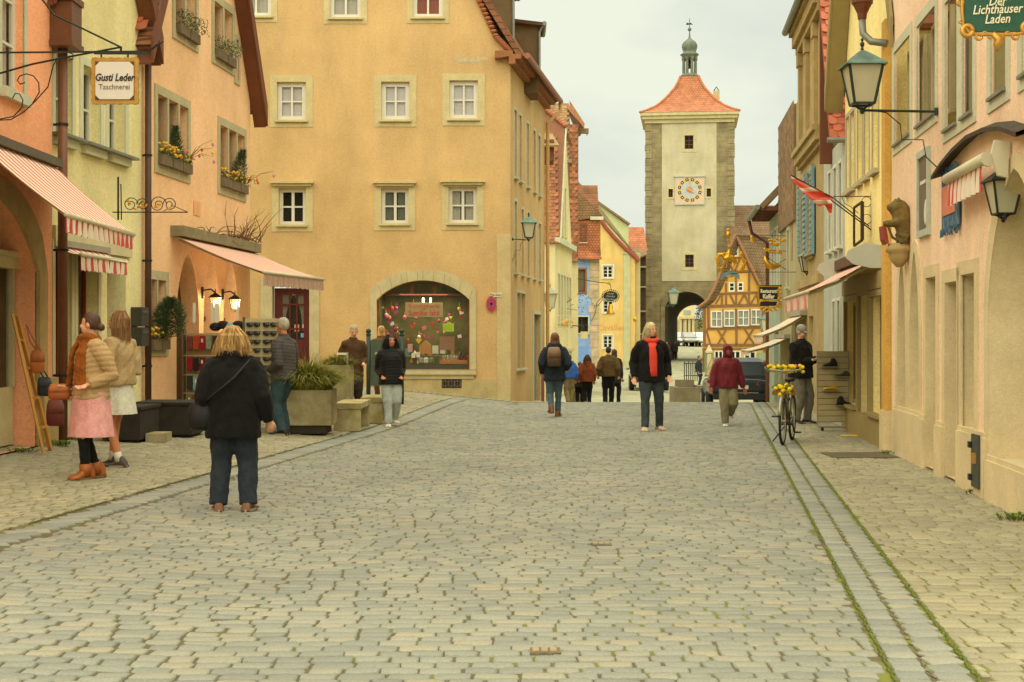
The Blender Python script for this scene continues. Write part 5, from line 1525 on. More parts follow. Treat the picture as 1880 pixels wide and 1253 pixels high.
wall('wall', FRt, [(37.45, -1.2), (41.2, -1.2), (41.2, 5.2), (37.45, 5.2)], [rect(a, b_, 2.9, 4.5) for a, b_ in WGp] + [rect(38, 39.5, -.5, 1.7)], pgp, pg, .3)
for a, b_ in WGp:
    window(pg, FRt, a, b_, 2.9, 4.5, 1, 2, .12, white_paint, sur=.07, surm=white_paint)
window(pg, FRt, 38, 39.5, -.5, 1.7, 2, 1, .15, oliv, gm=shopglass)
mb = MB(); e = FRt(41.2, 0, 0); mb.add([(e.x, e.y, -1.2), (e.x + 5, e.y, -1.2), (e.x + 5, e.y, 5.2), (e.x, e.y, 5.2)], [(0, 1, 2, 3)]); mb.build('side_wall', pgp, pg)
rf = slab('roof', [FRt(37.4, .55, 5.05), FRt(41.5, .55, 5.05), FRt(41.5, -2.6, 8.4), FRt(37.4, -2.6, 8.4)], .14, gtile[1], pg)
mb = MB()
for k in range(8):
    s = 37.45 + k * .52; MB().obox(FRt(s, .0, 4.92), FRt.d * .1, FRt.n * .5, Vector((0, 0, .1))).build('rafter_end', brownwood, rf)
MB().tube([FRt(37.4, .6, 5.0), FRt(41.5, .6, 5.0)], .07, 8).build('gutter', zinc, rf)
mb = MB(); mb.tube([FRt(41.3, .58, 4.95), FRt(41.3, .5, 4.6), FRt(41.25, .06, 4.3), FRt(41.25, .06, -1.1)], .05, 8); mb.build('downpipe', brownwood, pg)
# ---------------------------------------------------------------- awnings
stripe_red = stripes('red_white_stripe', c(198, 82, 72), c(222, 206, 176), .20, 1, .36)
stripe_pink = stripes('faded_pink_stripe', c(204, 128, 108), c(218, 190, 162), .24, 1, .4)
stripe_dull = stripes('dull_stripe', c(150, 96, 78), c(206, 180, 150), .05, 1, .5)
metal_cream = mat('cream_metal', c(206, 196, 160), .4, .06, 5.0)
metal_grey = mat('grey_metal', c(150, 144, 120), .5, .1, 5.0)
def awning(lab, A0, A1, B0, B1, m, vm, val, cass=.14, arms=True, hood=None, cap=None):
    A0, A1, B0, B1 = map(Vector, (A0, A1, B0, B1))
    t = thing('awning', lab, 'awning', (A0 + A1) / 2)
    n, k = 24, 8
    V = []
    for i in range(n + 1):
        for j in range(k + 1):
            a, b_ = A0.lerp(A1, i / n), B0.lerp(B1, i / n)
            p = a.lerp(b_, j / k); p.z -= .035 * math.sin(math.pi * j / k)
            V.append(p)
    mesh_obj('fabric', V, [(i * (k + 1) + j, (i + 1) * (k + 1) + j, (i + 1) * (k + 1) + j + 1, i * (k + 1) + j + 1) for i in range(n) for j in range(k)], m, t, True)
    V = []
    nn = 60
    fd = (B0 - A0); fd.z = 0; fd.normalize()
    for i in range(nn + 1):
        p = B0.lerp(B1, i / nn)
        w = .012 * math.sin(i * 1.3)
        e = val * (1 + .06 * math.cos(i * math.pi * .8))
        V += [p + Vector((0, 0, -.02)), p + fd * w + Vector((0, 0, -e * .6)), p + fd * w * 1.8 + Vector((0, 0, -e))]
    mesh_obj('valance', V, [(i * 3 + j, i * 3 + 3 + j, i * 3 + 4 + j, i * 3 + 1 + j) for i in range(nn) for j in range(2)], vm, t, True)
    MB().tube([B0, B1], .028, 8).build('front_bar', metal_cream, t, True)
    mb = MB(); mb.obox(A0 + Vector((0, 0, -.02)) - fd * .05, A1 - A0, fd * (cass + .05), Vector((0, 0, cass)))
    mb.build('cassette', hood or metal_grey, t)
    if cap:
        for P in (A0, A1):
            d = (A1 - A0).normalized() * (.03 if P is A1 else -.03)
            q_ = [P + fd * x + Vector((0, 0, z)) for x, z in ((-.05, .16), (.18, .20), (.42, .10), (.46, 0), (.35, -.10), (.1, -.16), (-.05, -.16))]
            MB().prism(q_, d).build('end_cap', cap, t)
    if arms:
        for f in (.06, .94):
            a, b_ = A0.lerp(A1, f) + Vector((0, 0, -.06)), B0.lerp(B1, f) + Vector((0, 0, -.03))
            e = a.lerp(b_, .5) + (A1 - A0).normalized() * (.25 if f < .5 else -.25) + Vector((0, 0, -.05))
            MB().tube([a, e, b_], .022, 6).build('arm', metal_cream, t, True)
    return t
awning('red and white striped awning on the orange house at the left edge', (-5.78, 15.05, 3.72), (-5.78, 17.9, 3.72), (-4.74, 15.05, 2.86), (-4.74, 17.75, 2.84), stripe_red, stripe_red, .19, .1, True, mat('dark_cassette', c(92, 84, 66), .6))
awning('short red striped awning low over the cream shop window', FLm(18.3, .05, 2.75), FLm(19.9, .05, 2.75), FLm(18.3, .36, 2.62), FLm(19.9, .36, 2.62), stripe_red, stripe_red, .2, .08, False)
awning('faded pink striped awning over the bag shop of the salmon house', FLm(22.75, .05, 3.2), FLm(27.3, .05, 3.2), Vector((-3.98, 22.7, 2.60)), Vector((-3.66, 27.5, 2.68)), stripe_pink, stripe_dull, .22, .17, True, mat('mossy_cassette', c(132, 122, 88), .8, .25, 5.0))
awning('faded pink awning with grey end cap over the shoe shop', FRt(20.15, .06, 2.70), FRt(23.9, .06, 2.70), FRt(20.5, 1.0, 2.22), FRt(24.3, 1.0, 2.22), stripe_pink, stripe_pink, .24, .16, True, mat('bitumen_hood', c(96, 72, 52), .8, .2), mat('pale_grey_cap', c(176, 174, 152), .5, .05))
creamfab = stripes('cream_pink_fabric', c(214, 184, 158), c(222, 210, 176), .35, 1, .5)
awning('cream and pink folded awning above the man in the grey cap', FRt(30.5, .05, 2.05), FRt(33.5, .05, 2.05), FRt(30.5, .95, 1.60), FRt(33.5, .95, 1.60), creamfab, creamfab, .14, .1, True)
awning('lower cream awning behind the parked dark car', FRt(34.5, .05, 1.55), FRt(37.5, .05, 1.55), FRt(34.5, 1.0, 1.22), FRt(37.5, 1.0, 1.22), creamfab, creamfab, .12, .1, True)
# retracted awning under an arched hood on the pink house
t = thing('arched_awning', 'retracted red striped awning under a dark arched hood on the pink house', 'awning', FRt(13.6, .2, 2.9))
arcp = [(15.8, 3.40), (15.3, 3.49), (14.7, 3.56), (14.0, 3.60), (13.3, 3.57), (12.6, 3.48), (12.0, 3.34)]
V = [FRt(s, .0, z) for s, z in arcp] + [FRt(s, .13, z - .05) for s, z in arcp] + [FRt(s, .13, z - .09) for s, z in arcp] + [FRt(s, 0, z - .05) for s, z in arcp]
n = len(arcp)
mesh_obj('hood', V, [(i + a * n, i + 1 + a * n, i + 1 + ((a + 1) % 4) * n, i + ((a + 1) % 4) * n) for i in range(n - 1) for a in range(4)], mat('bark_brown_hood', c(70, 58, 40), .8, .25, 8.0, .5, 30.0), t)
MB().tube([FRt(14.75, .16, 3.20), FRt(13.1, .16, 3.20)], .055, 10).build('roller', metal_cream, t, True)
nn = 40; V = []
for i in range(nn + 1):
    s = 14.7 + (13.15 - 14.7) * i / nn; w = .02 * math.sin(i * 1.1)
    z0 = 3.17
    V += [FRt(s, .15, z0), FRt(s, .16 + w * .6, z0 - .13), FRt(s, .16 + w, z0 - .26)]
mesh_obj('valance', V, [(i * 3 + j, i * 3 + 3 + j, i * 3 + 4 + j, i * 3 + 1 + j) for i in range(nn) for j in range(2)], stripe_red, t, True)
for s, z, r in ((13.08, 3.2, .09),):
    mb = MB(); mb.tube([FRt(s, .12, z), FRt(s - .05, .12, z)], r * .8, 14); mb.build('end_disc', metal_cream, t)
mb = MB(); mb.prism([FRt(12.72, .02, 3.30), FRt(12.72, .15, 3.32), FRt(12.72, .18, 3.2), FRt(12.72, .12, 3.0), FRt(12.72, .04, 2.98)], FRt.d * -.06); mb.build('side_plate', metal_cream, t)
# blue-fringed red cloth panel behind it
t = thing('fringed_panel', 'red cloth panel with ragged blue border hung on the pink house', 'wall hanging', FRt(15.0, .02, 2.4))
fbox(MB(), FRt, 14.78, 15.7, .015, .03, 2.74, 3.34).build('blue_cloth', mat('ragged_blue', c(96, 122, 134), .95, .3, 14.0, .6, 30.0, col2=c(60, 84, 104)), t)
fbox(MB(), FRt, 14.95, 15.62, .031, .04, 2.88, 3.2).build('red_cloth', mat('dusty_red', c(202, 124, 92), .95, .12, 8.0), t)
mb = MB(); rg = random.Random(6)
for k in range(80):
    s = 14.78 + .92 * rg.random(); top = rg.random() < .5
    z = 3.34 if top else 2.74
    mb.bar(FRt(s, .02 + .03 * rg.random(), z), FRt(s + rg.uniform(-.02, .02), .03 + .03 * rg.random(), z + (rg.uniform(.02, .06) if top else -rg.uniform(.03, .10))), .016, .008)
mb.build('fringe', mat('ragged_blue', None), t)
# framed poster case
t = thing('poster_case', 'tall grey framed poster case with dark sheet on the pink house', 'poster case', FRt(16.8, .0, 2.7))
ringpiece('frame', FRt, rect(16.55, 17.12, 2.83, 3.70), rect(16.48, 17.19, 2.75, 3.78), mat('pale_grey_frame', c(178, 182, 160), .6), t, .003, .04)
fbox(MB(), FRt, 16.55, 17.12, .004, .02, 2.83, 3.70).build('poster', mat('grey_brown_poster', c(112, 98, 72), .6, .15, 6.0), t)
mb = MB(); mb.ell(FRt(16.72, .022, 3.02), (.006, .05, .14), 10, 8); mb.ell(FRt(16.7, .022, 3.12), (.006, .03, .06), 8, 6); mb.build('white_figure', white_paint, t)
fbox(MB(), FRt, 16.7, 17.05, .0205, .023, 3.38, 3.42).build('lettering_line', white_paint, t)

# ---------------------------------------------------------------- lanterns
def lantern(lab, p, s, wallp=None, roofm_=None, frame=None, gm=None, lit=False, scroll=True, group='street lanterns'):
    """p: centre of the lantern's foot; s: height of the glass body; wallp: where the arm meets the wall"""
    p = Vector(p)
    frame = frame or green_iron
    t = thing('wall_lantern', lab, 'lantern', p, group)
    r0, r1 = s * .26, s * .44
    z0 = s * .16
    C4 = lambda r, z: [p + Vector((sx * r, sy * r, z)) for sx, sy in ((-1, -1), (1, -1), (1, 1), (-1, 1))]
    A, B = C4(r0, z0), C4(r1, z0 + s)
    for k in range(4):
        j = (k + 1) % 4
        mesh_obj('glass_pane', [A[k], A[j], B[j], B[k]], [(0, 1, 2, 3)], gm or milk_glass, t)
    mb = MB()
    w = s * .055
    for k in range(4):
        j = (k + 1) % 4
        mb.bar(A[k], B[k], w); mb.bar(A[k], A[j], w); mb.bar(B[k], B[j], w)
    for k in range(4):
        mb.tube([A[k], p + Vector((0, 0, z0 * .25)) + (A[k] - p) * .55, p], w * .5, 5)
    mb.lathe([(w * .6, -s * .1), (w * 1.3, -s * .04), (w * .9, .02 * s), (w * .5, .08 * s)], p, 8)
    mb.build('frame', frame, t)
    q_ = p + Vector((0, 0, z0 + s))
    mb = MB(); mb.lathe([(r1 * 1.75, -.02 * s), (r1 * 1.72, .02 * s), (r1 * 1.15, s * .17), (r1 * .5, s * .34), (r1 * .12, s * .42)], q_, 4, math.pi / 4)
    mb.build('roof', roofm_ or copper, t)
    mb = MB(); mb.lathe([(.03 * s, .40 * s), (.05 * s, .45 * s), (.025 * s, .5 * s), (.06 * s, .56 * s), (.06 * s, .61 * s), (.02 * s, .65 * s), (.045 * s, .70 * s), (.005 * s, .76 * s)], q_, 8); mb.build('finial', frame, t)
    if wallp is not None:
        wp = Vector(wallp); d = wp - p
        mb = MB(); mb.tube([p, wp], s * .035, 8)
        mb.lathe([(s * .05, -.1 * s), (s * .05, .1 * s)], wp - d.normalized() * .02, 8)
        if scroll:
            a = wp + Vector((0, 0, -s * 1.5)); L_ = d.length
            dd = Vector((d.x, d.y, 0)).normalized()
            mb.tube([p + d * .12, p + d * .32 + Vector((0, 0, -.05 * s)), p + d * .5 + Vector((0, 0, -.35 * s)), p + d * .52 + Vector((0, 0, -.75 * s)), p + d * .80 + Vector((0, 0, -.75 * s)), p + d * .84 + Vector((0, 0, -1.2 * s)), wp + Vector((0, 0, -1.5 * s))], s * .016, 6)
        mb.build('bracket', frame, t)
    if lit:
        mb = MB(); mb.ell(p + Vector((0, 0, z0 + s * .5)), (s * .17, s * .17, s * .28), 10, 8)
        mb.build('bulb', mat('warm_bulb', c(255, 220, 150), .5, 0, emit=c(255, 214, 130), estr=9.0), t)
        ld = bpy.data.lights.new('lamp_light', 'POINT'); ld.energy = 8.0; ld.color = (1.0, .84, .58); ld.shadow_soft_size = .06
        lo = bpy.data.objects.new('lamp_light', ld); lo.location = p + Vector((0, 0, z0 + s * .5)) + FLm.n * .12; COL.objects.link(lo)
        lo.parent = t; lo.matrix_parent_inverse = Matrix.Translation(-POS[t.name])
    return t
lantern('large street lantern with green copper hat on a long arm of the pink house', px(1583, 203, 16.05), .43, FRt(16.05, 0, 4.11))
lantern('black lantern hanging by the big pointed arch of the pink house', px(1842, 403, 13.0), .30, FRt(12.9, 0, 2.66), iron, iron, scroll=False)
lantern('copper hatted lantern at the corner of the big yellow house', px(971, 441, 34.6), .36, (0.0, 35.0, yZ(441) + .02), copper, green_iron)
lantern('small lantern on the tower wall left of the gate arch', px(1236, 562, 117.5), .95, (tX(1226), 120, tZ(562)), copper, copper, scroll=False)
lantern('pale lantern beside the cream house behind the woman with backpack', px(1010, 570, 55), .55, (bX(1003), 58, bZ(570)), mat('grey_lantern', c(140, 138, 112), .6), mat('grey_lantern', None))
lantern('grey green lantern on the half-timbered house', px(1405, 612, 94.5), .8, (p_x(1405), 96, p_z(612)), copper, copper, scroll=False)
lantern('old lantern hanging in front of the sandstone house', px(1481, 503, 30.5), .32, FRt(30.3, 0, 2.95), mat('grey_lantern', None), iron, scroll=False)
warm = mat('clear_lamp_glass', c(250, 220, 160), .1, 0, spec=.4, alpha=.25)
for i, (u, v, Y, lab) in enumerate(((379, 556, 24.35, 'lit wall lamp under the pink awning nearer the gloves'), (418, 558, 25.5, 'lit wall lamp under the pink awning nearer the yellow house'))):
    p = FLm(Y, .24, 2.02)
    lantern(lab, p, .19, None, iron, iron, warm, True, False, 'lit lamps of the bag shop')
    t = bpy.context.scene.objects[-1] if False else None
    o = [x for x in COL.objects if x.get('label') == lab][0]
    mb = MB(); q_ = p + Vector((0, 0, .30)); mb.tube([q_, q_ + Vector((0, 0, .06)) - FLm.n * .08, FLm(Y, .02, 2.36)], .014, 6); mb.obox(FLm(Y - .03, .0, 2.22), FLm.d * .06, FLm.n * .03, Vector((0, 0, .2))); mb.build('bracket', iron, o)

# ---------------------------------------------------------------- hanging signs and brackets
def spiral(cx_, cz_, r, a0, turns, n=22):
    return [(cx_ + r * (1 - i / n * .8) * math.cos(a0 + turns * 2 * math.pi * i / n), cz_ + r * (1 - i / n * .8) * math.sin(a0 + turns * 2 * math.pi * i / n)) for i in range(n + 1)]
def scroll_tube(mb, pts, Y, r):
    mb.tube([(x, Y, z) for x, z in pts], r, 5)
# leather shop sign
Ys = 13.6
S = lambda u, v: px(u, v, Ys)
t = thing('hanging_sign', 'white leather shop sign in scalloped gold frame on iron bracket', 'shop sign', S(211, 150), 'hanging shop signs')
x0, x1, z0, z1 = S(169, 0).x, S(254, 0).x, S(0, 191).z, S(0, 107).z
mb = MB()
sc = [(x0, z0), (x1, z0), (x1, z1), (x0, z1)]
pts = []
for (a, b_), (d, e) in zip(sc, sc[1:] + sc[:1]):
    n = 12
    for i in range(n):
        f = i / n; bump = .007 * abs(math.sin(math.pi * f * 6))
        nx_, nz_ = (e - b_), -(d - a); l = math.hypot(nx_, nz_)
        pts.append((a + (d - a) * f + nx_ / l * bump, b_ + (e - b_) * f + nz_ / l * bump))
mb.prism([(x, Ys - .012, z) for x, z in pts], (0, .03, 0)); mb.build('frame', mat('gilt_frame', c(178, 134, 58), .45, .15, 20.0, metal=.4), t)
w = x1 - x0; k = w * .17; i0 = w * .08
oc = [(x0 + i0, z0 + i0), (x1 - i0, z0 + i0), (x1 - i0, z1 - i0), (x0 + i0, z1 - i0)]
MB().prism([(x, Ys - .02, z) for x, z in oc], (0, .004, 0)).build('corner_field', mat('dark_corner', c(84, 66, 36), .6), t)
a, b_, d, e = x0 + i0 + .004, x1 - i0 - .004, z0 + i0 + .004, z1 - i0 - .004; h = w * .09
MB().prism([(x, Ys - .026, z) for x, z in ((a + h, d), (b_ - h, d), (b_, d + h), (b_, e - h), (b_ - h, e), (a + h, e), (a, e - h), (a, d + h))], (0, .005, 0)).build('panel', mat('sign_white', c(214, 206, 188), .5, .04), t)
black = mat('sign_black', c(44, 38, 30), .6, 0)
text('lettering', 'Gusti Leder', .098, face_cam(Vector(((x0 + x1) / 2, Ys - .03, S(0, 144).z))), black, t, .001, .25, .80, bold=.0025)
text('lettering', 'Taschnerei', .074, face_cam(Vector(((x0 + x1) / 2, Ys - .03, S(0, 161).z))), mat('sign_grey', c(110, 100, 84), .6, 0), t, .001, 0, .92)
mb = MB()
mb.bar(S(-60, 97.5), S(262, 95), .016, .016); mb.bar(S(173, 97), S(272, 97.5), .03, .03)
mb.tube([S(-60, 150), S(0, 135), S(60, 118), S(130, 104), S(222, 87)], .010, 6); mb.tube([S(70, -10), S(100, 28), S(222, 87)], .010, 6)
for u in (186, 235):
    mb.bar(S(u, 98), S(u, 109), .014, .014)
mb.tube([S(222, 86), S(222, 97)], .012, 6)
mb.tube([S(-5, 221), S(20, 220), S(45, 205), S(66, 185), S(88, 160), S(98, 120), S(108, 104), S(122, 95), S(134, 100), S(134, 109), S(127, 111)], .006, 6)
mb.tube([S(0, 219), S(25, 214), S(40, 198), S(42, 184), S(36, 173), S(28, 172), S(23, 181)], .006, 6)
mb.tube([S(60, 190), S(72, 170), S(71, 152), S(62, 140), S(48, 136), S(36, 140), S(32, 148), S(37, 155), S(46, 152)], .006, 6)
mb.tube([S(272, 95), S(290, 82), S(302, 76)], [.008, .014, .002], 6)
mb.build('bracket', iron, t)
# small scrolled iron arm on the cream house
t = thing('sign_bracket', 'empty scrolled iron sign arm with gold leaves before the cream house', 'sign bracket', px(250, 390, 18.4), 'hanging shop signs')
Y2 = 18.4; T = lambda u, v: px(u, v, Y2)
mb = MB(); mb.bar(T(217, 325), T(217, 404), .02, .02); mb.bar(T(207, 390), T(345, 390), .014, .014); mb.tube([T(222, 338), T(223, 404)], .008, 5)
for cu, r, a0, sg in ((240, 14, 0, 1), (262, 12, 3.1, -1), (290, 16, 0, 1), (312, 13, 3.1, -1)):
    mb.tube([T(cu + r * (1 - i / 24 * .75) * math.cos(a0 + sg * i * .42), 376 - r * (1 - i / 24 * .75) * math.sin(a0 + sg * i * .42)) for i in range(25)], .006, 5)
mb.tube([T(300, 388), T(318, 378), T(345, 390)], .005, 5)
mb.build('bracket', iron, t)
mb = MB(); rg = random.Random(1)
for u, v in ((234, 368), (238, 373), (247, 383), (255, 380), (262, 374), (287, 380), (292, 376), (310, 383), (268, 378)):
    mb.ell(T(u, v), (.03, .008, .018), 6, 4, Matrix.Rotation(rg.uniform(-1, 1), 3, 'Y'))
mb.build('gold_leaves', gold, t)
# green shop sign, upper right
Yg = 9.6; T = lambda u, v: px(u, v, Yg)
t = thing('hanging_sign', 'dark green shop sign with gold baroque frame at the upper right corner', 'shop sign', T(1830, 60), 'hanging shop signs')
gpoly = [(1772, -95), (1900, -95), (1900, 42), (1886, 58), (1790, 58), (1772, 42)]
MB().prism([T(u, v) for u, v in gpoly], (0, .03, 0)).build('panel', mat('sign_green', c(40, 86, 66), .5, .15, 20.0), t)
wm = mat('sign_cream', c(222, 216, 184), .6, 0)
for s_, v, sz in (('Der', 3, .090), ('Lichthäuser', 18, .088), ('Laden', 36, .088)):
    text('lettering', s_, sz, face_cam(T(1830, v) + Vector((0, -.006, 0))) @ Matrix.Rotation(math.radians(2.5), 4, 'Z'), wm, t, .001, .3, .82, bold=.001)
mb = MB()
def torus(mb, p, R_, r):
    mb.tube([Vector(p) + Vector((R_ * math.cos(a), 0, R_ * math.sin(a))) for a in [i * math.pi / 8 for i in range(17)]], r, 8)
for u, v, R_ in ((1776, 57, .035), (1797, 68, .02), (1764, 40, .012), (1763, 5, .02), (1765, -20, .02), (1864, 67, .02), (1886, 52, .035), (1808, 62, .012), (1850, 62, .012), (1818, 68, .012), (1842, 66, .012)):
    torus(mb, T(u, v) + Vector((0, .0, 0)), R_, R_ * .5)
mb.tube([T(1768, -60), T(1766, -20), T(1766, 20), T(1768, 46), T(1780, 62), T(1800, 64), T(1860, 64), T(1884, 60), T(1900, 40)], .012, 8)
mb.tube([T(1822, 62), T(1834, 72), T(1830, 82), T(1832, 96)], [.02, .03, .025, .003], 8)
mb.tube([T(1842, 64), T(1836, 76), T(1830, 84)], [.012, .02, .012], 8)
mb.build('gold_frame', mat('old_gilt', c(196, 150, 66), .4, .2, 25.0, metal=.55), t, True)
MB().tube([T(1835, -90), Vector((FRt(Yg, 0, 0).x, Yg, T(0, -90).z))], .015, 8).build('bracket', iron, t)
# restaurant sign, black with gold frame
Yr = 37.0; T = lambda u, v: px(u, v, Yr)
t = thing('hanging_sign', 'black restaurant sign with gold scrollwork before the half-timbered house', 'shop sign', T(1412, 545), 'hanging shop signs')
MB().prism([T(1394, 550), T(1428, 550), T(1428, 527), T(1394, 527)], (0, .05, 0)).build('panel', mat('sign_black_panel', c(40, 38, 30), .5), t)
MB().prism([T(1396, 562), T(1427, 562), T(1427, 554), T(1396, 554)], (0, .05, 0)).build('lower_panel', mat('sign_black_panel', None), t)
text('lettering', 'Restaurant', .135, face_cam(T(1411, 535) + Vector((0, -.01, 0))), wm, t, .002, 0, .72, bold=.006)
text('lettering', 'Kuffer', .15, face_cam(T(1411, 545) + Vector((0, -.01, 0))), wm, t, .002, 0, .8, bold=.008)
mb = MB()
for a, b_ in (((1393, 526), (1429, 526)), ((1429, 526), (1431, 565)), ((1393, 552), (1429, 552)), ((1396, 564), (1428, 564)), ((1393, 526), (1393, 564))):
    mb.tube([T(*a), T(*b_)], .02, 6)
for u, v in ((1400, 567), (1408, 569), (1418, 568), (1426, 566), (1431, 535), (1432, 550), (1430, 560)):
    torus(mb, T(u, v), .05, .02)
mb.build('gold_frame', gold, t)
MB().tube([T(1394, 525), FRt(Yr, 0, T(0, 525).z)], .02, 6).build('bracket', iron, t)
# inn emblem with horse and rider in gold
Ym = 33.0; T = lambda u, v: px(u, v, Ym)
t = thing('gilded_inn_emblem', 'gilded horse and rider emblem over a blue ribbon before the timbered gable', 'inn sign', T(1342, 500), 'hanging shop signs')
REM = []
def remesh_obj(mb, name, m, parent, vox, it=3, post=None):
    o = mb.build(name, m, parent, True)
    md = o.modifiers.new('r', 'REMESH'); md.mode = 'VOXEL'; md.voxel_size = vox; md.use_smooth_shade = True
    if it:
        sm = o.modifiers.new('s', 'SMOOTH'); sm.iterations = it; sm.factor = .5
    REM.append((o, post))
    return o
mb = MB()
mb.tube([T(1329, 476), T(1336, 473), T(1345, 475), T(1348, 474)], [.05, .075, .07, .05], 8)
mb.tube([T(1331, 474), T(1326, 467), T(1323, 466)], [.05, .04, .025], 8); mb.ell(T(1322.5, 467.5), (.06, .03, .03), 8, 6)
for a, b_, d in (((1331, 478), (1327, 485), (1329, 492)), ((1334, 478), (1335, 486), (1333, 493)), ((1346, 477), (1349, 485), (1346, 492)), ((1348, 476), (1353, 482), (1355, 490))):
    mb.tube([T(*a), T(*b_), T(*d)], [.04, .022, .016], 6)
mb.tube([T(1348, 473), T(1354, 472), T(1358, 480)], [.025, .02, .006], 6)
mb.tube([T(1338, 474), T(1338, 465), T(1339, 459)], [.05, .05, .025], 8); mb.ell(T(1339, 455), (.035, .035, .045), 8, 6); mb.ell(T(1339, 452.5), (.06, .05, .012), 8, 4)
mb.tube([T(1338, 463), T(1333, 466), T(1329, 463)], [.025, .02, .015], 6)
remesh_obj(mb, 'horse_and_rider', gold, t, .012, 2)
mb = MB(); rg = random.Random(12)
for sg in (-1, 1):
    P = [(1342 + sg * 22, 498 - 2), (1342 + sg * 24, 486), (1342 + sg * 22, 474), (1342 + sg * 17, 466)]
    mb = MB(); mb.tube([T(*p) for p in P], [.02, .025, .02, .008], 6)
    for k in range(16):
        f = rg.random(); u = 1342 + sg * (18 + 7 * math.sin(f * 3.1)) + rg.uniform(-2, 2)
        mb.ell(T(u, 497 - f * 32), (.035, .02, .05), 6, 4, Matrix.Rotation(rg.uniform(-1, 1), 3, 'Y'))
    mb.build('laurel', gold, t)
V = []
for i in range(13):
    f = i / 12; u = 1324 + 34 * f; v = 506 - 8 * math.sin(math.pi * f)
    V += [T(u, v), T(u, v + 8), T(u, v) + Vector((0, .03, 0)), T(u, v + 8) + Vector((0, .03, 0))]
mesh_obj('ribbon', V, [q_ for i in range(12) for q_ in ((4 * i, 4 * i + 4, 4 * i + 5, 4 * i + 1), (4 * i + 2, 4 * i + 3, 4 * i + 7, 4 * i + 6), (4 * i, 4 * i + 2, 4 * i + 6, 4 * i + 4), (4 * i + 1, 4 * i + 5, 4 * i + 7, 4 * i + 3))], mat('ribbon_blue', c(112, 140, 138), .6, .15), t)
mb = MB(); mb.ell(T(1337, 431), (.06, .05, .08), 8, 6); mb.ell(T(1337, 423), (.03, .03, .05), 8, 6); mb.tube([T(1337, 437), T(1339, 447)], .02, 6); mb.ell(T(1340, 508), (.09, .03, .025), 8, 5); mb.build('gold_bud', gold, t)
MB().tube([T(1342, 498), T(1342, 503), T(1380, 500), FRt(Ym, 0, T(0, 500).z)], .007, 6).build('bracket', iron, t)
# gold crescent and wrought branches on the same side
Yk = 35.5; T = lambda u, v: px(u, v, Yk)
t = thing('gilded_guild_bracket', 'gilded crescent and leafy branches on a thin bracket right of the brown roof', 'guild sign', T(1420, 480), 'hanging shop signs')
mb = MB(); mb.tube([T(1404, 470), T(1406, 480), T(1412, 488), T(1420, 490), T(1428, 489), T(1433, 487)], [.02, .06, .09, .08, .05, .03], 8); mb.build('crescent', gold, t, True)
mb = MB(); rg = random.Random(3)
for (u0, v0, u1, v1) in ((1414, 442, 1448, 440), (1405, 458, 1422, 464), (1428, 462, 1434, 463), (1415, 446, 1430, 450), (1440, 441, 1449, 434), (1380, 437, 1383, 444)):
    for k in range(9):
        f = k / 8; mb.ell(T(u0 + (u1 - u0) * f, v0 + (v1 - v0) * f + rg.uniform(-2, 2)), (.05, .02, .03), 6, 4, Matrix.Rotation(rg.uniform(-1, 1), 3, 'Y'))
mb.build('leaves', gold, t)
mb = MB()
for (u0, v0, u1, v1) in ((1380, 432, 1452, 434), (1405, 459, 1450, 462), (1404, 470, 1450, 500), (1420, 490, 1452, 470)):
    mb.tube([T(u0, v0), T(u1, v1)], .008, 5)
mb.build('rod', iron, t)
# oval inn sign with bell on the left side, and its scrolled arm
Yo = 62.0; T = lambda u, v: px(u, v, Yo)
t = thing('oval_inn_sign', 'black oval inn sign above a golden bell on the left row', 'inn sign', T(1121, 545), 'hanging shop signs')
mb = MB(); n = 28
mb.prism([T(1121 + 13.5 * math.cos(i * 2 * math.pi / n), 544 + 9.5 * math.sin(i * 2 * math.pi / n)) for i in range(n)], (0, .06, 0)); mb.build('panel', mat('sign_black_panel', None), t)
for s_, v in (('Hotel', 539.5), ('Glocke', 544.5), ('Weinhaus', 550)):
    text('lettering', s_, .13, face_cam(T(1121, v) + Vector((0, -.01, 0))), mat('sign_silver', c(164, 166, 150), .6, 0), t, .002)
mb = MB()
for i in range(26):
    a = i * 2 * math.pi / 26; mb.ell(T(1121 + 15.5 * math.cos(a), 544 + 11.5 * math.sin(a)), (.03, .03, .03), 6, 4)
mb.tube([T(1122, 533), T(1121, 524), T(1114, 520), T(1100, 519), T(1060, 512)], .015, 6)
mb.tube([T(1107, 545), T(1096, 555), T(1093, 575), T(1086, 590)], .015, 6); mb.tube([T(1107, 550), T(1097, 562), T(1092, 563), T(1090, 568)], .012, 6)
mb.tube([T(1050, 549), T(1040, 556), T(1030, 552), T(1026, 558), T(1035, 566), T(1060, 570)], .012, 6)
for k in range(26):
    mb.ell(T(1025 + 65 * rg.random(), 540 + 34 * rg.random()), (.03, .02, .02), 6, 4)
mb.build('scroll_arm', iron, t)
MB().lathe([(.04, .42), (.09, .38), (.11, .30), (.13, .12), (.2, .0), (.19, -.02)], T(1121, 576), 14).build('bell', gold, t, True)
mb = MB(); mb.tube([T(1114, 520), T(1119, 519), T(1121, 524)], [.02, .045, .01], 6); mb.ell(T(1049, 600), (.10, .06, .07), 8, 6); mb.ell(T(1047, 590), (.05, .04, .05), 8, 6); mb.ell(T(1051, 592), (.04, .04, .04), 8, 6); mb.ell(T(1166, 587), (.09, .05, .11), 8, 6); mb.build('gold_ornament', gold, t)
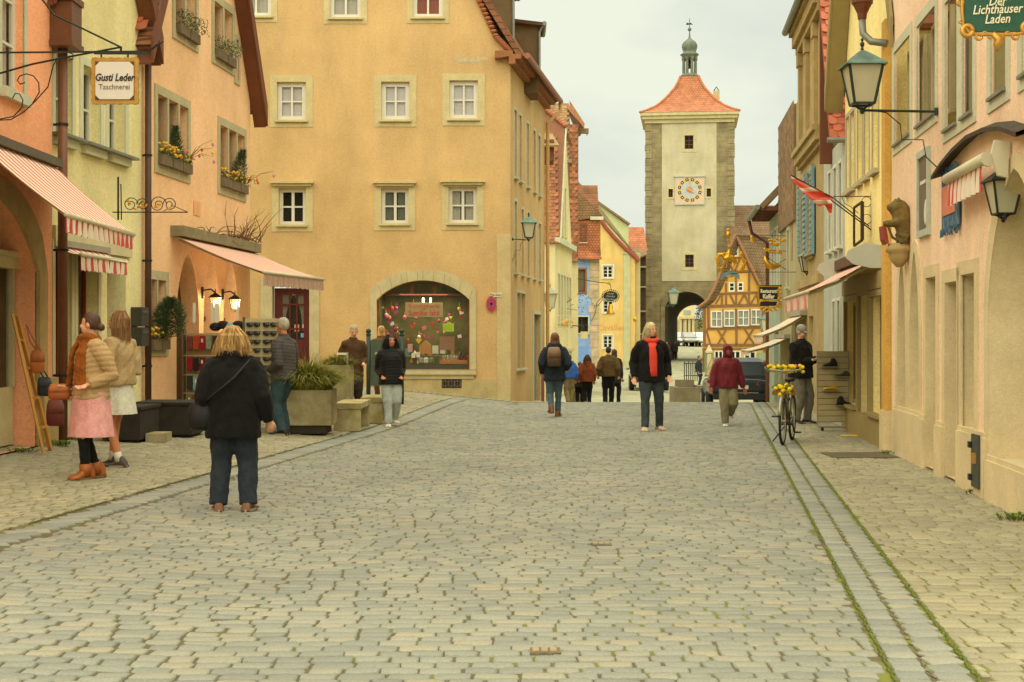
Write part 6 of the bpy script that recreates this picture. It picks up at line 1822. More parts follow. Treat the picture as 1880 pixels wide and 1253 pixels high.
# hanging sign panel below the blue house window
t = thing('hanging_sign', 'small cream shop sign board below the blue house window', 'shop sign', px(1072, 615, 60), 'hanging shop signs')
q_ = [px(u, v, 60) for u, v in ((1066, 622), (1079, 622), (1079, 609), (1066, 609))]
MB().prism(q_, (0, .05, 0)).build('panel', mat('cream_board', c(212, 196, 132), .7, .1), t); MB().tube([px(1072, 609, 60), px(1072, 600, 60), px(1050, 598, 60)], .02, 6).build('bracket', iron, t)
# relief niche on the cream house
t = thing('house_relief', 'small gilded relief in an arched niche on the cream house', 'relief', px(1037, 600, 57.6))
ringpiece('niche', Frame((0, 57.9), (1, 0)), rect(bX(1024), bX(1045), bZ(603), bZ(581)), rect(bX(1022), bX(1047), bZ(605), bZ(579)), sandstone, t, 0, .04)
mb = MB(); mb.ell(px(1036, 594, 57.8), (.14, .06, .14), 8, 6); mb.ell(px(1040, 590, 57.8), (.1, .06, .1), 8, 6); mb.build('figure', mat('worn_gold', c(186, 150, 84), .6, .2), t)
# framed sign on iron bracket with the flag, lemon house
t = thing('sign_bracket', 'thin iron bracket with dark framed board hung edge-on at the lemon house', 'sign bracket', px(1600, 400, 21.2), 'hanging shop signs')
Yb = 21.2; T = lambda u, v: px(u, v, Yb)
mb = MB(); mb.bar(T(1600, 352), T(1600, 436), .016, .016); mb.bar(T(1530, 361), T(1600, 361), .012, .012); mb.bar(T(1526, 368), T(1600, 423), .016, .016)
for v in (371, 403):
    mb.tube([T(1591 + 9 * math.cos(a), v + 9 * math.sin(a)) for a in [i * math.pi / 8 for i in range(17)]], .005, 5)
mb.tube([T(1545, 362), T(1551, 374), T(1562, 380), T(1576, 392)], .005, 5); mb.bar(T(1600, 361), FRt(Yb, 0, T(0, 361).z), .014, .014)
mb.build('bracket', iron, t)
fr = [T(1568, 378), T(1583, 371), T(1583, 441), T(1568, 449)]
fr[0].y += .35; fr[3].y += .35; fr[0].x += .35 * .243; fr[3].x += .35 * .243
mb = MB()
for a, b_ in ((0, 1), (1, 2), (2, 3), (3, 0)):
    mb.bar(fr[a], fr[b_], .03, .03)
mb.bar(fr[1], fr[2], .07, .04)
mb.build('board_frame', mat('dark_frame_wood', c(58, 48, 34), .6), t)
# flag
t = thing('flag', 'red and white flag drooping from a pole at the lemon house', 'flag', px(1530, 372, 21.2))
V = []
nu, nv = 16, 8
top = [(1452, 322), (1466, 330), (1482, 341), (1500, 349), (1520, 357), (1530, 362)]
bot = [(1452, 326), (1468, 347), (1486, 364), (1503, 380), (1514, 376), (1526, 400)]
for i in range(nu + 1):
    f = i / nu * 5; k = min(4, int(f)); g = f - k
    tu = [top[k][j] + (top[k + 1][j] - top[k][j]) * g for j in (0, 1)]; bu = [bot[k][j] + (bot[k + 1][j] - bot[k][j]) * g for j in (0, 1)]
    for j in range(nv + 1):
        h = j / nv
        p = px(tu[0] + (bu[0] - tu[0]) * h, tu[1] + (bu[1] - tu[1]) * h, 21.3 + .10 * math.sin(h * 9 + i * .5) * (i / nu))
        V.append(p)
m_f = stripes('flag_cloth', c(220, 96, 74), c(224, 206, 182), .19, 2, .72)
mesh_obj('cloth', V, [(i * (nv + 1) + j, (i + 1) * (nv + 1) + j, (i + 1) * (nv + 1) + j + 1, i * (nv + 1) + j + 1) for i in range(nu) for j in range(nv)], m_f, t, True)
mb = MB(); mb.tube([px(1452, 322, 21.3), px(1530, 364, 21.3), FRt(21.4, 0, px(0, 415, 21.3).z)], .009, 6); mb.build('pole', iron, t)
# long banner
t = thing('hanging_banner', 'long faded red banner with white edge hung before the sandstone house', 'banner', px(1460, 480, 34))
V = []
for i in range(25):
    z = px(0, 265 + (480 - 265) * i / 24, 34).z
    for j, u in enumerate((1453, 1457, 1461, 1464.5, 1467)):
        V.append(Vector((px(u, 0, 34).x, 34 + .05 * math.sin(j * 1.7 + i * .25), z)))
mesh_obj('cloth', V, [(i * 5 + j, i * 5 + 5 + j, i * 5 + 6 + j, i * 5 + 1 + j) for i in range(24) for j in range(3)], fabric('faded_red_banner', c(186, 116, 84), .9, .12), t, True)
mesh_obj('white_edge', [v for i in range(25) for v in (V[i * 5 + 3] + Vector((0, -.004, 0)), V[i * 5 + 4] + Vector((0, -.004, 0)))], [(2 * i, 2 * i + 2, 2 * i + 3, 2 * i + 1) for i in range(24)], fabric('banner_white', c(214, 196, 166)), t, True)
MB().tube([px(1449, 262, 34), FRt(34, .0, px(0, 262, 34).z)], .02, 6).build('pole', brownwood, t)
# no-stopping sign and street plate on the yellow house
t = thing('no_stopping_sign', 'round red and blue no stopping sign on the yellow house corner', 'road sign', FYe(yX(902), .08, yZ(570)))
n = 28
for nm, r, off, cc in (('rim', 14.2, .05, (214, 120, 92)), ('red_ring', 13.0, .062, (190, 48, 44)), ('blue_field', 9.6, .066, (84, 84, 150))):
    mb = MB(); mb.prism([FYe(yX(902 + r * .70 * math.cos(i * 2 * math.pi / n)), off, yZ(558.5 + r * math.sin(i * 2 * math.pi / n))) for i in range(n)], (0, .012, 0)); mb.build(nm, mat('sign_' + nm, c(*cc), .5, .05), t)
for a in (1, -1):
    MB().bar(FYe(yX(902 - 6.3), .072, yZ(558.5 - a * 8.5)), FYe(yX(902 + 6.3), .072, yZ(558.5 + a * 8.5)), .05, .006, (0, 1, 0)).build('red_bar', mat('sign_red_ring', None), t)
t = thing('street_name_plate', 'white enamel street name plate above the no stopping sign', 'street sign', FYe(yX(910), .02, yZ(546)))
fbox(MB(), FYe, yX(899), yX(921), .036, .05, yZ(546), yZ(538)).build('plate', mat('plate_white', c(212, 200, 158), .5), t)
text('lettering', 'Plönlein', .085, face_cam(FYe(yX(910), .053, yZ(542))), black, t, .001)
# things shown in the shop window of the yellow house
t = thing('window_banner', 'beige paper banner with two lines of red writing in the arched shop window', 'banner', FYe(yX(777), -.3, yZ(582)))
fbox(MB(), FYe, yX(742.5), yX(812), -.30, -.295, yZ(582), yZ(555)).build('sheet', mat('beige_paper', c(170, 150, 104), .9), t)
rdm = mat('red_letters', c(196, 66, 36), .8, 0)
text('lettering', 'Kunstgalerie', .19, face_cam(FYe(yX(777), -.292, yZ(561.5))), rdm, t, .001, 0, .82)
text('lettering', 'Sumiko Ishii', .19, face_cam(FYe(yX(777), -.292, yZ(575))), rdm, t, .001, 0, .85, bold=.003)
t = thing('lime_notice', 'bright lime green notice stuck in the arched shop window', 'notice', FYe(yX(822), -.26, yZ(609)))
fbox(MB(), FYe, yX(812.3), yX(832.5), -.262, -.257, yZ(609), yZ(594)).build('sheet', mat('lime_paper', c(178, 206, 50), .8), t)
mb = MB()
for k in range(4):
    fbox(mb, FYe, yX(814.5), yX(830), -.2565, -.2555, yZ(598.3 + k * 2.6), yZ(597.6 + k * 2.6))
mb.build('lettering_lines', mat('olive_ink', c(120, 140, 40), .8), t)
for i, u in enumerate((771, 785)):
    o = fbox(MB(), FYe, yX(u) - .02, yX(u) + .02, -1.3, -1.26, yZ(555), yZ(545)).build('tube_light', mat('lamp_tube', c(255, 250, 190), .5, 0, emit=c(255, 246, 170), estr=5.0))
    tag(o, 'glowing tube light %s in the arched shop window' % ('on the left' if i == 0 else 'on the right'), 'light', 'tube lights in the shop')
ld = bpy.data.lights.new('shop_light', 'AREA'); ld.energy = 16.0; ld.color = (1.0, .88, .58); ld.size = 1.2
lo = bpy.data.objects.new('shop_light', ld); lo.location = (yX(777), 35.75, yZ(540)); COL.objects.link(lo)
rg = random.Random(21)
GC = [((196, 60, 60), 'red'), ((206, 110, 120), 'pink'), ((224, 216, 196), 'white'), ((160, 60, 110), 'magenta'), ((210, 180, 60), 'yellow'), ((150, 50, 44), 'dark red')]
for k in range(60):
    u, v = rg.uniform(698, 850), rg.uniform(560, 626)
    (cc, nm) = rg.choice(GC)
    x, z = yX(u), yZ(v); yy = 35.0 + rg.uniform(.4, .9); s = rg.uniform(.04, .09)
    mb = MB(); kind = rg.choice((0, 1, 2))
    if kind == 0:
        mb.prism([(x + s * (.9 * math.sin(a) ** 3), yy, z + s * (.75 * math.cos(a) - .3 * math.cos(2 * a))) for a in [i * math.pi / 8 for i in range(16)]], (0, .02, 0))
    elif kind == 1:
        mb.ell((x, yy, z), (s * .7, s * .7, s * .7), 8, 6); mb.tube([(x, yy, z + s * .6), (x, yy, z + s * 2.2)], .004, 4)
    else:
        mb.obox((x - s * .6, yy, z - s * .5), (s * 1.1, 0, s * .4), (0, .02, 0), (-s * .3, 0, s * 1.0))
    o = mb.build('trinket', mat('trinket_' + nm.replace(' ', '_'), c(*cc), .6))
    tag(o, 'small %s %s trinket hanging %s in the arched shop window' % (nm, ('heart', 'bauble', 'tag')[kind], ('low', 'high')[v < 592] + ' at the ' + ('left', 'middle', 'right')[int((u - 698) / 51)]), 'ornament', 'trinkets hung in the shop window')
def ware(nm, lab, cat, poly, cc, dy=.55, th=.05, grp='wares in the arched shop window'):
    o = MB().prism([(yX(u), 35 + dy, yZ(v)) for u, v in poly], (0, th, 0)).build(nm, mat('ware_%s_%d' % (nm, len(MATS)), c(*cc), .7, .12, 12.0))
    tag(o, lab, cat, grp)
ware('nesting_box', 'wooden house-shaped box standing in the arched shop window', 'box', [(767, 650), (790, 650), (790, 635), (778.5, 625), (767, 635)], (176, 128, 70), .5, .2)
for i, (u0, v0, u1, v1, cc, lab) in enumerate(((746, 632, 755, 647, (196, 150, 140), 'pink framed card left of the house-shaped box'), (753, 649, 760, 658, (220, 214, 190), 'small white tag left of the jars'), (762, 647, 769, 657, (216, 210, 186), 'white price card below the house-shaped box'), (791.5, 635, 803, 650, (196, 196, 160), 'pale greeting card right of the house-shaped box'), (805, 618, 833, 643, (150, 110, 84), 'brown art print behind the glasses'), (806, 641, 815, 650, (206, 200, 186), 'white card at the foot of the art print'), (763, 664, 795, 668, (206, 200, 170), 'white lettering strip on the display floor'))):
    ware('card', lab, 'card', [(u0, v1), (u1, v1), (u1, v0), (u0, v0)], cc, .45 + .01 * i, .01)
ware('crate', 'long wooden tray at the right of the arched shop window', 'tray', [(808, 669), (857, 669), (857, 662), (808, 662)], (176, 120, 60), .4, .25)
for i in range(7):
    x = yX(812 + i * 4.2); mb = MB(); mb.lathe([(.02, 0), (.035, .01), (.04, .12), (.032, .17), (.015, .19), (.015, .23)], (x, 35.62, yZ(668)), 8)
    o = mb.build('bottle', mat('clear_bottle', c(170, 170, 140), .15, .1, spec=.6, alpha=.6)); tag(o, 'small glass bottle, %s from the left above the wooden tray' % ('first second third fourth fifth sixth seventh'.split()[i]), 'bottle', 'bottles in the arched shop window')
for i in range(5):
    x = yX(842 + i * 2.6); mb = MB(); mb.lathe([(.02, 0), (.035, .02), (.035, .09), (.02, .12), (.018, .16)], (x, 35.5, yZ(662) + .05 * (i % 2)), 8)
    o = mb.build('jar', mat('dark_jar_%d' % (i % 2), c(*((120, 50, 36), (70, 50, 40))[i % 2]), .3)); tag(o, 'little %s jar, %s from the left on the wooden tray' % (('red', 'brown')[i % 2], 'first second third fourth fifth'.split()[i]), 'jar', 'jars in the arched shop window')
for i, u in enumerate((771, 780, 790)):
    mb = MB(); mb.lathe([(.05, 0), (.07, .02), (.07, .12), (.05, .14)], (yX(u), 35.5, yZ(668)), 10); o = mb.build('mug', mat('grey_mug_%d' % i, c(*((150, 146, 110), (200, 196, 176), (120, 120, 84))[i]), .4)); tag(o, ('olive', 'pale', 'moss green')[i] + ' mug standing on the green display floor', 'mug', 'wares in the arched shop window')
SH = [('white', (210, 204, 182)), ('green', (120, 140, 70)), ('amber', (190, 140, 60)), ('rose', (196, 130, 120)), ('teal', (90, 130, 120))]
for i in range(22):
    u = 700 + i * 7.1; x = yX(u); nm, cc = SH[(i * 3 + i // 5) % 5]; z0 = yZ(669) if i % 2 else yZ(654); s = rg.uniform(.06, .1)
    mb = MB()
    if i % 3 == 0:
        mb.box((x - s * .6, 35.95, z0), (x + s * .6, 36.05, z0 + s * 2)); kind = 'box'
    else:
        mb.lathe([(s * .4, 0), (s * .7, s * .4), (s * .6, s), (s * .25, s * 1.5), (s * .35, s * 1.9)], (x, 36.0, z0), 10); kind = 'vase'
    o = mb.build('gift_' + kind, mat('gift_' + nm, c(*cc), .5, .1)); tag(o, '%s gift %s on the %s shelf, %s part of the arched shop window' % (nm, kind, ('upper', 'lower')[i % 2], ('far left', 'left', 'middle', 'right', 'far right')[i * 5 // 22]), kind, 'gifts at the back of the shop window')
o = fbox(MB(), FYe, yX(694), yX(858), -1.15, -.92, yZ(654) - .02, yZ(654) - .004).build('glass_shelf', mat('pale_shelf', c(150, 146, 110), .4)); tag(o, 'long pale shelf across the back of the arched shop window', 'shelf')
# ---------------------------------------------------------------- planters, benches, board
def planter_box(lab, X0, X1, Y0, Y1, z, h, base_h, m, name='planter', wall_=.07):
    t = thing(name, lab, 'planter', ((X0 + X1) / 2, (Y0 + Y1) / 2, z), 'concrete planters')
    if base_h:
        MB().box((X0 + .08, Y0 + .03, z), (X1 - .08, Y1 - .03, z + base_h)).build('base', mat('planter_base', c(54, 46, 32), .9), t)
    b0 = z + base_h + .002
    n = MB()
    o = [(X0, Y0), (X1, Y0), (X1, Y1), (X0, Y1)]; i = [(X0 + wall_, Y0 + wall_), (X1 - wall_, Y0 + wall_), (X1 - wall_, Y1 - wall_), (X0 + wall_, Y1 - wall_)]
    V = [(x, y, b0) for x, y in o] + [(x, y, z + h) for x, y in o] + [(x, y, z + h) for x, y in i] + [(x, y, z + h - .12) for x, y in i]
    F = [(0, 3, 2, 1)] + [(k, (k + 1) % 4, 4 + (k + 1) % 4, 4 + k) for k in range(4)] + [(4 + k, 4 + (k + 1) % 4, 8 + (k + 1) % 4, 8 + k) for k in range(4)] + [(8 + k, 8 + (k + 1) % 4, 12 + (k + 1) % 4, 12 + k) for k in range(4)]
    tub = mesh_obj('tub', V, F, m, t)
    bv = tub.modifiers.new('b', 'BEVEL'); bv.width = .012; bv.segments = 2; bv.limit_method = 'ANGLE'
    mesh_obj('soil', [(x, y, z + h - .07) for x, y in i], [(0, 1, 2, 3)], mat('soil', c(74, 60, 36), 1, .3, 20.0), t)
    return t
def grass_clump(lab, ctr, rx, ry, h, n, seed, droop=1.0):
    rg = random.Random(seed); mb = MB()
    for k in range(n):
        a = rg.uniform(0, 6.283); r = math.sqrt(rg.random())
        p = Vector((ctr[0] + rx * .55 * r * math.cos(a), ctr[1] + ry * .55 * r * math.sin(a), ctr[2]))
        d = Vector((math.cos(a + rg.uniform(-.6, .6)), math.sin(a + rg.uniform(-.6, .6)), 0))
        L_ = rg.uniform(.6, 1.0); out = (.25 + .75 * r) * rx * L_
        w = rg.uniform(.005, .009); s = Vector((-d.y, d.x, 0)) * w
        hh = h * L_ * rg.uniform(.75, 1.1)
        mb.mi = rg.choice((0, 0, 1, 1, 2))
        P = []
        for i in range(6):
            f = i / 5
            q_ = p + d * (out * f * (.5 + .6 * f)) + Vector((0, 0, hh * (1.55 * f - droop * .95 * r * f * f - .45 * f * f)))
            P += [q_ - s * (1 - f * .9), q_ + s * (1 - f * .9)]
        mb.add(P, [(2 * i, 2 * i + 1, 2 * i + 3, 2 * i + 2) for i in range(5)])
    o = mb.build('ornamental_grass', [mat('grass_yellow_green', c(166, 156, 62), .8, .2, 9.0), mat('grass_green', c(122, 124, 48), .8, .2, 9.0), mat('grass_olive', c(88, 94, 44), .8, .2, 9.0)])
    return tag(o, lab, 'ornamental grass')
z = gz(-3.5, 21.6)
planter_box('big concrete planter with dark base beside the man in grey puffer jacket', -3.55, -2.72, 21.3, 22.0, z, .66, .12, concrete)
grass_clump('bushy yellow green grass in the big concrete planter', (-3.14, 21.65, z + .56), .62, .50, .70, 4200, 3, .75)
z2 = gz(-3.2, 25)
planter_box('tall concrete planter behind the grass near the green board', -3.35, -2.86, 25.0, 25.6, z2, .95, 0, concrete)
grass_clump('small grass tuft in the tall concrete planter', (-3.12, 25.3, z2 + .86), .34, .26, .36, 1100, 4, .7)
t = thing('white_label_plate', 'white strip plate on a post in the tall planter', 'plate', (-3.0, 25.1, z2 + .95))
MB().box((-3.1, 25.06, z2 + 1.13), (-2.93, 25.075, z2 + 1.17)).build('plate', white_paint, t); MB().box((-2.93, 25.06, z2 + .9), (-2.90, 25.08, z2 + 1.18)).build('post', metal_grey, t)
def bench(lab, X0, X1, Y0, Y1, h):
    z = gz((X0 + X1) / 2, (Y0 + Y1) / 2)
    t = thing('concrete_bench', lab, 'bench', ((X0 + X1) / 2, (Y0 + Y1) / 2, z), 'concrete benches')
    for nm, a, b_ in (('seat', (X0, Y0, z + h - .10), (X1, Y1, z + h)), ('leg', (X0 + .01, Y0 + .01, z), (X1 - .01, Y0 + .12, z + h - .102)), ('leg', (X0 + .01, Y1 - .12, z), (X1 - .01, Y1 - .01, z + h - .102))):
        o = MB().box(a, b_).build(nm, mat('bench_concrete', c(178, 166, 122), .95, .2, 5.0, .4, 40.0, fine=.1, col2=c(154, 140, 82)), t)
        bv = o.modifiers.new('b', 'BEVEL'); bv.width = .008; bv.segments = 1
bench('front low concrete bench with yellow lichen beside the grass planter', -2.84, -2.40, 22.5, 24.0, .45)
bench('rear low concrete bench partly behind the woman in black puffer jacket', -2.62, -2.24, 24.5, 25.6, .45)
# information board between two posts
t = thing('information_board', 'dark green information board between two posts with ball finials', 'notice board', (-2.7, 29.3, gz(-2.7, 29.3)))
gm_ = mat('board_green', c(48, 62, 48), .5, .15, 6.0)
for x in (-2.97, -2.28):
    zb = gz(x, 29.3)
    mb = MB(); mb.tube([(x, 29.3, zb - .02), (x, 29.3, 1.60)], .045, 12); mb.build('post', gm_, t, True)
    mb = MB(); mb.ell((x, 29.3, 1.68), (.055, .055, .055), 12, 8); mb.lathe([(.05, 1.59), (.055, 1.62), (.03, 1.64)], (x, 29.3, 0), 12); mb.build('ball_finial', gm_, t, True)
bo = MB().box((-2.92, 29.27, .55), (-2.33, 29.31, 1.50)).build('board', mat('chalk_green', c(72, 86, 66), .6, .25, 7.0), t)
mb = MB(); mb.box((-2.93, 29.255, .95), (-2.32, 29.269, .965)); mb.build('rail', gm_, bo)
for x, zz in ((-2.78, 1.22), (-2.55, 1.36)):
    MB().ell((x, 29.262, zz), (.06, .004, .035), 10, 6).build('sticker', mat('pale_sticker', c(150, 158, 132), .7), bo)
# black trough planters by the salmon house
bm = mat('black_trough', c(48, 42, 30), .85, .25, 8.0, .4, 30.0)
for lab, x0, x1, y0, y1, h in (('low black trough in front of the cream shop door', -5.35, -4.86, 18.5, 19.5, .46), ('second black trough left of the glove rack', -5.25, -4.45, 19.7, 20.6, .48)):
    z = gz((x0 + x1) / 2, y0)
    t = thing('black_trough', lab, 'trough', ((x0 + x1) / 2, (y0 + y1) / 2, z), 'black troughs')
    MB().box((x0, y0, z + .03), (x1, y1, z + h - .04)).build('body', bm, t); MB().box((x0 - .02, y0 - .02, z + h - .038), (x1 + .02, y1 + .02, z + h)).build('rim', bm, t); MB().box((x0 + .05, y0 + .05, z), (x1 - .05, y1 - .05, z + .028)).build('foot', bm, t)
t = tag(MB().box((-4.84, 18.7, gz(-4.7, 19)), (-4.6, 19.15, gz(-4.7, 19) + .12)).build('stone_block', concrete), 'small grey stone block between the two black troughs', 'block')
# letter box
t = thing('letter_box', 'dark grey double letter box beside the downpipe of the salmon house', 'letter box', FLm(21.15, .1, 1.2))
for z0 in (1.42, 1.72):
    fbox(MB(), FLm, 21.0, 21.3, .01, .17, z0, z0 + .28).build('box', mat('anthracite_box', c(66, 62, 50), .5), t)
    fbox(MB(), FLm, 21.03, 21.27, .171, .18, z0 + .19, z0 + .235).build('flap', mat('anthracite_flap', c(88, 82, 66), .5), t)
# window boxes with flowers
def flower_box(lab, s0, s1, z, kind, seed, F=FLm):
    rg = random.Random(seed)
    t = thing('flower_box', lab, 'flower box', F((s0 + s1) / 2, .05, z), 'flower boxes in the salmon windows')
    n = max(1, round((s1 - s0) / .5))
    for i in range(n):
        a = s0 + (s1 - s0) * i / n; b_ = s0 + (s1 - s0) * (i + 1) / n
        fbox(MB(), F, a + .02, b_ - .02, -.14, .10, z, z + .16).build('box', mat('grey_box', c(116, 100, 72), .9, .2), t)
    mb = MB()
    N = int(420 * (s1 - s0))
    for k in range(N):
        s = rg.uniform(s0, s1); o = rg.uniform(-.14, .14) + (.10 if kind == 'green' else 0)
        hgt = rg.uniform(.02, .26 if kind == 'green' else .16)
        p = F(s, o, z + .13 + hgt); d = Vector((rg.uniform(-1, 1), rg.uniform(-1, 1), rg.uniform(-.3, 1))).normalized() * rg.uniform(.03, .07)
        e = d.orthogonal().normalized() * .010
        mb.mi = rg.choice((0, 1))
        mb.add([p - e, p + e, p + d], [(0, 1, 2)])
    mb.build('foliage', [mat('leaf_green', c(94, 100, 44), .8, .2, 15.0), mat('leaf_dark', c(66, 74, 38), .8, .2, 15.0)], t)
    if kind != 'green':
        for cc, nm in (((222, 186, 40), 'yellow'), ((214, 120, 90), 'pink')):
            mb = MB()
            for k in range(int(26 * (s1 - s0)) if nm == 'yellow' else int(8 * (s1 - s0))):
                p = F(rg.uniform(s0, s1), rg.uniform(0, .16), z + .18 + rg.uniform(.0, .16)); mb.ell(p, (.028, .028, .022), 6, 4)
            mb.build(nm + '_blossom', mat('blossom_' + nm, c(*cc), .7, .1), t)
flower_box('yellow flower boxes in the nearer triple window of the salmon house', 22.1, 23.6, 4.26, 'fl', 1)
flower_box('yellow flower boxes in the farther triple window of the salmon house', 25.32, 26.88, 4.26, 'fl', 2)
flower_box('green trailing plants in the nearer upper window of the salmon house', 22.95, 24.0, 6.5, 'green', 3)
flower_box('green trailing plants in the farther upper window of the salmon house', 25.0, 26.1, 6.5, 'green', 4)
flower_box('yellow flowers in the ground floor window by the letter box', 21.72, 22.5, 1.36, 'fl', 5)
def twig_bush(name, lab, p, h, r, n, seed, m, lean=0.0, taper=True, cat='shrub'):
    rg = random.Random(seed); t = thing(name, lab, cat, p); p = Vector(p)
    MB().tube([p, p + Vector((0, 0, h * .8))], [.012, .004], 6).build('stem', brownwood, t)
    mb = MB()
    for k in range(n):
        f = rg.random() ** .8; a = rg.uniform(0, 6.283); rr = r * (1 - f * .85 if taper else (math.sin(math.pi * min(1, f * .8 + .2)) ** .6)) * rg.random() ** .8
        q_ = p + Vector((rr * math.cos(a) + lean * f, rr * math.sin(a), h * (.08 + f * .92)))
        d = Vector((math.cos(a), math.sin(a), rg.uniform(.2, 1.2))).normalized() * rg.uniform(.03, .09); e = d.orthogonal().normalized() * .007
        mb.mi = rg.choice((0, 0, 1)); mb.add([q_ - e, q_ + e, q_ + d], [(0, 1, 2)])
    mb.build('crown', m, t)
fir = [mat('fir_green', c(64, 78, 44), .85, .2, 15.0), mat('fir_light', c(90, 102, 52), .85, .2, 15.0)]
twig_bush('small_conifer', 'little fir in the nearer triple window of the salmon house', FLm(22.85, .05, 4.4), .55, .16, 900, 1, fir)
twig_bush('small_conifer', 'leaning little fir in the farther triple window of the salmon house', FLm(26.2, .06, 4.4), .62, .20, 1000, 2, fir, .12)
twig_bush('small_conifer', 'bushy fir at the ground floor window by the letter box', FLm(22.15, .16, 1.5), .66, .27, 3600, 3, fir, .05, False)
def egg_twig(lab, p, seed):
    rg = random.Random(seed); p = Vector(p); t = thing('easter_twig', lab, 'twig', p)
    mb = MB(); E = []
    for k in range(6):
        d = Vector((rg.uniform(.1, .5), rg.uniform(-.1, .3), rg.uniform(.05, .35))); q_ = p + d
        mb.tube([p, p + d * .5 + Vector((0, 0, .06)), q_ + Vector((0, 0, -.02))], [.006, .004, .002], 5); E.append(q_ + Vector((0, 0, -.10)))
    mb.build('branch', timber, t)
    for i, e in enumerate(E):
        MB().ell(e, (.024, .024, .034), 8, 6).build('egg', mat('egg_%d' % (i % 3), c(*((214, 108, 84), (220, 190, 70), (206, 140, 150))[i % 3]), .5), t)
egg_twig('twig hung with coloured eggs at the nearer triple window', FLm(23.4, .1, 4.5), 1)
egg_twig('twig hung with coloured eggs at the farther triple window', FLm(26.75, .1, 4.45), 4)
# dry vine over the bag shop awning
t = thing('dry_vine', 'bare brown vine tangled on the pink awning cassette', 'vine', FLm(26.2, .1, 3.4)); rg = random.Random(9); mb = MB()
for k in range(60):
    p = FLm(rg.uniform(25.9, 27.4), rg.uniform(-.02, .25), 3.38) if k > 22 else FLm(rg.uniform(24.2, 26.4), rg.uniform(0, .2), 3.36)
    P = [p]; d = Vector((rg.uniform(-1, 1), rg.uniform(-1, 1), rg.uniform(.1, 1.2))).normalized() * (.10 if k > 22 else .05)
    for i in range(5):
        d = (d + Vector((rg.uniform(-1, 1), rg.uniform(-1, 1), rg.uniform(-1, .8))) * .05); P.append(P[-1] + d)
    mb.tube(P, [.010, .009, .008, .006, .005, .002], 5)
mb.build('stems', mat('vine_brown', c(110, 82, 54), .9, .2), t)

# ---------------------------------------------------------------- shop racks
GL = [(120, 70, 60), (178, 76, 44), (156, 36, 44), (140, 150, 112), (60, 58, 46), (146, 84, 40), (120, 110, 60), (54, 40, 36), (176, 36, 44), (130, 170, 164), (196, 196, 176), (130, 60, 40), (110, 36, 36), (204, 190, 150), (112, 124, 136), (92, 96, 110), (120, 160, 170)]
Fr = Frame((0, 22.9), (1, -.10)); gx0, gx1 = -5.42, -4.3
zg = gz(-4.8, 22.9)
t = thing('glove_rack', 'wall rack of coloured gloves under the pink awning', 'display rack', (-4.7, 22.9, zg))
fbox(MB(), Fr, gx0, gx1, -.06, -.03, zg + .15, 1.62).build('back_panel', mat('rack_panel', c(176, 150, 96), .8, .1), t)
for x in (gx0 - .02, gx1):
    fbox(MB(), Fr, x, x + .03, -.07, .05, zg, 1.68).build('upright', mat('rack_upright', c(90, 80, 56), .6), t)
rows = [1.35, 1.0, .68, .38]
for z0 in rows:
    MB().tube([Fr(gx0, .06, z0 + .25), Fr(gx1, .06, z0 + .25)], .008, 6).build('rail', metal_cream, t, True)
def glove_mesh(mb, F, s, z, w, h, o):
    P = [(-.5, 1), (.5, 1), (.48, .55), (.62, .45), (.6, .3), (.46, .34), (.44, .06), (.3, 0), (.2, .06), (.08, -.02), (-.04, .05), (-.18, -.02), (-.3, .05), (-.42, .02), (-.5, .14)]
    return mb.prism([F(s + x * w, o, z + y * h) for x, y in P], F.n * .03)
rg = random.Random(14)
gi = 0
GN = {0: 'plum', 1: 'rust', 2: 'crimson', 3: 'sage', 4: 'charcoal', 5: 'tan', 6: 'olive', 7: 'dark brown', 8: 'red', 9: 'turquoise', 10: 'white', 11: 'chestnut', 12: 'maroon', 13: 'cream', 14: 'grey blue', 15: 'slate', 16: 'light blue'}
for r, z0 in enumerate(rows):
    s = gx0 + .06
    while s < gx1 - .05:
        k = (gi * 5 + r * 3) % len(GL) if r else [0, 1, 2, 3, 4, 5, 6][gi % 7]
        o = glove_mesh(MB(), Fr, s + .05, z0 + rg.uniform(-.01, .01), .09, .23, .05 + .01 * (gi % 2)).build('glove', fabric('glove_%d' % k, c(*GL[k])))
        tag(o, '%s glove at the %s of the %s row of the glove rack' % (GN[k], 'left' if s < gx0 + .45 else 'right' if s > gx0 + .75 else 'middle', ('top', 'second', 'third', 'bottom')[r]), 'glove', 'gloves on the rack')
        if rg.random() < .5:
            fbox(MB(), Fr, s + .035, s + .065, .095, .098, z0 + .12, z0 + .18).build('price_tag', white_paint, o)
        s += .108; gi += 1
t = thing('sunglasses_stand', 'tall stand of sunglasses and caps beside the man in grey puffer', 'display stand', (-3.95, 22.4, gz(-3.95, 22.4)))
zs = gz(-3.95, 22.4)
Fs = Frame((0, 22.35), (1, 0))
fbox(MB(), Fs, -4.22, -3.68, -.05, -.02, zs + .1, 1.85).build('panel', mat('stand_panel', c(186, 170, 124), .7, .1), t)
for x in (-4.25, -3.68):
    MB().box((x, 22.34, zs), (x + .03, 22.42, 1.87)).build('upright', mat('rack_upright', None), t)
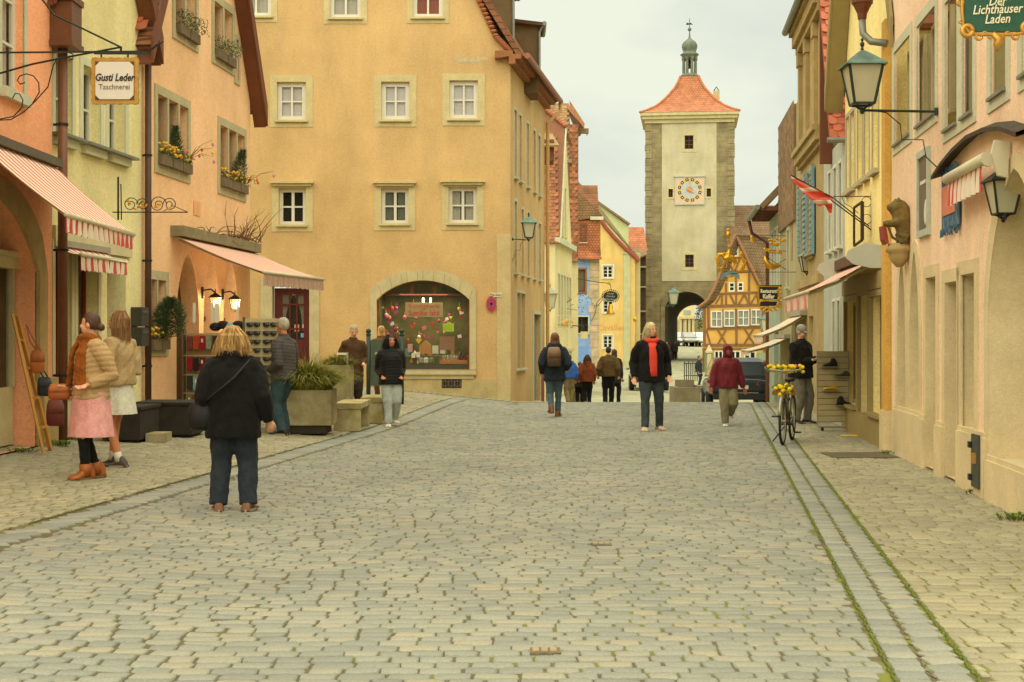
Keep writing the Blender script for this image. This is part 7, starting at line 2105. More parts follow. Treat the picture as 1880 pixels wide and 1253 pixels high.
for r in range(11):
    for q_ in range(2):
        mb = MB(); zz = 1.75 - r * .135; xx = -4.08 + q_ * .26
        for sg in (-1, 1):
            mb.ell(Fs(xx + sg * .055, .02, zz), (.055, .012, .038), 10, 6)
        mb.bar(Fs(xx - .11, .02, zz + .03), Fs(xx + .11, .02, zz + .03), .014, .012); mb.bar(Fs(xx - .115, .02, zz + .03), Fs(xx - .12, -.03, zz + .02), .008); mb.bar(Fs(xx + .115, .02, zz + .03), Fs(xx + .12, -.03, zz + .02), .008)
        o = mb.build('sunglasses', mat('lens_dark', c(40, 34, 28), .25, .1, spec=.6)); tag(o, 'dark sunglasses, %s of the pair in row %s from the top of the stand' % (('left', 'right')[q_], ('one two three four five six seven eight nine ten eleven'.split())[r]), 'sunglasses', 'sunglasses on the stand')
for i in range(5):
    mb = MB(); p = Vector((-4.72 + i * .12, 22.55, 1.72 + .03 * (i % 2))); mb.ell(p, (.10, .10, .07), 10, 6); mb.ell(p + Vector((0, -.11, -.03)), (.07, .08, .01), 10, 4)
    o = mb.build('cap', fabric('black_cap_cloth', c(44, 38, 32)), None, True) if i != 2 else mb.build('cap', fabric('aqua_cap_cloth', c(110, 158, 160)), None, True)
    tag(o, ('black cap at the left end of the glove rack top', 'black cap just left of the aqua cap', 'aqua cap on top of the glove rack', 'black cap just right of the aqua cap', 'black cap at the right end of the glove rack top')[i], 'cap', 'caps on the rack')
for i, (u, w) in enumerate(((355, 5), (388, 5), (395, 8), (436, 3))):
    p = px(u, 570, 22.95); o = MB().box((p.x, 22.9, p.z - .2), (p.x + w * .009, 22.91, p.z + .12)).build('price_card', white_paint); tag(o, ('narrow white price strip left on the glove rack', 'narrow white price strip below the first lit lamp', 'wide white price card between the lit lamps', 'thin white price strip at the right of the glove rack')[i], 'price card', 'price cards over the glove rack')
# leather bags on a leaning wooden ladder
t = thing('ladder_stand', 'leaning wooden ladder stand with leather bags at the left edge', 'ladder', (-5.5, 16.7, .2))
wd = mat('honey_wood', c(196, 140, 62), .6, .15, 8.0, stretch=(1, 1, .15))
A0, A1, A2 = Vector((-5.44, 16.45, .2)), Vector((-5.74, 16.28, 1.82)), Vector((-5.52, 16.95, .2))
MB().bar(A0, A1, .05, .03).build('rail', wd, t); MB().bar(A2, Vector((-5.75, 16.45, 1.80)), .05, .03).build('rail', wd, t)
for f in (.18, .4, .62, .82):
    MB().bar(A0.lerp(A1, f), A2.lerp(Vector((-5.75, 16.45, 1.80)), f), .03, .03).build('rung', wd, t)
def bag(lab, p, w, h, d, col, flap, seed=0, strap=None, rot=0.0, name='handbag', grp='leather bags on the ladder'):
    p = Vector(p); t = thing(name, lab, 'bag', p, grp)
    mb = MB(); n = 14
    rings = []
    for f, sx, sy in ((0, .70, .7), (.06, .92, .95), (.4, 1, 1.05), (.75, .9, .8), (1, .72, .35)):
        rings.append([p + Matrix.Rotation(rot, 3, 'Z') @ Vector((w / 2 * sx * math.copysign(abs(math.cos(a)) ** .6, math.cos(a)), d / 2 * sy * math.copysign(abs(math.sin(a)) ** .6, math.sin(a)), h * f)) for a in [i * 2 * math.pi / n for i in range(n)]])
    mb.loft(rings); mb.build('body', mat('leather_%d_%d_%d' % col, c(*col), .55, .2, 10.0, .25, 60.0), t, True)
    rings = []
    for f, sx, sy in ((.5, .98, 1.12), (.8, .95, .95), (1.02, .76, .5), (1.05, .6, .2)):
        rings.append([p + Matrix.Rotation(rot, 3, 'Z') @ Vector((w / 2 * sx * math.copysign(abs(math.cos(a)) ** .6, math.cos(a)), d / 2 * sy * math.copysign(abs(math.sin(a)) ** .6, math.sin(a)), h * f)) for a in [i * 2 * math.pi / n for i in range(n)]])
    mb = MB(); mb.loft(rings); mb.build('flap', mat('leather_%d_%d_%d' % flap, c(*flap), .55, .2, 10.0, .25, 60.0), t, True)
    if strap:
        MB().tube([p + Vector((0, 0, h * .95))] + [Vector(q_) for q_ in strap] + [p + Vector((w * .3, 0, h * .95))], .009, 6).build('strap', mat('leather_%d_%d_%d' % flap, None), t, True)
    return t
bag('tan leather bag hanging highest on the ladder stand', (-5.50, 16.42, 1.14), .17, .25, .08, (176, 98, 40), (160, 92, 44), strap=[(-5.58, 16.4, 1.5), (-5.62, 16.38, 1.70), (-5.56, 16.42, 1.55)])
bag('navy blue leather bag in the middle of the ladder stand', (-5.43, 16.45, .87), .17, .21, .08, (40, 42, 46), (58, 62, 66), strap=[(-5.5, 16.4, 1.2), (-5.48, 16.42, 1.25)])
bag('dark red leather satchel lowest on the ladder stand', (-5.32, 16.5, .52), .21, .29, .10, (104, 44, 34), (122, 66, 50))
# slat wall with shoes
t = thing('shoe_stand', 'pale slatted display stand with four shoes outside the shoe shop', 'display stand', (4.95, 22.9, 0))
Fk = Frame((0, 22.95), (1, .12)); sx0, sx1 = 5.08, 5.61
slm = mat('pale_slat', c(188, 172, 124), .7, .12, 6.0)
fbox(MB(), Fk, sx0, sx1, -.03, -.012, .14, 1.32).build('backing', mat('slat_gap', c(110, 98, 68), .8), t)
for k in range(12):
    fbox(MB(), Fk, sx0, sx1, -.012, .008, .15 + k * .098, .15 + k * .098 + .088).build('slat', slm, t)
mb = MB()
for s in (sx0, sx1):
    mb.tube([Fk(s, 0, .04), Fk(s, 0, 1.33)], .012, 8)
mb.tube([Fk(sx0, .1, .06), Fk(sx1, .1, .06)], .012, 8); mb.tube([Fk(sx0, -.1, .06), Fk(sx1, -.1, .06)], .012, 8); mb.tube([Fk(sx0, -.1, .06), Fk(sx0, .1, .06)], .012, 8); mb.tube([Fk(sx1, -.1, .06), Fk(sx1, .1, .06)], .012, 8); mb.build('frame', metal_grey, t)
for s in (sx0 + .05, sx1 - .05):
    mb = MB(); mb.tube([Fk(s - .015, .1, .035), Fk(s + .015, .1, .035)], .032, 12); mb.build('castor', iron, t)
def shoe_mesh(mb, O, fwd, up_, L_, hgt, boot):
    sd_ = fwd.cross(up_).normalized(); W = L_ * .215
    prof = [(-.5, .0, .75), (-.46, .62 if boot else .42, .7), (-.30, 1.0 if boot else .5, .62), (-.12, .98 if boot else .46, .6), (-.02, .55 if boot else .38, .72), (.2, .34, .95), (.4, .27, .95), (.48, .2, .75), (.5, .12, .6)]
    rings = []
    for f, h, w in prof:
        h = max(h, .1)
        rings.append([O + fwd * (f * L_) + sd_ * (W * w * math.copysign(abs(math.cos(a)) ** .7, math.cos(a))) + up_ * (hgt * h * (.5 + .5 * math.sin(a))) for a in [i * 2 * math.pi / 10 for i in range(10)]])
    return mb.loft(rings)
for lab, s, z, sg, col, boot, hh in (('black ankle boot on the top shelf of the shoe stand', 5.26, 1.07, -1, (46, 44, 38), True, .14), ('small grey brown shoe on the shoe stand', 5.48, .91, -1, (92, 82, 54), True, .09), ('yellow shoe on the middle of the shoe stand', 5.27, .68, -1, (206, 164, 34), False, .15), ('black boot on the lowest shelf of the shoe stand', 5.50, .43, 1, (42, 38, 32), True, .15)):
    o = shoe_mesh(MB(), Fk(s, .10, z), Vector((sg, sg * .12, 0)).normalized(), Vector((0, 0, 1)), .24, hh, boot).build('shoe', mat('shoe_%d_%d_%d' % col, c(*col), .6, .15), None, True); tag(o, lab, 'shoe', 'shoes on the stand')
    o2 = fbox(MB(), Fk, s - .13, s + .13, .009, .16, z - .012, z - .002).build('shelf', metal_grey, t)
o = MB().obox((5.12, 22.0, .006), (.42, .05, 0), (.05, .3, 0), (0, 0, .012)).build('door_mat', mat('yellow_mat', c(206, 176, 84), .9, .15)); tag(o, 'yellow mat lying under the shoe stand', 'mat')

# ---------------------------------------------------------------- carved lion on the corner
t = thing('lion_statue', 'carved stone lion with shield on a bracket at the pink house corner', 'statue', px(1650, 480, 17.95))
lm_ = mat('lion_stone', c(122, 100, 52), .9, .3, 9.0, .5, 40.0, col2=c(96, 92, 50))
T = lambda u, v, dy=0: px(u, v, 17.95) + Vector((0, dy, 0))
mb = MB()
mb.tube([T(1660, 442), T(1660, 425), T(1657, 405), T(1652, 388)], [.09, .10, .125, .11], 12)
mb.ell(T(1650, 381), (.12, .10, .10), 12, 8); mb.ell(T(1656, 390), (.10, .11, .14), 12, 8)
mb.tube([T(1645, 378), T(1636, 381), T(1629, 383)], [.075, .055, .035], 10); mb.tube([T(1646, 389), T(1638, 391), T(1634, 390)], [.04, .03, .018], 8)
for dy in (-.07, .07):
    mb.ell(T(1647, 369, dy), (.03, .025, .04), 8, 6); mb.tube([T(1655, 403, dy), T(1644, 410, dy), T(1632, 411, dy), T(1624, 410, dy)], [.06, .05, .04, .04], 8)
    mb.tube([T(1662, 440, dy), T(1652, 432, dy), T(1660, 445, dy), T(1648, 446, dy)], [.07, .06, .05, .035], 8)
mb.tube([T(1664, 440), T(1650, 443), T(1638, 436), T(1632, 420), T(1628, 412)], [.02, .022, .022, .02, .016], 6)
remesh_obj(mb, 'lion', lm_, t, .014, 3)
MB().prism([T(1621, 415), T(1627, 415), T(1632, 445), T(1628, 449), T(1623, 440)], (0, .2, 0)).build('shield', mat('shield_red', c(150, 70, 56), .8, .2), t)
mb = MB(); mb.lathe([(.04, -.30), (.09, -.24), (.14, -.16), (.13, -.13), (.17, -.10), (.17, -.05), (.14, -.03), (.14, .0)], T(1650, 447) + Vector((.02, .05, 0)), 14)
mb.build('bracket', mat('bracket_stone', c(170, 144, 92), .95, .2, 5.0, .4, 30.0), t, True)

# ---------------------------------------------------------------- bicycle with flowers
t = thing('bicycle', 'bicycle decked with yellow flowers parked by the right gutter', 'bicycle', (4.05, 20.9, 0))
bd_ = Vector((.33, 1, 0)).normalized(); bs = Vector((bd_.y, -bd_.x, 0))
O = Vector((3.90, 20.4, 0))
Bp = lambda f, z, s=0.0: O + bd_ * f + Vector((0, 0, z)) + bs * s
def wheel(f, lab_st=0):
    ctr = Bp(f, .345)
    w = MB(); w.tube([ctr + bd_ * (.325 * math.cos(a)) + Vector((0, 0, .325 * math.sin(a))) for a in [i * math.pi / 18 for i in range(37)]], .020, 8, False)
    w = w.build('wheel', mat('tyre_rubber', c(44, 42, 36), .9), t, True)
    m = MB(); m.tube([ctr + bd_ * (.30 * math.cos(a)) + Vector((0, 0, .30 * math.sin(a))) for a in [i * math.pi / 18 for i in range(37)]], .010, 6, False); m.build('rim', metal_grey, w, True)
    m = MB(); m.tube([ctr - bs * .05, ctr + bs * .05], .022, 8)
    for i in range(20):
        a = i * math.pi / 10; m.tube([ctr + bs * .025 * (-1) ** i, ctr + bd_ * (.3 * math.cos(a)) + Vector((0, 0, .3 * math.sin(a)))], .0016, 4)
    m.build('spokes', metal_grey, w)
    m = MB(); m.tube([ctr + bd_ * (.36 * math.cos(a)) + Vector((0, 0, .36 * math.sin(a))) for a in [math.radians(x) for x in range(20, 165, 12)]], (.028), 6); m.build('mudguard', mat('mudguard_silver', c(150, 148, 128), .4, metal=.5), w, True)
wheel(0); wheel(1.06)
mb = MB()
for a, b_, r in (((.03, .36), (.16, .88), .016), ((.16, .86), (.42, .28), .018), ((.16, .74), (.62, .62), .012), ((.42, .28), (.70, .80), .016), ((.42, .28), (1.06, .345), .010), ((1.06, .345), (.68, .72), .008), ((0, .345), (.15, .80), .012)):
    mb.tube([Bp(*a), Bp(*b_)], r, 8)
mb.build('frame', mat('bike_dark', c(70, 66, 44), .4, .1), t, True)
mb = MB(); mb.tube([Bp(.16, .86), Bp(.14, 1.05)], .014, 8); mb.tube([Bp(.30, 1.06, -.26), Bp(.18, 1.08, -.20), Bp(.12, 1.06, 0), Bp(.18, 1.08, .20), Bp(.30, 1.06, .26)], .012, 8); mb.build('handlebar', metal_grey, t, True)
mb = MB(); mb.ell(Bp(.74, .92), (.09, .13, .035), 10, 6); mb.tube([Bp(.70, .80), Bp(.73, .90)], .014, 8); mb.build('saddle', mat('saddle_black', c(40, 36, 30), .6), t, True)
mb = MB(); mb.tube([Bp(.42, .28, -.10), Bp(.42, .28, .10)], .018, 8)
for sg in (-1, 1):
    mb.bar(Bp(.42, .28, sg * .09), Bp(.42 + sg * .10, .28 - sg * .12, sg * .10), .018, .018); mb.obox(Bp(.38 + sg * .10, .265 - sg * .12, sg * .10), bd_ * .08, bs * sg * .10, Vector((0, 0, .02)))
mb.build('crank', iron, t)
MB().tube([Bp(.5, .26, -.02), Bp(.56, .01, -.22)], .010, 6).build('kickstand', iron, t)
mb = MB(); rg = random.Random(31); mg = MB(); mb2 = MB(); mg2 = MB()
for k in range(56):
    f = rg.random(); s = -.26 + .52 * f
    p = Bp(.16 + .14 * abs(s) / .3 + rg.uniform(-.03, .03), 1.08 + rg.uniform(-.03, .06), s)
    (mb if k % 3 else mg).ell(p, (.030, .03, .026), 6, 4)
for k in range(60):
    p = Bp(.05 + rg.uniform(-.12, .12), .80 + rg.uniform(-.07, .07), rg.uniform(-.13, .13)); (mb2 if k % 3 else mg2).ell(p, (.036, .036, .03), 6, 4)
mb2.build('basket_flowers', mat('daffodil', c(224, 190, 30), .7, .15, 30.0), t); mb.build('handlebar_flowers', mat('daffodil', None), t); mg.build('handlebar_leaves', mat('leaf_green', None), t); mg2.build('basket_leaves', mat('leaf_green', None), t)
o = MB(); [o.ell(Bp(.25 + .04 * k, 1.13, .08 + .03 * (k % 3)), (.04, .04, .03), 6, 4) for k in range(4)]; o.build('pink_flowers', mat('pink_bloom', c(206, 90, 130), .7), t)
mb = MB(); mb.box(tuple(Bp(-.10, .72, -.12)), tuple(Bp(.10, .78, .14) + Vector((.02, 0, 0)))); mb.build('basket', timber, t)

# ---------------------------------------------------------------- cars
def car(lab, loc, yaw, L_, W, H, paint, kind='suv', group=None):
    """built along +Y (front), rear facing -Y; then turned"""
    t = thing('parked_car', lab, 'car', (0, 0, 0), group)
    hw = W / 2
    st = [(-.5, .86, .42, .62, .0), (-.485, .93, .30, .66, 0), (-.40, .99, .24, .68, 0), (-.15, 1.0, .22, .66, 0), (.15, 1.0, .22, .64, 0), (.33, .98, .24, .60, 0), (.45, .92, .28, .52, 0), (.5, .80, .34, .44, 0)]
    rings = []
    for f, w, zl, zh, _ in st:
        y = f * L_; a = hw * w; zl *= H; zh *= H
        rings.append([Vector(p) for p in ((-a * .88, y, zl), (a * .88, y, zl), (a, y, zl + .14 * H), (a * 1.0, y, zh - .08 * H), (a * .95, y, zh), (-a * .95, y, zh), (-a * 1.0, y, zh - .08 * H), (-a, y, zl + .14 * H))])
    body = MB().loft(rings).build('body', paint, t, True)
    b2 = body.modifiers.new('sub', 'SUBSURF'); b2.levels = b2.render_levels = 2
    gl_ = [(-.478, .62, .70, .80), (-.44, .66, .94, .74), (-.36, .66, 1.0, .74), (-.05, .66, 1.0, .75), (.10, .65, .97, .74), (.26, .62, .66, .80)]
    rings = []
    for f, zb, zt, w in gl_:
        y = f * L_; a = hw * .93; b_ = hw * w
        rings.append([Vector(p) for p in ((-a, y, zb * H), (a, y, zb * H), (b_, y, zt * H - .02), (b_ * .9, y, zt * H), (-b_ * .9, y, zt * H), (-b_, y, zt * H - .02))])
    cab = MB().loft(rings).build('cabin', paint, t, False)
    cg = mat('car_glass', c(54, 58, 50), .05, 0, spec=.7)
    r0, r1 = rings[0], rings[1]
    def quad(nm, P, off):
        n = (P[1] - P[0]).cross(P[2] - P[0]).normalized() * off
        mesh_obj(nm, [p + n for p in P], [(0, 1, 2, 3)], cg, t)
    def inset(P, k):
        c_ = sum(P, Vector()) / 4
        return [p + (c_ - p) * k for p in P]
    quad('rear_window', inset([r0[0], r0[1], r1[2], r1[5]], .10), .012)
    quad('windscreen', inset([rings[5][1], rings[5][0], rings[4][5], rings[4][2]], .08), .012)
    for sg, a, b_ in ((1, 1, 2), (-1, 0, 5)):
        for i in (1, 2, 3):
            P = [rings[i][a], rings[i + 1][a], rings[i + 1][b_], rings[i][b_]]
            if sg < 0:
                P = [P[1], P[0], P[3], P[2]]
            quad('side_window', inset(P, .10), .012)
    for f in (-.31, .31):
        for sg in (-1, 1):
            ctr = Vector((sg * hw * .90, f * L_, .33)); d = Vector((sg * .11, 0, 0))
            w = MB().tube([ctr - d, ctr - d * .8, ctr + d * .8, ctr + d], [.30, .335, .335, .30], 20).build('wheel', mat('tyre_rubber', None), t, True)
            MB().tube([ctr + d * .9, ctr + d * 1.06], [.22, .2], 14).build('rim', metal_grey, w)
    red = mat('tail_light', c(170, 30, 26), .25, .1, spec=.6)
    for sg in (-1, 1):
        mb = MB(); y = -.487 * L_; a = hw
        mb.prism([(sg * a * .98, y + .16, .62 * H), (sg * a * .55, y - .03, .585 * H), (sg * a * .52, y - .03, .53 * H), (sg * a * .96, y + .10, .51 * H), (sg * a * 1.01, y + .22, .57 * H)], (0, -.05, 0)); mb.build('tail_light', red, t)
        mb = MB(); mb.ell((sg * hw * .72, .488 * L_, .44 * H), (.18, .06, .07), 10, 6); mb.build('headlight', mat('head_lamp', c(196, 196, 180), .15, 0, spec=.7), t, True)
        mb = MB(); mb.ell((sg * (hw + .08), .17 * L_, .66 * H), (.09, .06, .07), 8, 6); mb.build('wing_mirror', paint, t, True)
    MB().box((-.26, -.503 * L_ - .012, .46 * H), (.26, -.503 * L_ + .03, .46 * H + .11)).build('number_plate', white_paint, t)
    MB().box((-hw * .82, -.5 * L_ - .035, .27 * H), (hw * .82, -.5 * L_ + .1, .38 * H)).build('bumper', mat('bumper_dark', c(46, 48, 44), .6), t)
    MB().box((-hw * .6, -.5 * L_ - .045, .385 * H), (hw * .6, -.5 * L_ - .02, .40 * H)).build('chrome_strip', mat('chrome', c(190, 186, 166), .2, 0, metal=.8), t)
    t.location = loc; t.rotation_euler = (0, 0, yaw)
    return t
car('dark blue estate car seen from behind at the top of the side lane', (6.88, 43.9, gz(6.8, 43)), math.radians(-5), 4.6, 1.86, 1.66, mat('car_dark_blue', c(44, 52, 54), .22, .05, spec=.6))
car('silver car mostly hidden behind the man in the red hood', (6.35, 66, gz(6.3, 66) - .02), math.radians(-4), 4.2, 1.75, 1.45, mat('car_silver', c(140, 144, 136), .25, .05, spec=.6, metal=.4))
wc = mat('car_white', c(206, 206, 192), .3, .04, spec=.5)
for i, (u, lab) in enumerate(((1233, 'white car parked farthest left seen through the gate arch'), (1249, 'white car second from left beyond the gate arch'), (1262, 'grey car parked between white cars beyond the gate arch'), (1275, 'white car second from right beyond the gate arch'), (1287, 'white car parked farthest right beyond the gate arch'))):
    car(lab, ((u - U0) * 152 / FPX, 152 + (i % 2), .62), math.radians(180 + 6 * (i % 3 - 1)), 4.2, 1.05 if False else 1.5, 1.5, wc if i != 2 else mat('car_grey', c(150, 146, 134), .3, spec=.5), group='cars parked beyond the gate')
# fountain trough and railing in the dip
t = thing('fountain_trough', 'rectangular sandstone fountain trough with an iron railing behind', 'fountain', (6.1, 50, gz(6, 50)))
T = lambda u, v, Y: px(u, v, Y)
a_, b_ = T(1237, 712, 50), T(1293, 745, 50)
zt = a_.z
for nm, A, B in (('front_wall', (a_.x, 49.9, -1.3), (b_.x, 50.15, zt)), ('side_wall', (a_.x, 50.151, -1.3), (a_.x + .18, 51.4, zt + .01)), ('side_wall', (b_.x - .18, 50.151, -1.3), (b_.x, 51.4, zt + .05)), ('back_wall', (a_.x + .2, 51.2, -1.3), (b_.x - .2, 51.4, T(0, 698, 51).z))):
    o = MB().box(A, B).build(nm, mat('fountain_stone', c(116, 104, 76), .95, .25, 3.0, .4, 20.0), t)
MB().box((a_.x + .2, 50.17, -1.2), (b_.x - .2, 51.19, zt - .12)).build('water', mat('fountain_water', c(70, 72, 54), .05, 0, spec=.6), t)
t = thing('iron_railing', 'short black iron railing beside the fountain trough', 'railing', (7.2, 60, gz(7, 60)))
for k in range(8):
    u = 1256.5 + k * 3.9; MB().tube([T(u, 700, 58), T(u, 664 + 2 * (k % 2), 58)], .018, 6).build('baluster', iron, t)
MB().tube([T(1255, 690, 58), T(1286, 690, 58)], .02, 6).build('rail', iron, t)
MB().tube([T(1255, 668, 58), T(1286, 668, 58)], .02, 6).build('rail', iron, t)
# stone tub with plants by the walkers
t = thing('stone_tub', 'mossy stone planter tub between the walkers on the left', 'planter', (2.0, 44, gz(2, 44)))
p = T(1062, 720, 44); MB().box((p.x - .30, 43.8, gz(2, 44) - .1), (p.x + .26, 44.3, p.z + .04)).build('tub', mat('tub_moss', c(110, 96, 50), .95, .25, 6.0), t)
mb = MB(); rg = random.Random(2)
for k in range(300):
    q_ = p + Vector((rg.uniform(-.28, .26), rg.uniform(-.2, .25), .03 + rg.uniform(0, .14))); d = Vector((rg.uniform(-1, 1), rg.uniform(-1, 1), 1)).normalized() * .09; e = d.orthogonal().normalized() * .015
    mb.add([q_ - e, q_ + e, q_ + d], [(0, 1, 2)])
mb.build('foliage', mat('tub_leaf', c(120, 130, 40), .9, .2), t)
# ---------------------------------------------------------------- people
skin_m = {'fair': mat('skin_fair', c(214, 160, 122), .6, .08, 20.0, coord='obj'), 'warm': mat('skin_warm', c(190, 124, 84), .6, .08, 20.0, coord='obj'), 'shade': mat('skin_shade', c(150, 84, 62), .6, .08, 20.0, coord='obj')}
def ik(a, b, l1, l2, hint):
    d = b - a; L_ = d.length
    if L_ > (l1 + l2) * .999:
        b = a + d * ((l1 + l2) * .999 / L_); d = b - a; L_ = d.length
    x = (l1 * l1 - l2 * l2 + L_ * L_) / (2 * L_)
    h = math.sqrt(max(0, l1 * l1 - x * x))
    n = d.normalized(); hn = hint - n * hint.dot(n)
    hn.normalize()
    return a + n * x + hn * h, b
def ering(cx_, cy_, z, rx, ry, n=18, e=.85):
    return [Vector((cx_ + rx * math.copysign(abs(math.cos(a)) ** e, math.cos(a)), cy_ + ry * math.copysign(abs(math.sin(a)) ** e, math.sin(a)), z)) for a in [2 * math.pi * i / n for i in range(n)]]
def folds(amp, freq, puff=0.0, wl=.06, seed=0.0):
    def f(me):
        n = len(me.vertices)
        co = np.empty(n * 3, np.float32); me.vertices.foreach_get('co', co); co = co.reshape(-1, 3)
        no = np.empty(n * 3, np.float32); me.vertex_normals.foreach_get('vector', no); no = no.reshape(-1, 3)
        rs = np.random.RandomState(int(abs(seed) * 10) + 1)
        d = np.zeros(n)
        for k in range(9):
            w = rs.normal(size=3); w[2] *= .7
            d += np.sin(co @ (w * freq * (1.6 + .5 * k)) + rs.uniform(0, 6.3)) / (1.5 + .45 * k)
        d *= amp * .55
        if puff:
            ph = co[:, 2] / wl + .22 * np.sin(co[:, 0] * 9 + seed) + .22 * np.sin(co[:, 1] * 11 + seed * 2)
            d += puff * (np.abs(np.sin(math.pi * ph)) ** .6 - .6)
        me.vertices.foreach_set('co', (co + no * d[:, None]).astype(np.float32).ravel())
    return f
def hair_strands(mb, pts_fn, n, rg, w=.006):
    for k in range(n):
        P = pts_fn(rg)
        s = Vector((rg.uniform(-1, 1), rg.uniform(-1, 1), 0)).normalized() * w
        V = []
        for i, p in enumerate(P):
            f = 1 - .75 * i / (len(P) - 1)
            V += [p - s * f, p + s * f]
        mb.add(V, [(2 * i, 2 * i + 1, 2 * i + 3, 2 * i + 2) for i in range(len(P) - 1)])

def person(lab, X, Y, H, face, legs=((0, .0, 0), (0, .0, 0)), hands=(None, None), skin='fair', jacket=None, hem=.46, bulk=1.0, puff=0, wl=.06, hood=None, trousers=None, tw=1.0, skirt=None, shoes=None, boot=False, hair=None, hstyle='short', head_yaw=0, head_pitch=0, hat=None, lean=0.0, vox=.012, z=None, scarf=None, extra=None, socks=None, barelegs=False, girth=1.0, shw=.115, hvol=1.0):
    """figure faces -Y locally (x across, f forwards, z up, as fractions of the height), then is turned to `face` degrees and placed"""
    t = thing('person', lab, 'person', (0, 0, 0))
    t['group'] = 'people in the street'
    P = lambda x, f, zz: Vector((x * H, -(f + lean * max(0, zz - .5)) * H, zz * H))
    rg = random.Random(int(X * 100 + Y))
    v_ = vox
    # ---- body
    b = MB()
    b.loft([ering(0, -lean * max(0, zz - .5) * H, zz * H, rx * H * girth, ry * H * girth) for zz, rx, ry in ((.46, .07, .055), (.52, .085, .062), (.60, .075, .055), (.72, .09, .062), (.79, .09, .055), (.825, .05, .04))])
    b.tube([P(0, -.005, .80), P(0, .0, .87), P(0, .01, .90)], [.036 * H, .031 * H, .033 * H], 10)
    HM = Matrix.Rotation(math.radians(head_yaw), 3, 'Z') @ Matrix.Rotation(math.radians(head_pitch), 3, 'X')
    hc = P(0, .012, .925)
    hp = lambda x, f, zz: hc + HM @ (Vector((x, -f, zz)) * H)
    b.ell(hp(0, -.008, .012), (.043 * H, .053 * H, .056 * H), 14, 10, HM); b.ell(hp(0, .014, -.024), (.034 * H, .036 * H, .042 * H), 12, 8, HM)
    b.tube([hp(0, .044, .008), hp(0, .055, -.014), hp(0, .046, -.020)], [.005 * H, .0075 * H, .005 * H], 6)
    for s in (-1, 1):
        b.ell(hp(s * .043, -.004, -.006), (.007 * H, .012 * H, .018 * H), 8, 6, HM); b.ell(hp(s * .02, .04, -.012), (.012 * H, .01 * H, .012 * H), 6, 5, HM)
    ja = MB(); tr = MB()
    wr = []
    for i, s in enumerate((-1, 1)):
        sh = P(s * shw, -.005, .772)
        hd = hands[i] or (s * .14, .02, .47)
        el, wrist = ik(sh, P(*hd[:3]), .168 * H, .152 * H, Vector((s * .22, .9, -.1)))
        wr.append((el, wrist))
        b.tube([P(s * .05, 0, .78), sh, el, wrist], [.035 * H, .030 * H, .024 * H, .016 * H], 10)
        d = (wrist - el).normalized()
        up_ = Vector(hd[3]) if len(hd) > 3 else Vector((0, -1, 0))
        side_ = d.cross(up_).normalized() if d.cross(up_).length > .01 else Vector((1, 0, 0))
        up_ = side_.cross(d).normalized()
        pm = wrist + d * (.030 * H)
        b.tube([wrist, pm, wrist + d * (.054 * H)], [(.015 * H, .012 * H), (.022 * H, .011 * H), (.022 * H, .010 * H)], 8)
        for k in range(4):
            o_ = side_ * ((k - 1.5) * .0115 * H)
            ln = (.036, .043, .041, .032)[k] * H
            p0 = wrist + d * (.050 * H) + o_
            b.tube([p0, p0 + d * ln * .5 + up_ * ln * .12, p0 + d * ln * .85 + up_ * ln * .5], [.0055 * H, .005 * H, .004 * H], 6)
        p0 = wrist + d * (.018 * H) + side_ * (-s * .016 * H)
        b.tube([p0, p0 + d * (.018 * H) - side_ * (s * .014 * H) + up_ * (.006 * H), p0 + d * (.036 * H) - side_ * (s * .012 * H) + up_ * (.014 * H)], [.0065 * H, .006 * H, .0045 * H], 6)
        if jacket:
            e2 = wrist - d * (.004 * H)
            ja.tube([P(s * .04, 0, .785), P(s * shw * .9, -.004, .772), sh + (el - sh) * .25, sh + (el - sh) * .6, el, el + (e2 - el) * .5, e2], [.055 * H * bulk, .050 * H * bulk, .045 * H * bulk, .042 * H * bulk, .039 * H * bulk, .034 * H * bulk, .027 * H * bulk], 12)
    ft = []
    for i, s in enumerate((-1, 1)):
        dx, f, lift = legs[i]
        hip = P(s * .048, 0, .50)
        kn, an = ik(hip, P(s * .052 + dx, f, .045 + lift), .235 * H, .232 * H, Vector((s * .1, -1, 0)))
        ft.append((kn, an, s))
        b.tube([hip, kn, an, an + Vector((0, 0, -.01 * H))], [.05 * H, .035 * H, .022 * H, .022 * H], 10)
        b.tube([an, an + Vector((0, -.03 * H, -.022 * H))], [.02 * H, .012 * H], 8)
        if trousers:
            tr.tube([hip + Vector((0, 0, .05 * H)), hip.lerp(kn, .3), hip.lerp(kn, .7), kn, kn.lerp(an, .4), kn.lerp(an, .7 if boot is True else .8), kn.lerp(an, .84) if boot is True else an + (an - kn).normalized() * (.012 * H)], [.068 * H * girth, .066 * H * girth, .053 * H * tw, .045 * H * tw, .043 * H * tw, .038 * H * tw, .039 * H * tw], 12)
    remesh_obj(b, 'body', skin_m[skin], t, min(v_, .010), 2)
    if trousers:
        tr.loft([ering(0, 0, zz * H, rx * H * girth, ry * H * girth) for zz, rx, ry in ((.455, .085, .068), (.50, .098, .075), (.56, .092, .07), (.62, .085, .064))])
        remesh_obj(tr, 'trousers', trousers, t, v_, 4, folds(.010, 10, seed=X))
    if skirt:
        m_, zt, zb, wt, wb = skirt
        n = 40; rings = []
        for k in range(9):
            f = k / 8; zz = zb + (zt - zb) * f
            rings.append([Vector(((wb + (wt - wb) * f) * H * math.cos(a) * (1 + .06 * (1 - f) * math.sin(a * 9 + 1)), (wb + (wt - wb) * f) * .8 * H * math.sin(a) * (1 + .06 * (1 - f) * math.sin(a * 9)), zz * H)) for a in [2 * math.pi * q_ / n for q_ in range(n)]])
        MB().loft(rings, False).build('skirt', m_, t, True)
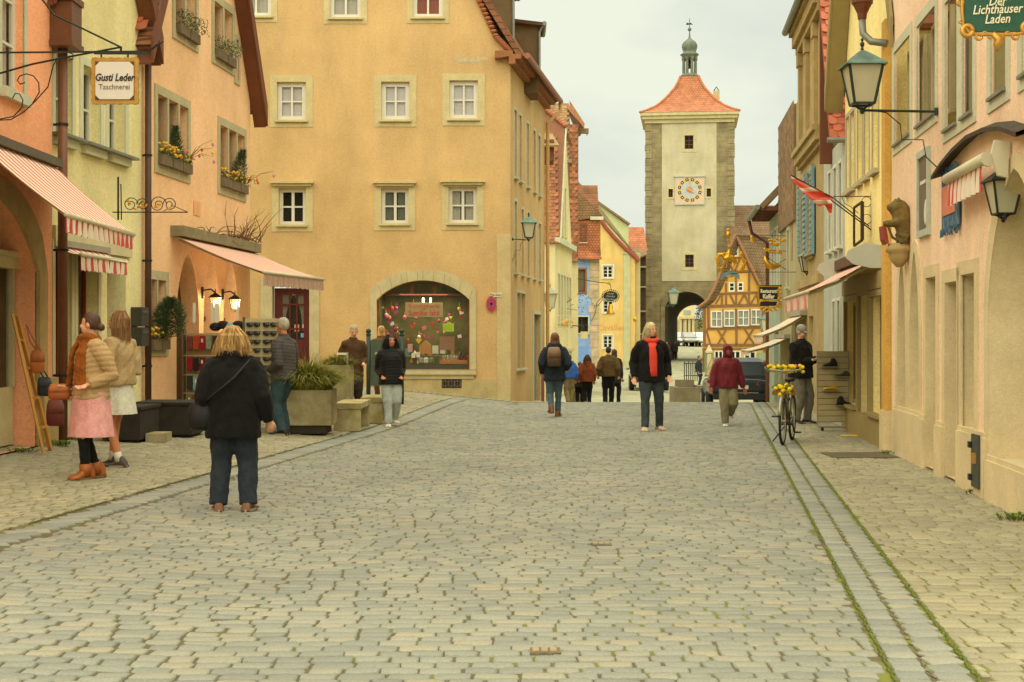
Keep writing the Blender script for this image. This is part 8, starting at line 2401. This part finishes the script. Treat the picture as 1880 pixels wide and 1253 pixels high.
    if jacket:
        ja.loft([ering(0, -lean * max(0, zz - .5) * H, zz * H, rx * H * bulk * girth, ry * H * bulk * girth) for zz, rx, ry in ((hem, .112, .090), (hem + .03, .112, .092), (max(hem + .06, .56), .106, .088), (.64, .102, .084), (.72, .106, .084), (.765, .098, .076), (.80, .072, .060), (.835, .05, .048))])
        if hood is None:
            ja.loft([ering(0, -(.0 + lean * .33) * H, zz * H, r * H, r * .95 * H, 14, 1) for zz, r in ((.815, .052), (.85, .046), (.862, .042))])
        elif hood == 'down':
            ja.tube([P(-.05, .03, .825), P(-.062, -.02, .845), P(-.03, -.058, .84), P(.03, -.058, .84), P(.062, -.02, .845), P(.05, .03, .825)], [.024 * H, .03 * H, .034 * H, .034 * H, .03 * H, .024 * H], 8)
            ja.tube([P(0, -.045, .84), P(0, -.075, .78), P(0, -.08, .74)], [(.05 * H, .03 * H), (.045 * H, .028 * H), (.02 * H, .015 * H)], 10)
        remesh_obj(ja, 'jacket', jacket, t, v_, 3, folds(.013 if not puff else .006, 8, puff, wl, X))
    if hood == 'up':
        hb = MB(); hb.ell(hp(0, -.016, .008), (.062 * H, .066 * H, .072 * H), 14, 10, HM); hb.tube([hp(0, -.02, -.04), P(0, -.02, .83)], [.058 * H, .06 * H], 12)
        hb.tube([hp(.05 * math.cos(a), .040, -.005 + .058 * math.sin(a)) for a in [k * math.pi / 8 for k in range(17)]], .012 * H, 6, False)
        remesh_obj(hb, 'hood', jacket, t, v_, 2)
    if scarf:
        sc_ = MB(); sc_.tube([P(.05 * math.cos(a), .012 + .05 * math.sin(a), .84 + .012 * math.sin(2 * a)) for a in [k * math.pi / 8 for k in range(17)]], .026 * H, 10)
        sc_.tube([P(0, .055, .84), P(-.04, .085, .78), P(-.06, .095, .68), P(-.09, .09, .56)], [(.03 * H, .016 * H), (.04 * H, .014 * H), (.042 * H, .014 * H), (.05 * H, .012 * H)], 10)
        sc_.tube([P(.03, .05, .84), P(.05, .085, .76), P(.055, .095, .66), P(.05, .095, .56)], [(.028 * H, .014 * H), (.038 * H, .013 * H), (.04 * H, .013 * H), (.045 * H, .011 * H)], 10)
        remesh_obj(sc_, 'scarf', scarf, t, v_, 1, folds(.008, 22, seed=3))
    for i, (kn, an, s) in enumerate(ft):
        d = Vector((s * .18 - (0), -1, 0)).normalized() if not (boot == 'par') else Vector((0, -1, 0))
        sm = MB(); O = an + Vector((0, 0, -.045 * H)) + d * (.028 * H)
        shoe_mesh(sm, O, d, Vector((0, 0, 1)), .165 * H, (.11 if boot is True else .072) * H, True)
        sm.build('shoe', shoes, t, True)
        so = MB(); so.loft([[O + d * (math.cos(a) * .086 * H) + Vector((-d.y, d.x, 0)) * (math.sin(a) * .031 * H) + Vector((0, 0, zz)) for a in [2 * math.pi * k / 14 for k in range(14)]] for zz in (-.001, .012 * H)]); so.build('sole', mat('shoe_sole', c(120, 100, 74), .8) if boot is True else mat('pale_sole', c(160, 146, 118), .8), t)
        if boot is True:
            MB().tube([an + Vector((0, 0, -.02 * H)), an + (kn - an) * .22], [.033 * H, .037 * H], 12).build('boot_shaft', shoes, t, True)
        if socks:
            MB().tube([an + Vector((0, 0, -.01 * H)), an + (kn - an) * .22], [.026 * H, .026 * H], 10).build('sock', socks, t, True)
    if hair:
        hb = MB()
        hb.ell(hp(0, -.014, .018), (.049 * H, .057 * H, .059 * H), 14, 10, HM)
        if hstyle in ('long', 'bob'):
            ln = .14 if hstyle == 'long' else .07
            hb.loft([[hp(.055 * w * hvol * math.cos(a), -.022 + .034 * hvol * math.sin(a), zz) for a in [2 * math.pi * k / 14 for k in range(14)]] for zz, w in ((.03, .95), (-.02, 1.08), (-.05, 1.12), (-ln, .9 if hstyle == 'long' else 1.0))])
        if hstyle == 'bun':
            hb.ell(hp(0, -.072, -.018), (.024 * H, .024 * H, .024 * H), 10, 8, HM)
        ho = remesh_obj(hb, 'hair', hair, t, min(v_, .011), 1, folds(.004, 26, seed=2))
        # open the face: push hair in front of the ears back
        fc, R3 = hp(0, 0, 0), HM
        def carve(me, o=ho, fc=fc, R3=R3, HH=H, base=folds(.004, 26, seed=2)):
            base(me)
            n = len(me.vertices)
            co = np.empty(n * 3, np.float32); me.vertices.foreach_get('co', co); co = co.reshape(-1, 3)
            Rm = np.array(R3)
            q_ = (co + np.array(o.location) - np.array(fc)) @ Rm / HH
            k = (-q_[:, 1] > .012) & (q_[:, 2] < .038)
            q_[k, 1] = -.012
            co = q_ * HH @ Rm.T - np.array(o.location) + np.array(fc)
            me.vertices.foreach_set('co', co.astype(np.float32).ravel())
        REM[-1] = (ho, carve)
        if hstyle in ('long', 'bob') and vox < .013:
            def strand(r_):
                a = r_.uniform(-2.6, 2.6) ; a = a if True else 0
                p0 = hp(.030 * math.sin(a), -.02 - .03 * math.cos(a), .065 + r_.uniform(-.01, .008))
                rr = r_.uniform(.92, 1.2) * hvol
                e = .14 if hstyle == 'long' else .085
                p1 = hp(.052 * math.sin(a) * rr, -.018 - .05 * math.cos(a) * rr, .02)
                p2 = hp(.060 * math.sin(a) * rr + r_.uniform(-.018, .018), -.02 - .050 * math.cos(a) * rr, -.04)
                p3 = hp(.064 * math.sin(a) * rr + r_.uniform(-.026, .026), -.022 - .046 * math.cos(a) * rr + r_.uniform(-.012, .006), -e * r_.uniform(.7, 1.1))
                return [p0, p1, p2, p3]
            sm = MB(); hair_strands(sm, strand, 1000, rg, .0032); sm.build('hair_strands', hair, t)
    if hat:
        kind, m_ = hat
        hb = MB(); hb.ell(hp(0, -.010, .028), (.051 * H, .060 * H, .048 * H), 14, 10, HM)
        if kind == 'cap':
            hb.ell(hp(0, .062, .022), (.036 * H, .04 * H, .006 * H), 12, 6, HM)
        remesh_obj(hb, 'cap' if kind == 'cap' else 'beanie', m_, t, min(v_, .010), 1)
    if hood != 'up' or True:
        ey = mat('eye_dark', c(40, 30, 24), .3)
        for s in (-1, 1):
            MB().ell(hp(s * .019, .0455, .006), (.0065 * H, .004 * H, .0035 * H), 8, 5, HM).build('eye', ey, t)
            MB().tube([hp(s * .009, .048, .018), hp(s * .028, .043, .019)], .0025 * H, 5).build('eyebrow', hair or ey, t)
        MB().ell(hp(0, .048, -.036), (.014 * H, .005 * H, .004 * H), 8, 5, HM).build('mouth', mat('lip', c(160, 84, 72), .5), t)
    if extra:
        extra(t, P, hp, H)
    t.location = (X, Y, gz(X, Y) if z is None else z)
    t.rotation_euler = (0, 0, math.radians(face))
    return t
def wpos(X, Y, H, face, x, f, zz, z=None):
    v = Matrix.Rotation(math.radians(face), 3, 'Z') @ Vector((x * H, -f * H, zz * H))
    return Vector((X, Y, gz(X, Y) if z is None else z)) + v

jet = fabric('black_coat', c(22, 20, 17), .9, .2, .3)
navy = fabric('dark_denim', c(44, 50, 54), .9, .2)
denim = fabric('blue_denim', c(74, 92, 98), .9, .25)
pale_denim = fabric('pale_denim', c(164, 170, 156), .9, .15)
brown_sh = mat('brown_leather_shoe', c(112, 74, 44), .5, .2, 10.0, coord='obj')
tan_boot = mat('cognac_boot', c(160, 92, 42), .45, .2, 10.0, coord='obj')
white_sh = mat('white_trainer', c(206, 196, 168), .6, .1, 10.0, coord='obj')
black_sh = mat('black_shoe', c(48, 42, 34), .6, .15, coord='obj')
blond = mat('blond_hair', c(206, 166, 100), .55, .3, 30.0, coord='obj', col2=c(150, 110, 60), stretch=(1, 1, .2))
ltbrown = mat('light_brown_hair', c(150, 108, 64), .55, .3, 30.0, coord='obj', stretch=(1, 1, .2))
dkbrown = mat('dark_brown_hair', c(78, 54, 36), .5, .3, 30.0, coord='obj', stretch=(1, 1, .2))
greyh = mat('grey_hair', c(168, 158, 132), .6, .2, 30.0, coord='obj')
whiteb = mat('silver_blond_hair', c(206, 186, 134), .55, .2, 30.0, coord='obj')

# woman with back to us, black hooded coat
X1, Y1 = -2.42, 12.3
person('woman seen from behind in black hooded coat and dark jeans on the cobbles', X1, Y1, 1.61, 184, ((-.028, 0, 0), (.028, .0, 0)), ((-.185, .01, .485), (.15, .05, .50)), 'fair', jet, .395, 1.24, 0, .06, 'down', navy, 1.28, None, brown_sh, False, blond, 'bob', head_yaw=-8, vox=.011, girth=1.08, hvol=1.3)
t = thing('shoulder_bag', 'black shoulder bag worn by the woman in the black coat', 'bag', wpos(X1, Y1, 1.61, 184, .14, .03, .44))
mb = MB(); rr_ = []
ctr = wpos(X1, Y1, 1.61, 184, .165, -.03, .44)
for f, sx, sy in ((0, .7, .6), (.12, .95, .9), (.5, 1.05, 1.1), (.85, .9, .8), (1, .6, .4)):
    rr_.append([ctr + Vector((.12 * sx * math.cos(a), .075 * sy * math.sin(a), .24 * f)) for a in [i * math.pi / 7 for i in range(14)]])
mb.loft(rr_); mb.build('body', mat('soft_black_leather', c(24, 22, 19), .6, .2, 12.0, .3, 40.0), t, True)
mb = MB(); mb.tube([ctr + Vector((0, .0, .22)), wpos(X1, Y1, 1.61, 184, .10, -.135, .62), wpos(X1, Y1, 1.61, 184, -.02, -.142, .72), wpos(X1, Y1, 1.61, 184, -.10, -.09, .815)], .012, 6); mb.build('strap', mat('soft_black_leather', None), t, True)
# woman with rust scarf and her companion
X2, Y2 = -4.22, 14.2
pf = fabric('beige_puffer', c(176, 146, 98), .75, .1, .2)
person('woman in beige puffer jacket with rust scarf and pink skirt, seen in profile', X2, Y2, 1.67, -48, ((.01, -.055, 0), (-.02, .05, 0)), ((-.10, .09, .565), (.115, .07, .57)), 'fair', pf, .475, 1.12, .010, .052, None, fabric('black_leggings', c(28, 27, 25)), .82, (fabric('pink_tulle', c(216, 156, 146), .9, .15), .54, .255, .122, .158), tan_boot, True, dkbrown, 'bun', head_yaw=-42, vox=.011, scarf=fabric('rust_scarf', c(146, 82, 26), .95, .25, .6, 60.0))
bag('cognac leather handbag carried by the woman with the rust scarf', wpos(X2, Y2, 1.67, -48, -.11, .15, .475), .22, .15, .10, (158, 84, 38), (166, 96, 46), rot=math.radians(10), grp='bags carried by people')
X3, Y3 = -4.30, 15.5
person('long haired girl in beige fleece and white skirt behind the scarf woman', X3, Y3, 1.71, -112, ((.0, .09, 0), (.0, -.04, 0)), ((-.08, .10, .60), (.12, .10, .59)), 'warm', fabric('beige_fleece', c(172, 146, 100), .95, .12, .5, 60.0), .52, 1.02, 0, .06, None, None, 1, (fabric('white_skirt', c(206, 204, 180), .9, .1), .56, .335, .09, .125), mat('grey_canvas_shoe', c(84, 78, 66), .8, .15, coord='obj'), False, ltbrown, 'long', head_yaw=20, vox=.011, socks=mat('white_sock', c(204, 200, 180), .9))
# man in grey puffer by the stands
person('grey haired man in dark grey puffer jacket looking at the sunglasses', -3.42, 21.2, 1.75, -118, ((.0, .02, 0), (.0, -.02, 0)), ((-.10, .13, .60), (.11, .08, .55)), 'warm', fabric('slate_puffer', c(74, 68, 62), .7, .1, .2), .47, 1.08, .008, .05, None, fabric('teal_jeans', c(58, 78, 80), .9, .2), 1.1, None, black_sh, False, greyh, 'short', head_pitch=10, vox=.012)
# older man and blonde at the board
person('older grey haired man in brown coat looking down beside the green board', -2.98, 26.6, 1.64, 12, ((.0, .03, 0), (.0, -.03, 0)), ((-.13, .08, .50), (.10, .14, .56)), 'fair', fabric('brown_coat', c(78, 56, 34), .9, .2), .42, 1.0, 0, .06, None, fabric('dark_trousers', c(54, 44, 34)), 1.15, None, black_sh, False, greyh, 'short', head_pitch=24, lean=.10, vox=.014)
person('blond person half hidden behind the green information board', -2.78, 30.1, 1.56, 200, ((0, 0, 0), (0, 0, 0)), (None, None), 'fair', fabric('rust_brown_coat', c(110, 70, 44)), .45, 1.0, 0, .06, None, fabric('brown_trousers', c(96, 66, 44)), 1.0, None, black_sh, False, blond, 'bob', vox=.016)
# smiling woman in black puffer
person('smiling woman in black puffer jacket and pale ripped jeans walking', -2.07, 24.2, 1.57, 14, ((.01, .10, 0), (.0, -.08, .03)), ((-.10, .06, .545), (.10, .06, .545)), 'warm', fabric('black_puffer', c(26, 26, 23), .6, .1, .2), .455, 1.22, .006, .055, None, pale_denim, 1.15, None, white_sh, False, mat('black_hair', c(40, 32, 28), .5, .2, 30.0, coord='obj'), 'bob', head_yaw=8, vox=.012, hvol=1.15)
# backpack woman
X4, Y4 = .83, 27.6
person('woman walking away in dark jacket with brown leather backpack', X4, Y4, 1.65, 178, ((.015, .10, 0), (-.015, -.14, .05)), ((-.15, .05, .56), (.15, .04, .52)), 'fair', fabric('ink_blue_jacket', c(34, 40, 44), .85, .15), .43, 1.16, 0, .06, 'down', denim, .95, None, brown_sh, True, mat('auburn_hair', c(112, 72, 46), .55, .25, 30.0, coord='obj'), 'bob', head_yaw=10, vox=.013)
bag('brown leather backpack on the woman walking away', wpos(X4, Y4, 1.65, 178, .005, -.165, .60), .27, .36, .14, (82, 60, 40), (128, 98, 70), rot=0, name='backpack', grp='bags carried by people')
# walkers beyond the crest
person('man in olive brown jacket walking away beyond the crest', 2.86, 42, 1.74, 176, ((.0, .08, 0), (.0, -.09, .02)), ((-.17, .02, .50), (.17, .02, .50)), 'fair', fabric('olive_jacket', c(92, 72, 38), .9, .15), .49, 1.22, 0, .06, None, fabric('black_trousers', c(28, 27, 24)), 1.1, None, black_sh, False, mat('dark_cropped_hair', c(50, 42, 34), .7, coord='obj'), 'short', vox=.016)
person('dark haired person in black coat beside the man in olive jacket', 3.22, 44.5, 1.74, 150, ((0, .05, 0), (0, -.05, 0)), (None, None), 'warm', fabric('black_coat_b', c(44, 42, 38)), .38, 1.1, 0, .06, None, fabric('black_trousers', None), 1, None, black_sh, False, dkbrown, 'bob', vox=.018)
person('youth in rust red hooded jacket walking away beyond the crest', 2.18, 41, 1.45, 184, ((0, .08, 0), (0, -.08, .02)), (None, (.16, 0, .5)), 'warm', fabric('rust_jacket', c(122, 62, 32), .9, .15), .46, 1.18, 0, .06, 'down', fabric('black_trousers', None), 1.15, None, tan_boot, False, mat('copper_hair', c(104, 66, 42), .6, .2, coord='obj'), 'bob', vox=.0125)
person('small child in dark coat just left of the rust red jacket', 2.00, 41.8, 1.29, 176, ((0, .06, 0), (0, -.06, 0)), (None, None), 'warm', fabric('maroon_coat', c(60, 46, 42)), .42, 1.15, 0, .06, None, fabric('black_trousers', None), 1.1, None, black_sh, False, mat('copper_hair', None), 'short', vox=.018)
person('child in bright blue jacket with beige trousers walking away', 1.62, 40, 1.40, 196, ((0, .07, 0), (0, -.07, .01)), (None, None), 'warm', fabric('bright_blue_jacket', c(58, 98, 168), .85, .12), .52, 1.2, 0, .06, 'down', fabric('beige_trousers', c(140, 122, 84)), 1.2, None, black_sh, False, dkbrown, 'short', vox=.016)
# man with red hood
def hoodie(t, P, hp, H):
    m = fabric('coral_hoodie', c(216, 72, 52), .9, .12)
    mb = MB(); mb.tube([P(.052 * math.cos(a), .008 + .05 * math.sin(a), .838 - .014 * math.sin(a)) for a in [k * math.pi / 8 for k in range(17)]], .024 * H, 10); remesh_obj(mb, 'hood_collar', m, t, .012, 1)
    mb = MB(); mb.loft([[P(.040 * math.cos(a), .070 + dy + .022 * math.sin(a), zz) for a in [2 * math.pi * k / 12 for k in range(12)]] for zz, dy in ((.50, .020), (.56, .018), (.66, .016), (.74, .010), (.81, -.012))]); mb.build('hoodie_front', m, t, True)
    mb = MB(); mb.tube([wpos(0, 0, H, 0, -.165, .06, .44, 0), wpos(0, 0, H, 0, -.165, .07, .40, 0)], [(.02, .008), (.02, .008)], 8); mb.build('phone_case', mat('wine_case', c(90, 44, 36), .6), t)
person('fair haired man in black jacket over a red hoodie standing in the street', 2.33, 23.7, 1.81, 6, ((-.03, .10, 0), (.04, -.06, 0)), ((-.165, .03, .485), (.16, .03, .50)), 'fair', fabric('black_jacket', c(26, 23, 20), .85, .2), .45, 1.14, 0, .06, None, fabric('grey_blue_jeans', c(62, 68, 68), .9, .25), .95, None, mat('beige_trainer', c(196, 172, 134), .7, .1, coord='obj'), False, whiteb, 'bob', head_yaw=28, hvol=.95, vox=.012, extra=hoodie)
# child in maroon
person('child in maroon hooded raincoat and khaki trousers walking towards us', 3.79, 24.9, 1.43, 2, ((.01, .08, 0), (-.01, -.10, .09)), ((-.195, .02, .47), (.20, .0, .46)), 'shade', fabric('maroon_raincoat', c(108, 36, 40), .6, .15), .455, 1.18, 0, .06, 'up', fabric('khaki_trousers', c(126, 118, 84)), 1.25, None, white_sh, False, dkbrown, 'short', vox=.013)
# man with cap
person('man in grey cap and black jacket looking at his phone by the shoe stand', 5.22, 25.6, 1.78, 42, ((-.02, .0, 0), (.02, .03, 0)), ((-.03, .17, .645, (0, 0, 1)), (.05, .16, .655, (0, 0, 1))), 'fair', fabric('black_parka', c(30, 27, 22), .9, .2), .46, 1.22, 0, .06, None, fabric('grey_trousers', c(110, 104, 86), .9, .15), 1.05, None, black_sh, False, greyh, 'short', head_pitch=22, vox=.013, hat=('cap', fabric('grey_cap', c(150, 142, 126))))
o = MB().obox(wpos(5.22, 25.6, 1.78, 42, -.02, .255, .665), Matrix.Rotation(math.radians(42), 3, 'Z') @ Vector((.15, 0, .02)), Vector((.01, -.02, .10)), Vector((0, .012, 0))).build('phone', mat('phone_tan', c(160, 112, 70), .5)); tag(o, 'phone in a tan case held by the man in the grey cap', 'phone')
# people farther off
person('person in blue jeans standing beside the dark estate car', 7.9, 44.2, 1.72, 150, ((0, .02, 0), (0, -.02, 0)), (None, None), 'fair', fabric('olive_grey_jacket', c(110, 98, 72)), .50, 1.1, 0, .06, None, denim, 1.1, None, black_sh, False, mat('copper_hair', None), 'short', vox=.02)
person('dark figure walking through the gate arch', (1238.5 - U0) * 122 / FPX, 122, 1.74, 170, ((0, .09, 0), (0, -.1, .02)), (None, None), 'warm', fabric('black_coat_b', None), .42, 1.25, 0, .06, None, fabric('black_trousers', None), 1, None, black_sh, False, dkbrown, 'short', vox=.025)
person('dark figure at the left jamb of the gate arch', (1224 - U0) * 117 / FPX, 117, 1.7, 20, ((0, .05, 0), (0, -.05, 0)), (None, None), 'warm', fabric('brown_coat', None), .42, 1.25, 0, .06, None, fabric('dark_trousers', None), 1, None, black_sh, False, dkbrown, 'short', vox=.025)
person('person in dark clothes standing at the corner of the half-timbered house', (1283.5 - U0) * 80 / FPX, 80, 1.72, 60, ((0, .03, 0), (0, -.03, 0)), (None, None), 'warm', fabric('ink_blue_jacket', None), .45, 1.15, 0, .06, None, navy, 1, None, black_sh, False, dkbrown, 'short', vox=.022)
# ---------------------------------------------------------------- settle the remeshed figures
dg = bpy.context.evaluated_depsgraph_get()
dg.update()
for o, post in REM:
    me = bpy.data.meshes.new_from_object(o.evaluated_get(dg))
    old = o.data
    o.modifiers.clear()
    o.data = me
    me.name = o.name
    if post:
        post(me)
    me.polygons.foreach_set('use_smooth', [True] * len(me.polygons))
    me.update()
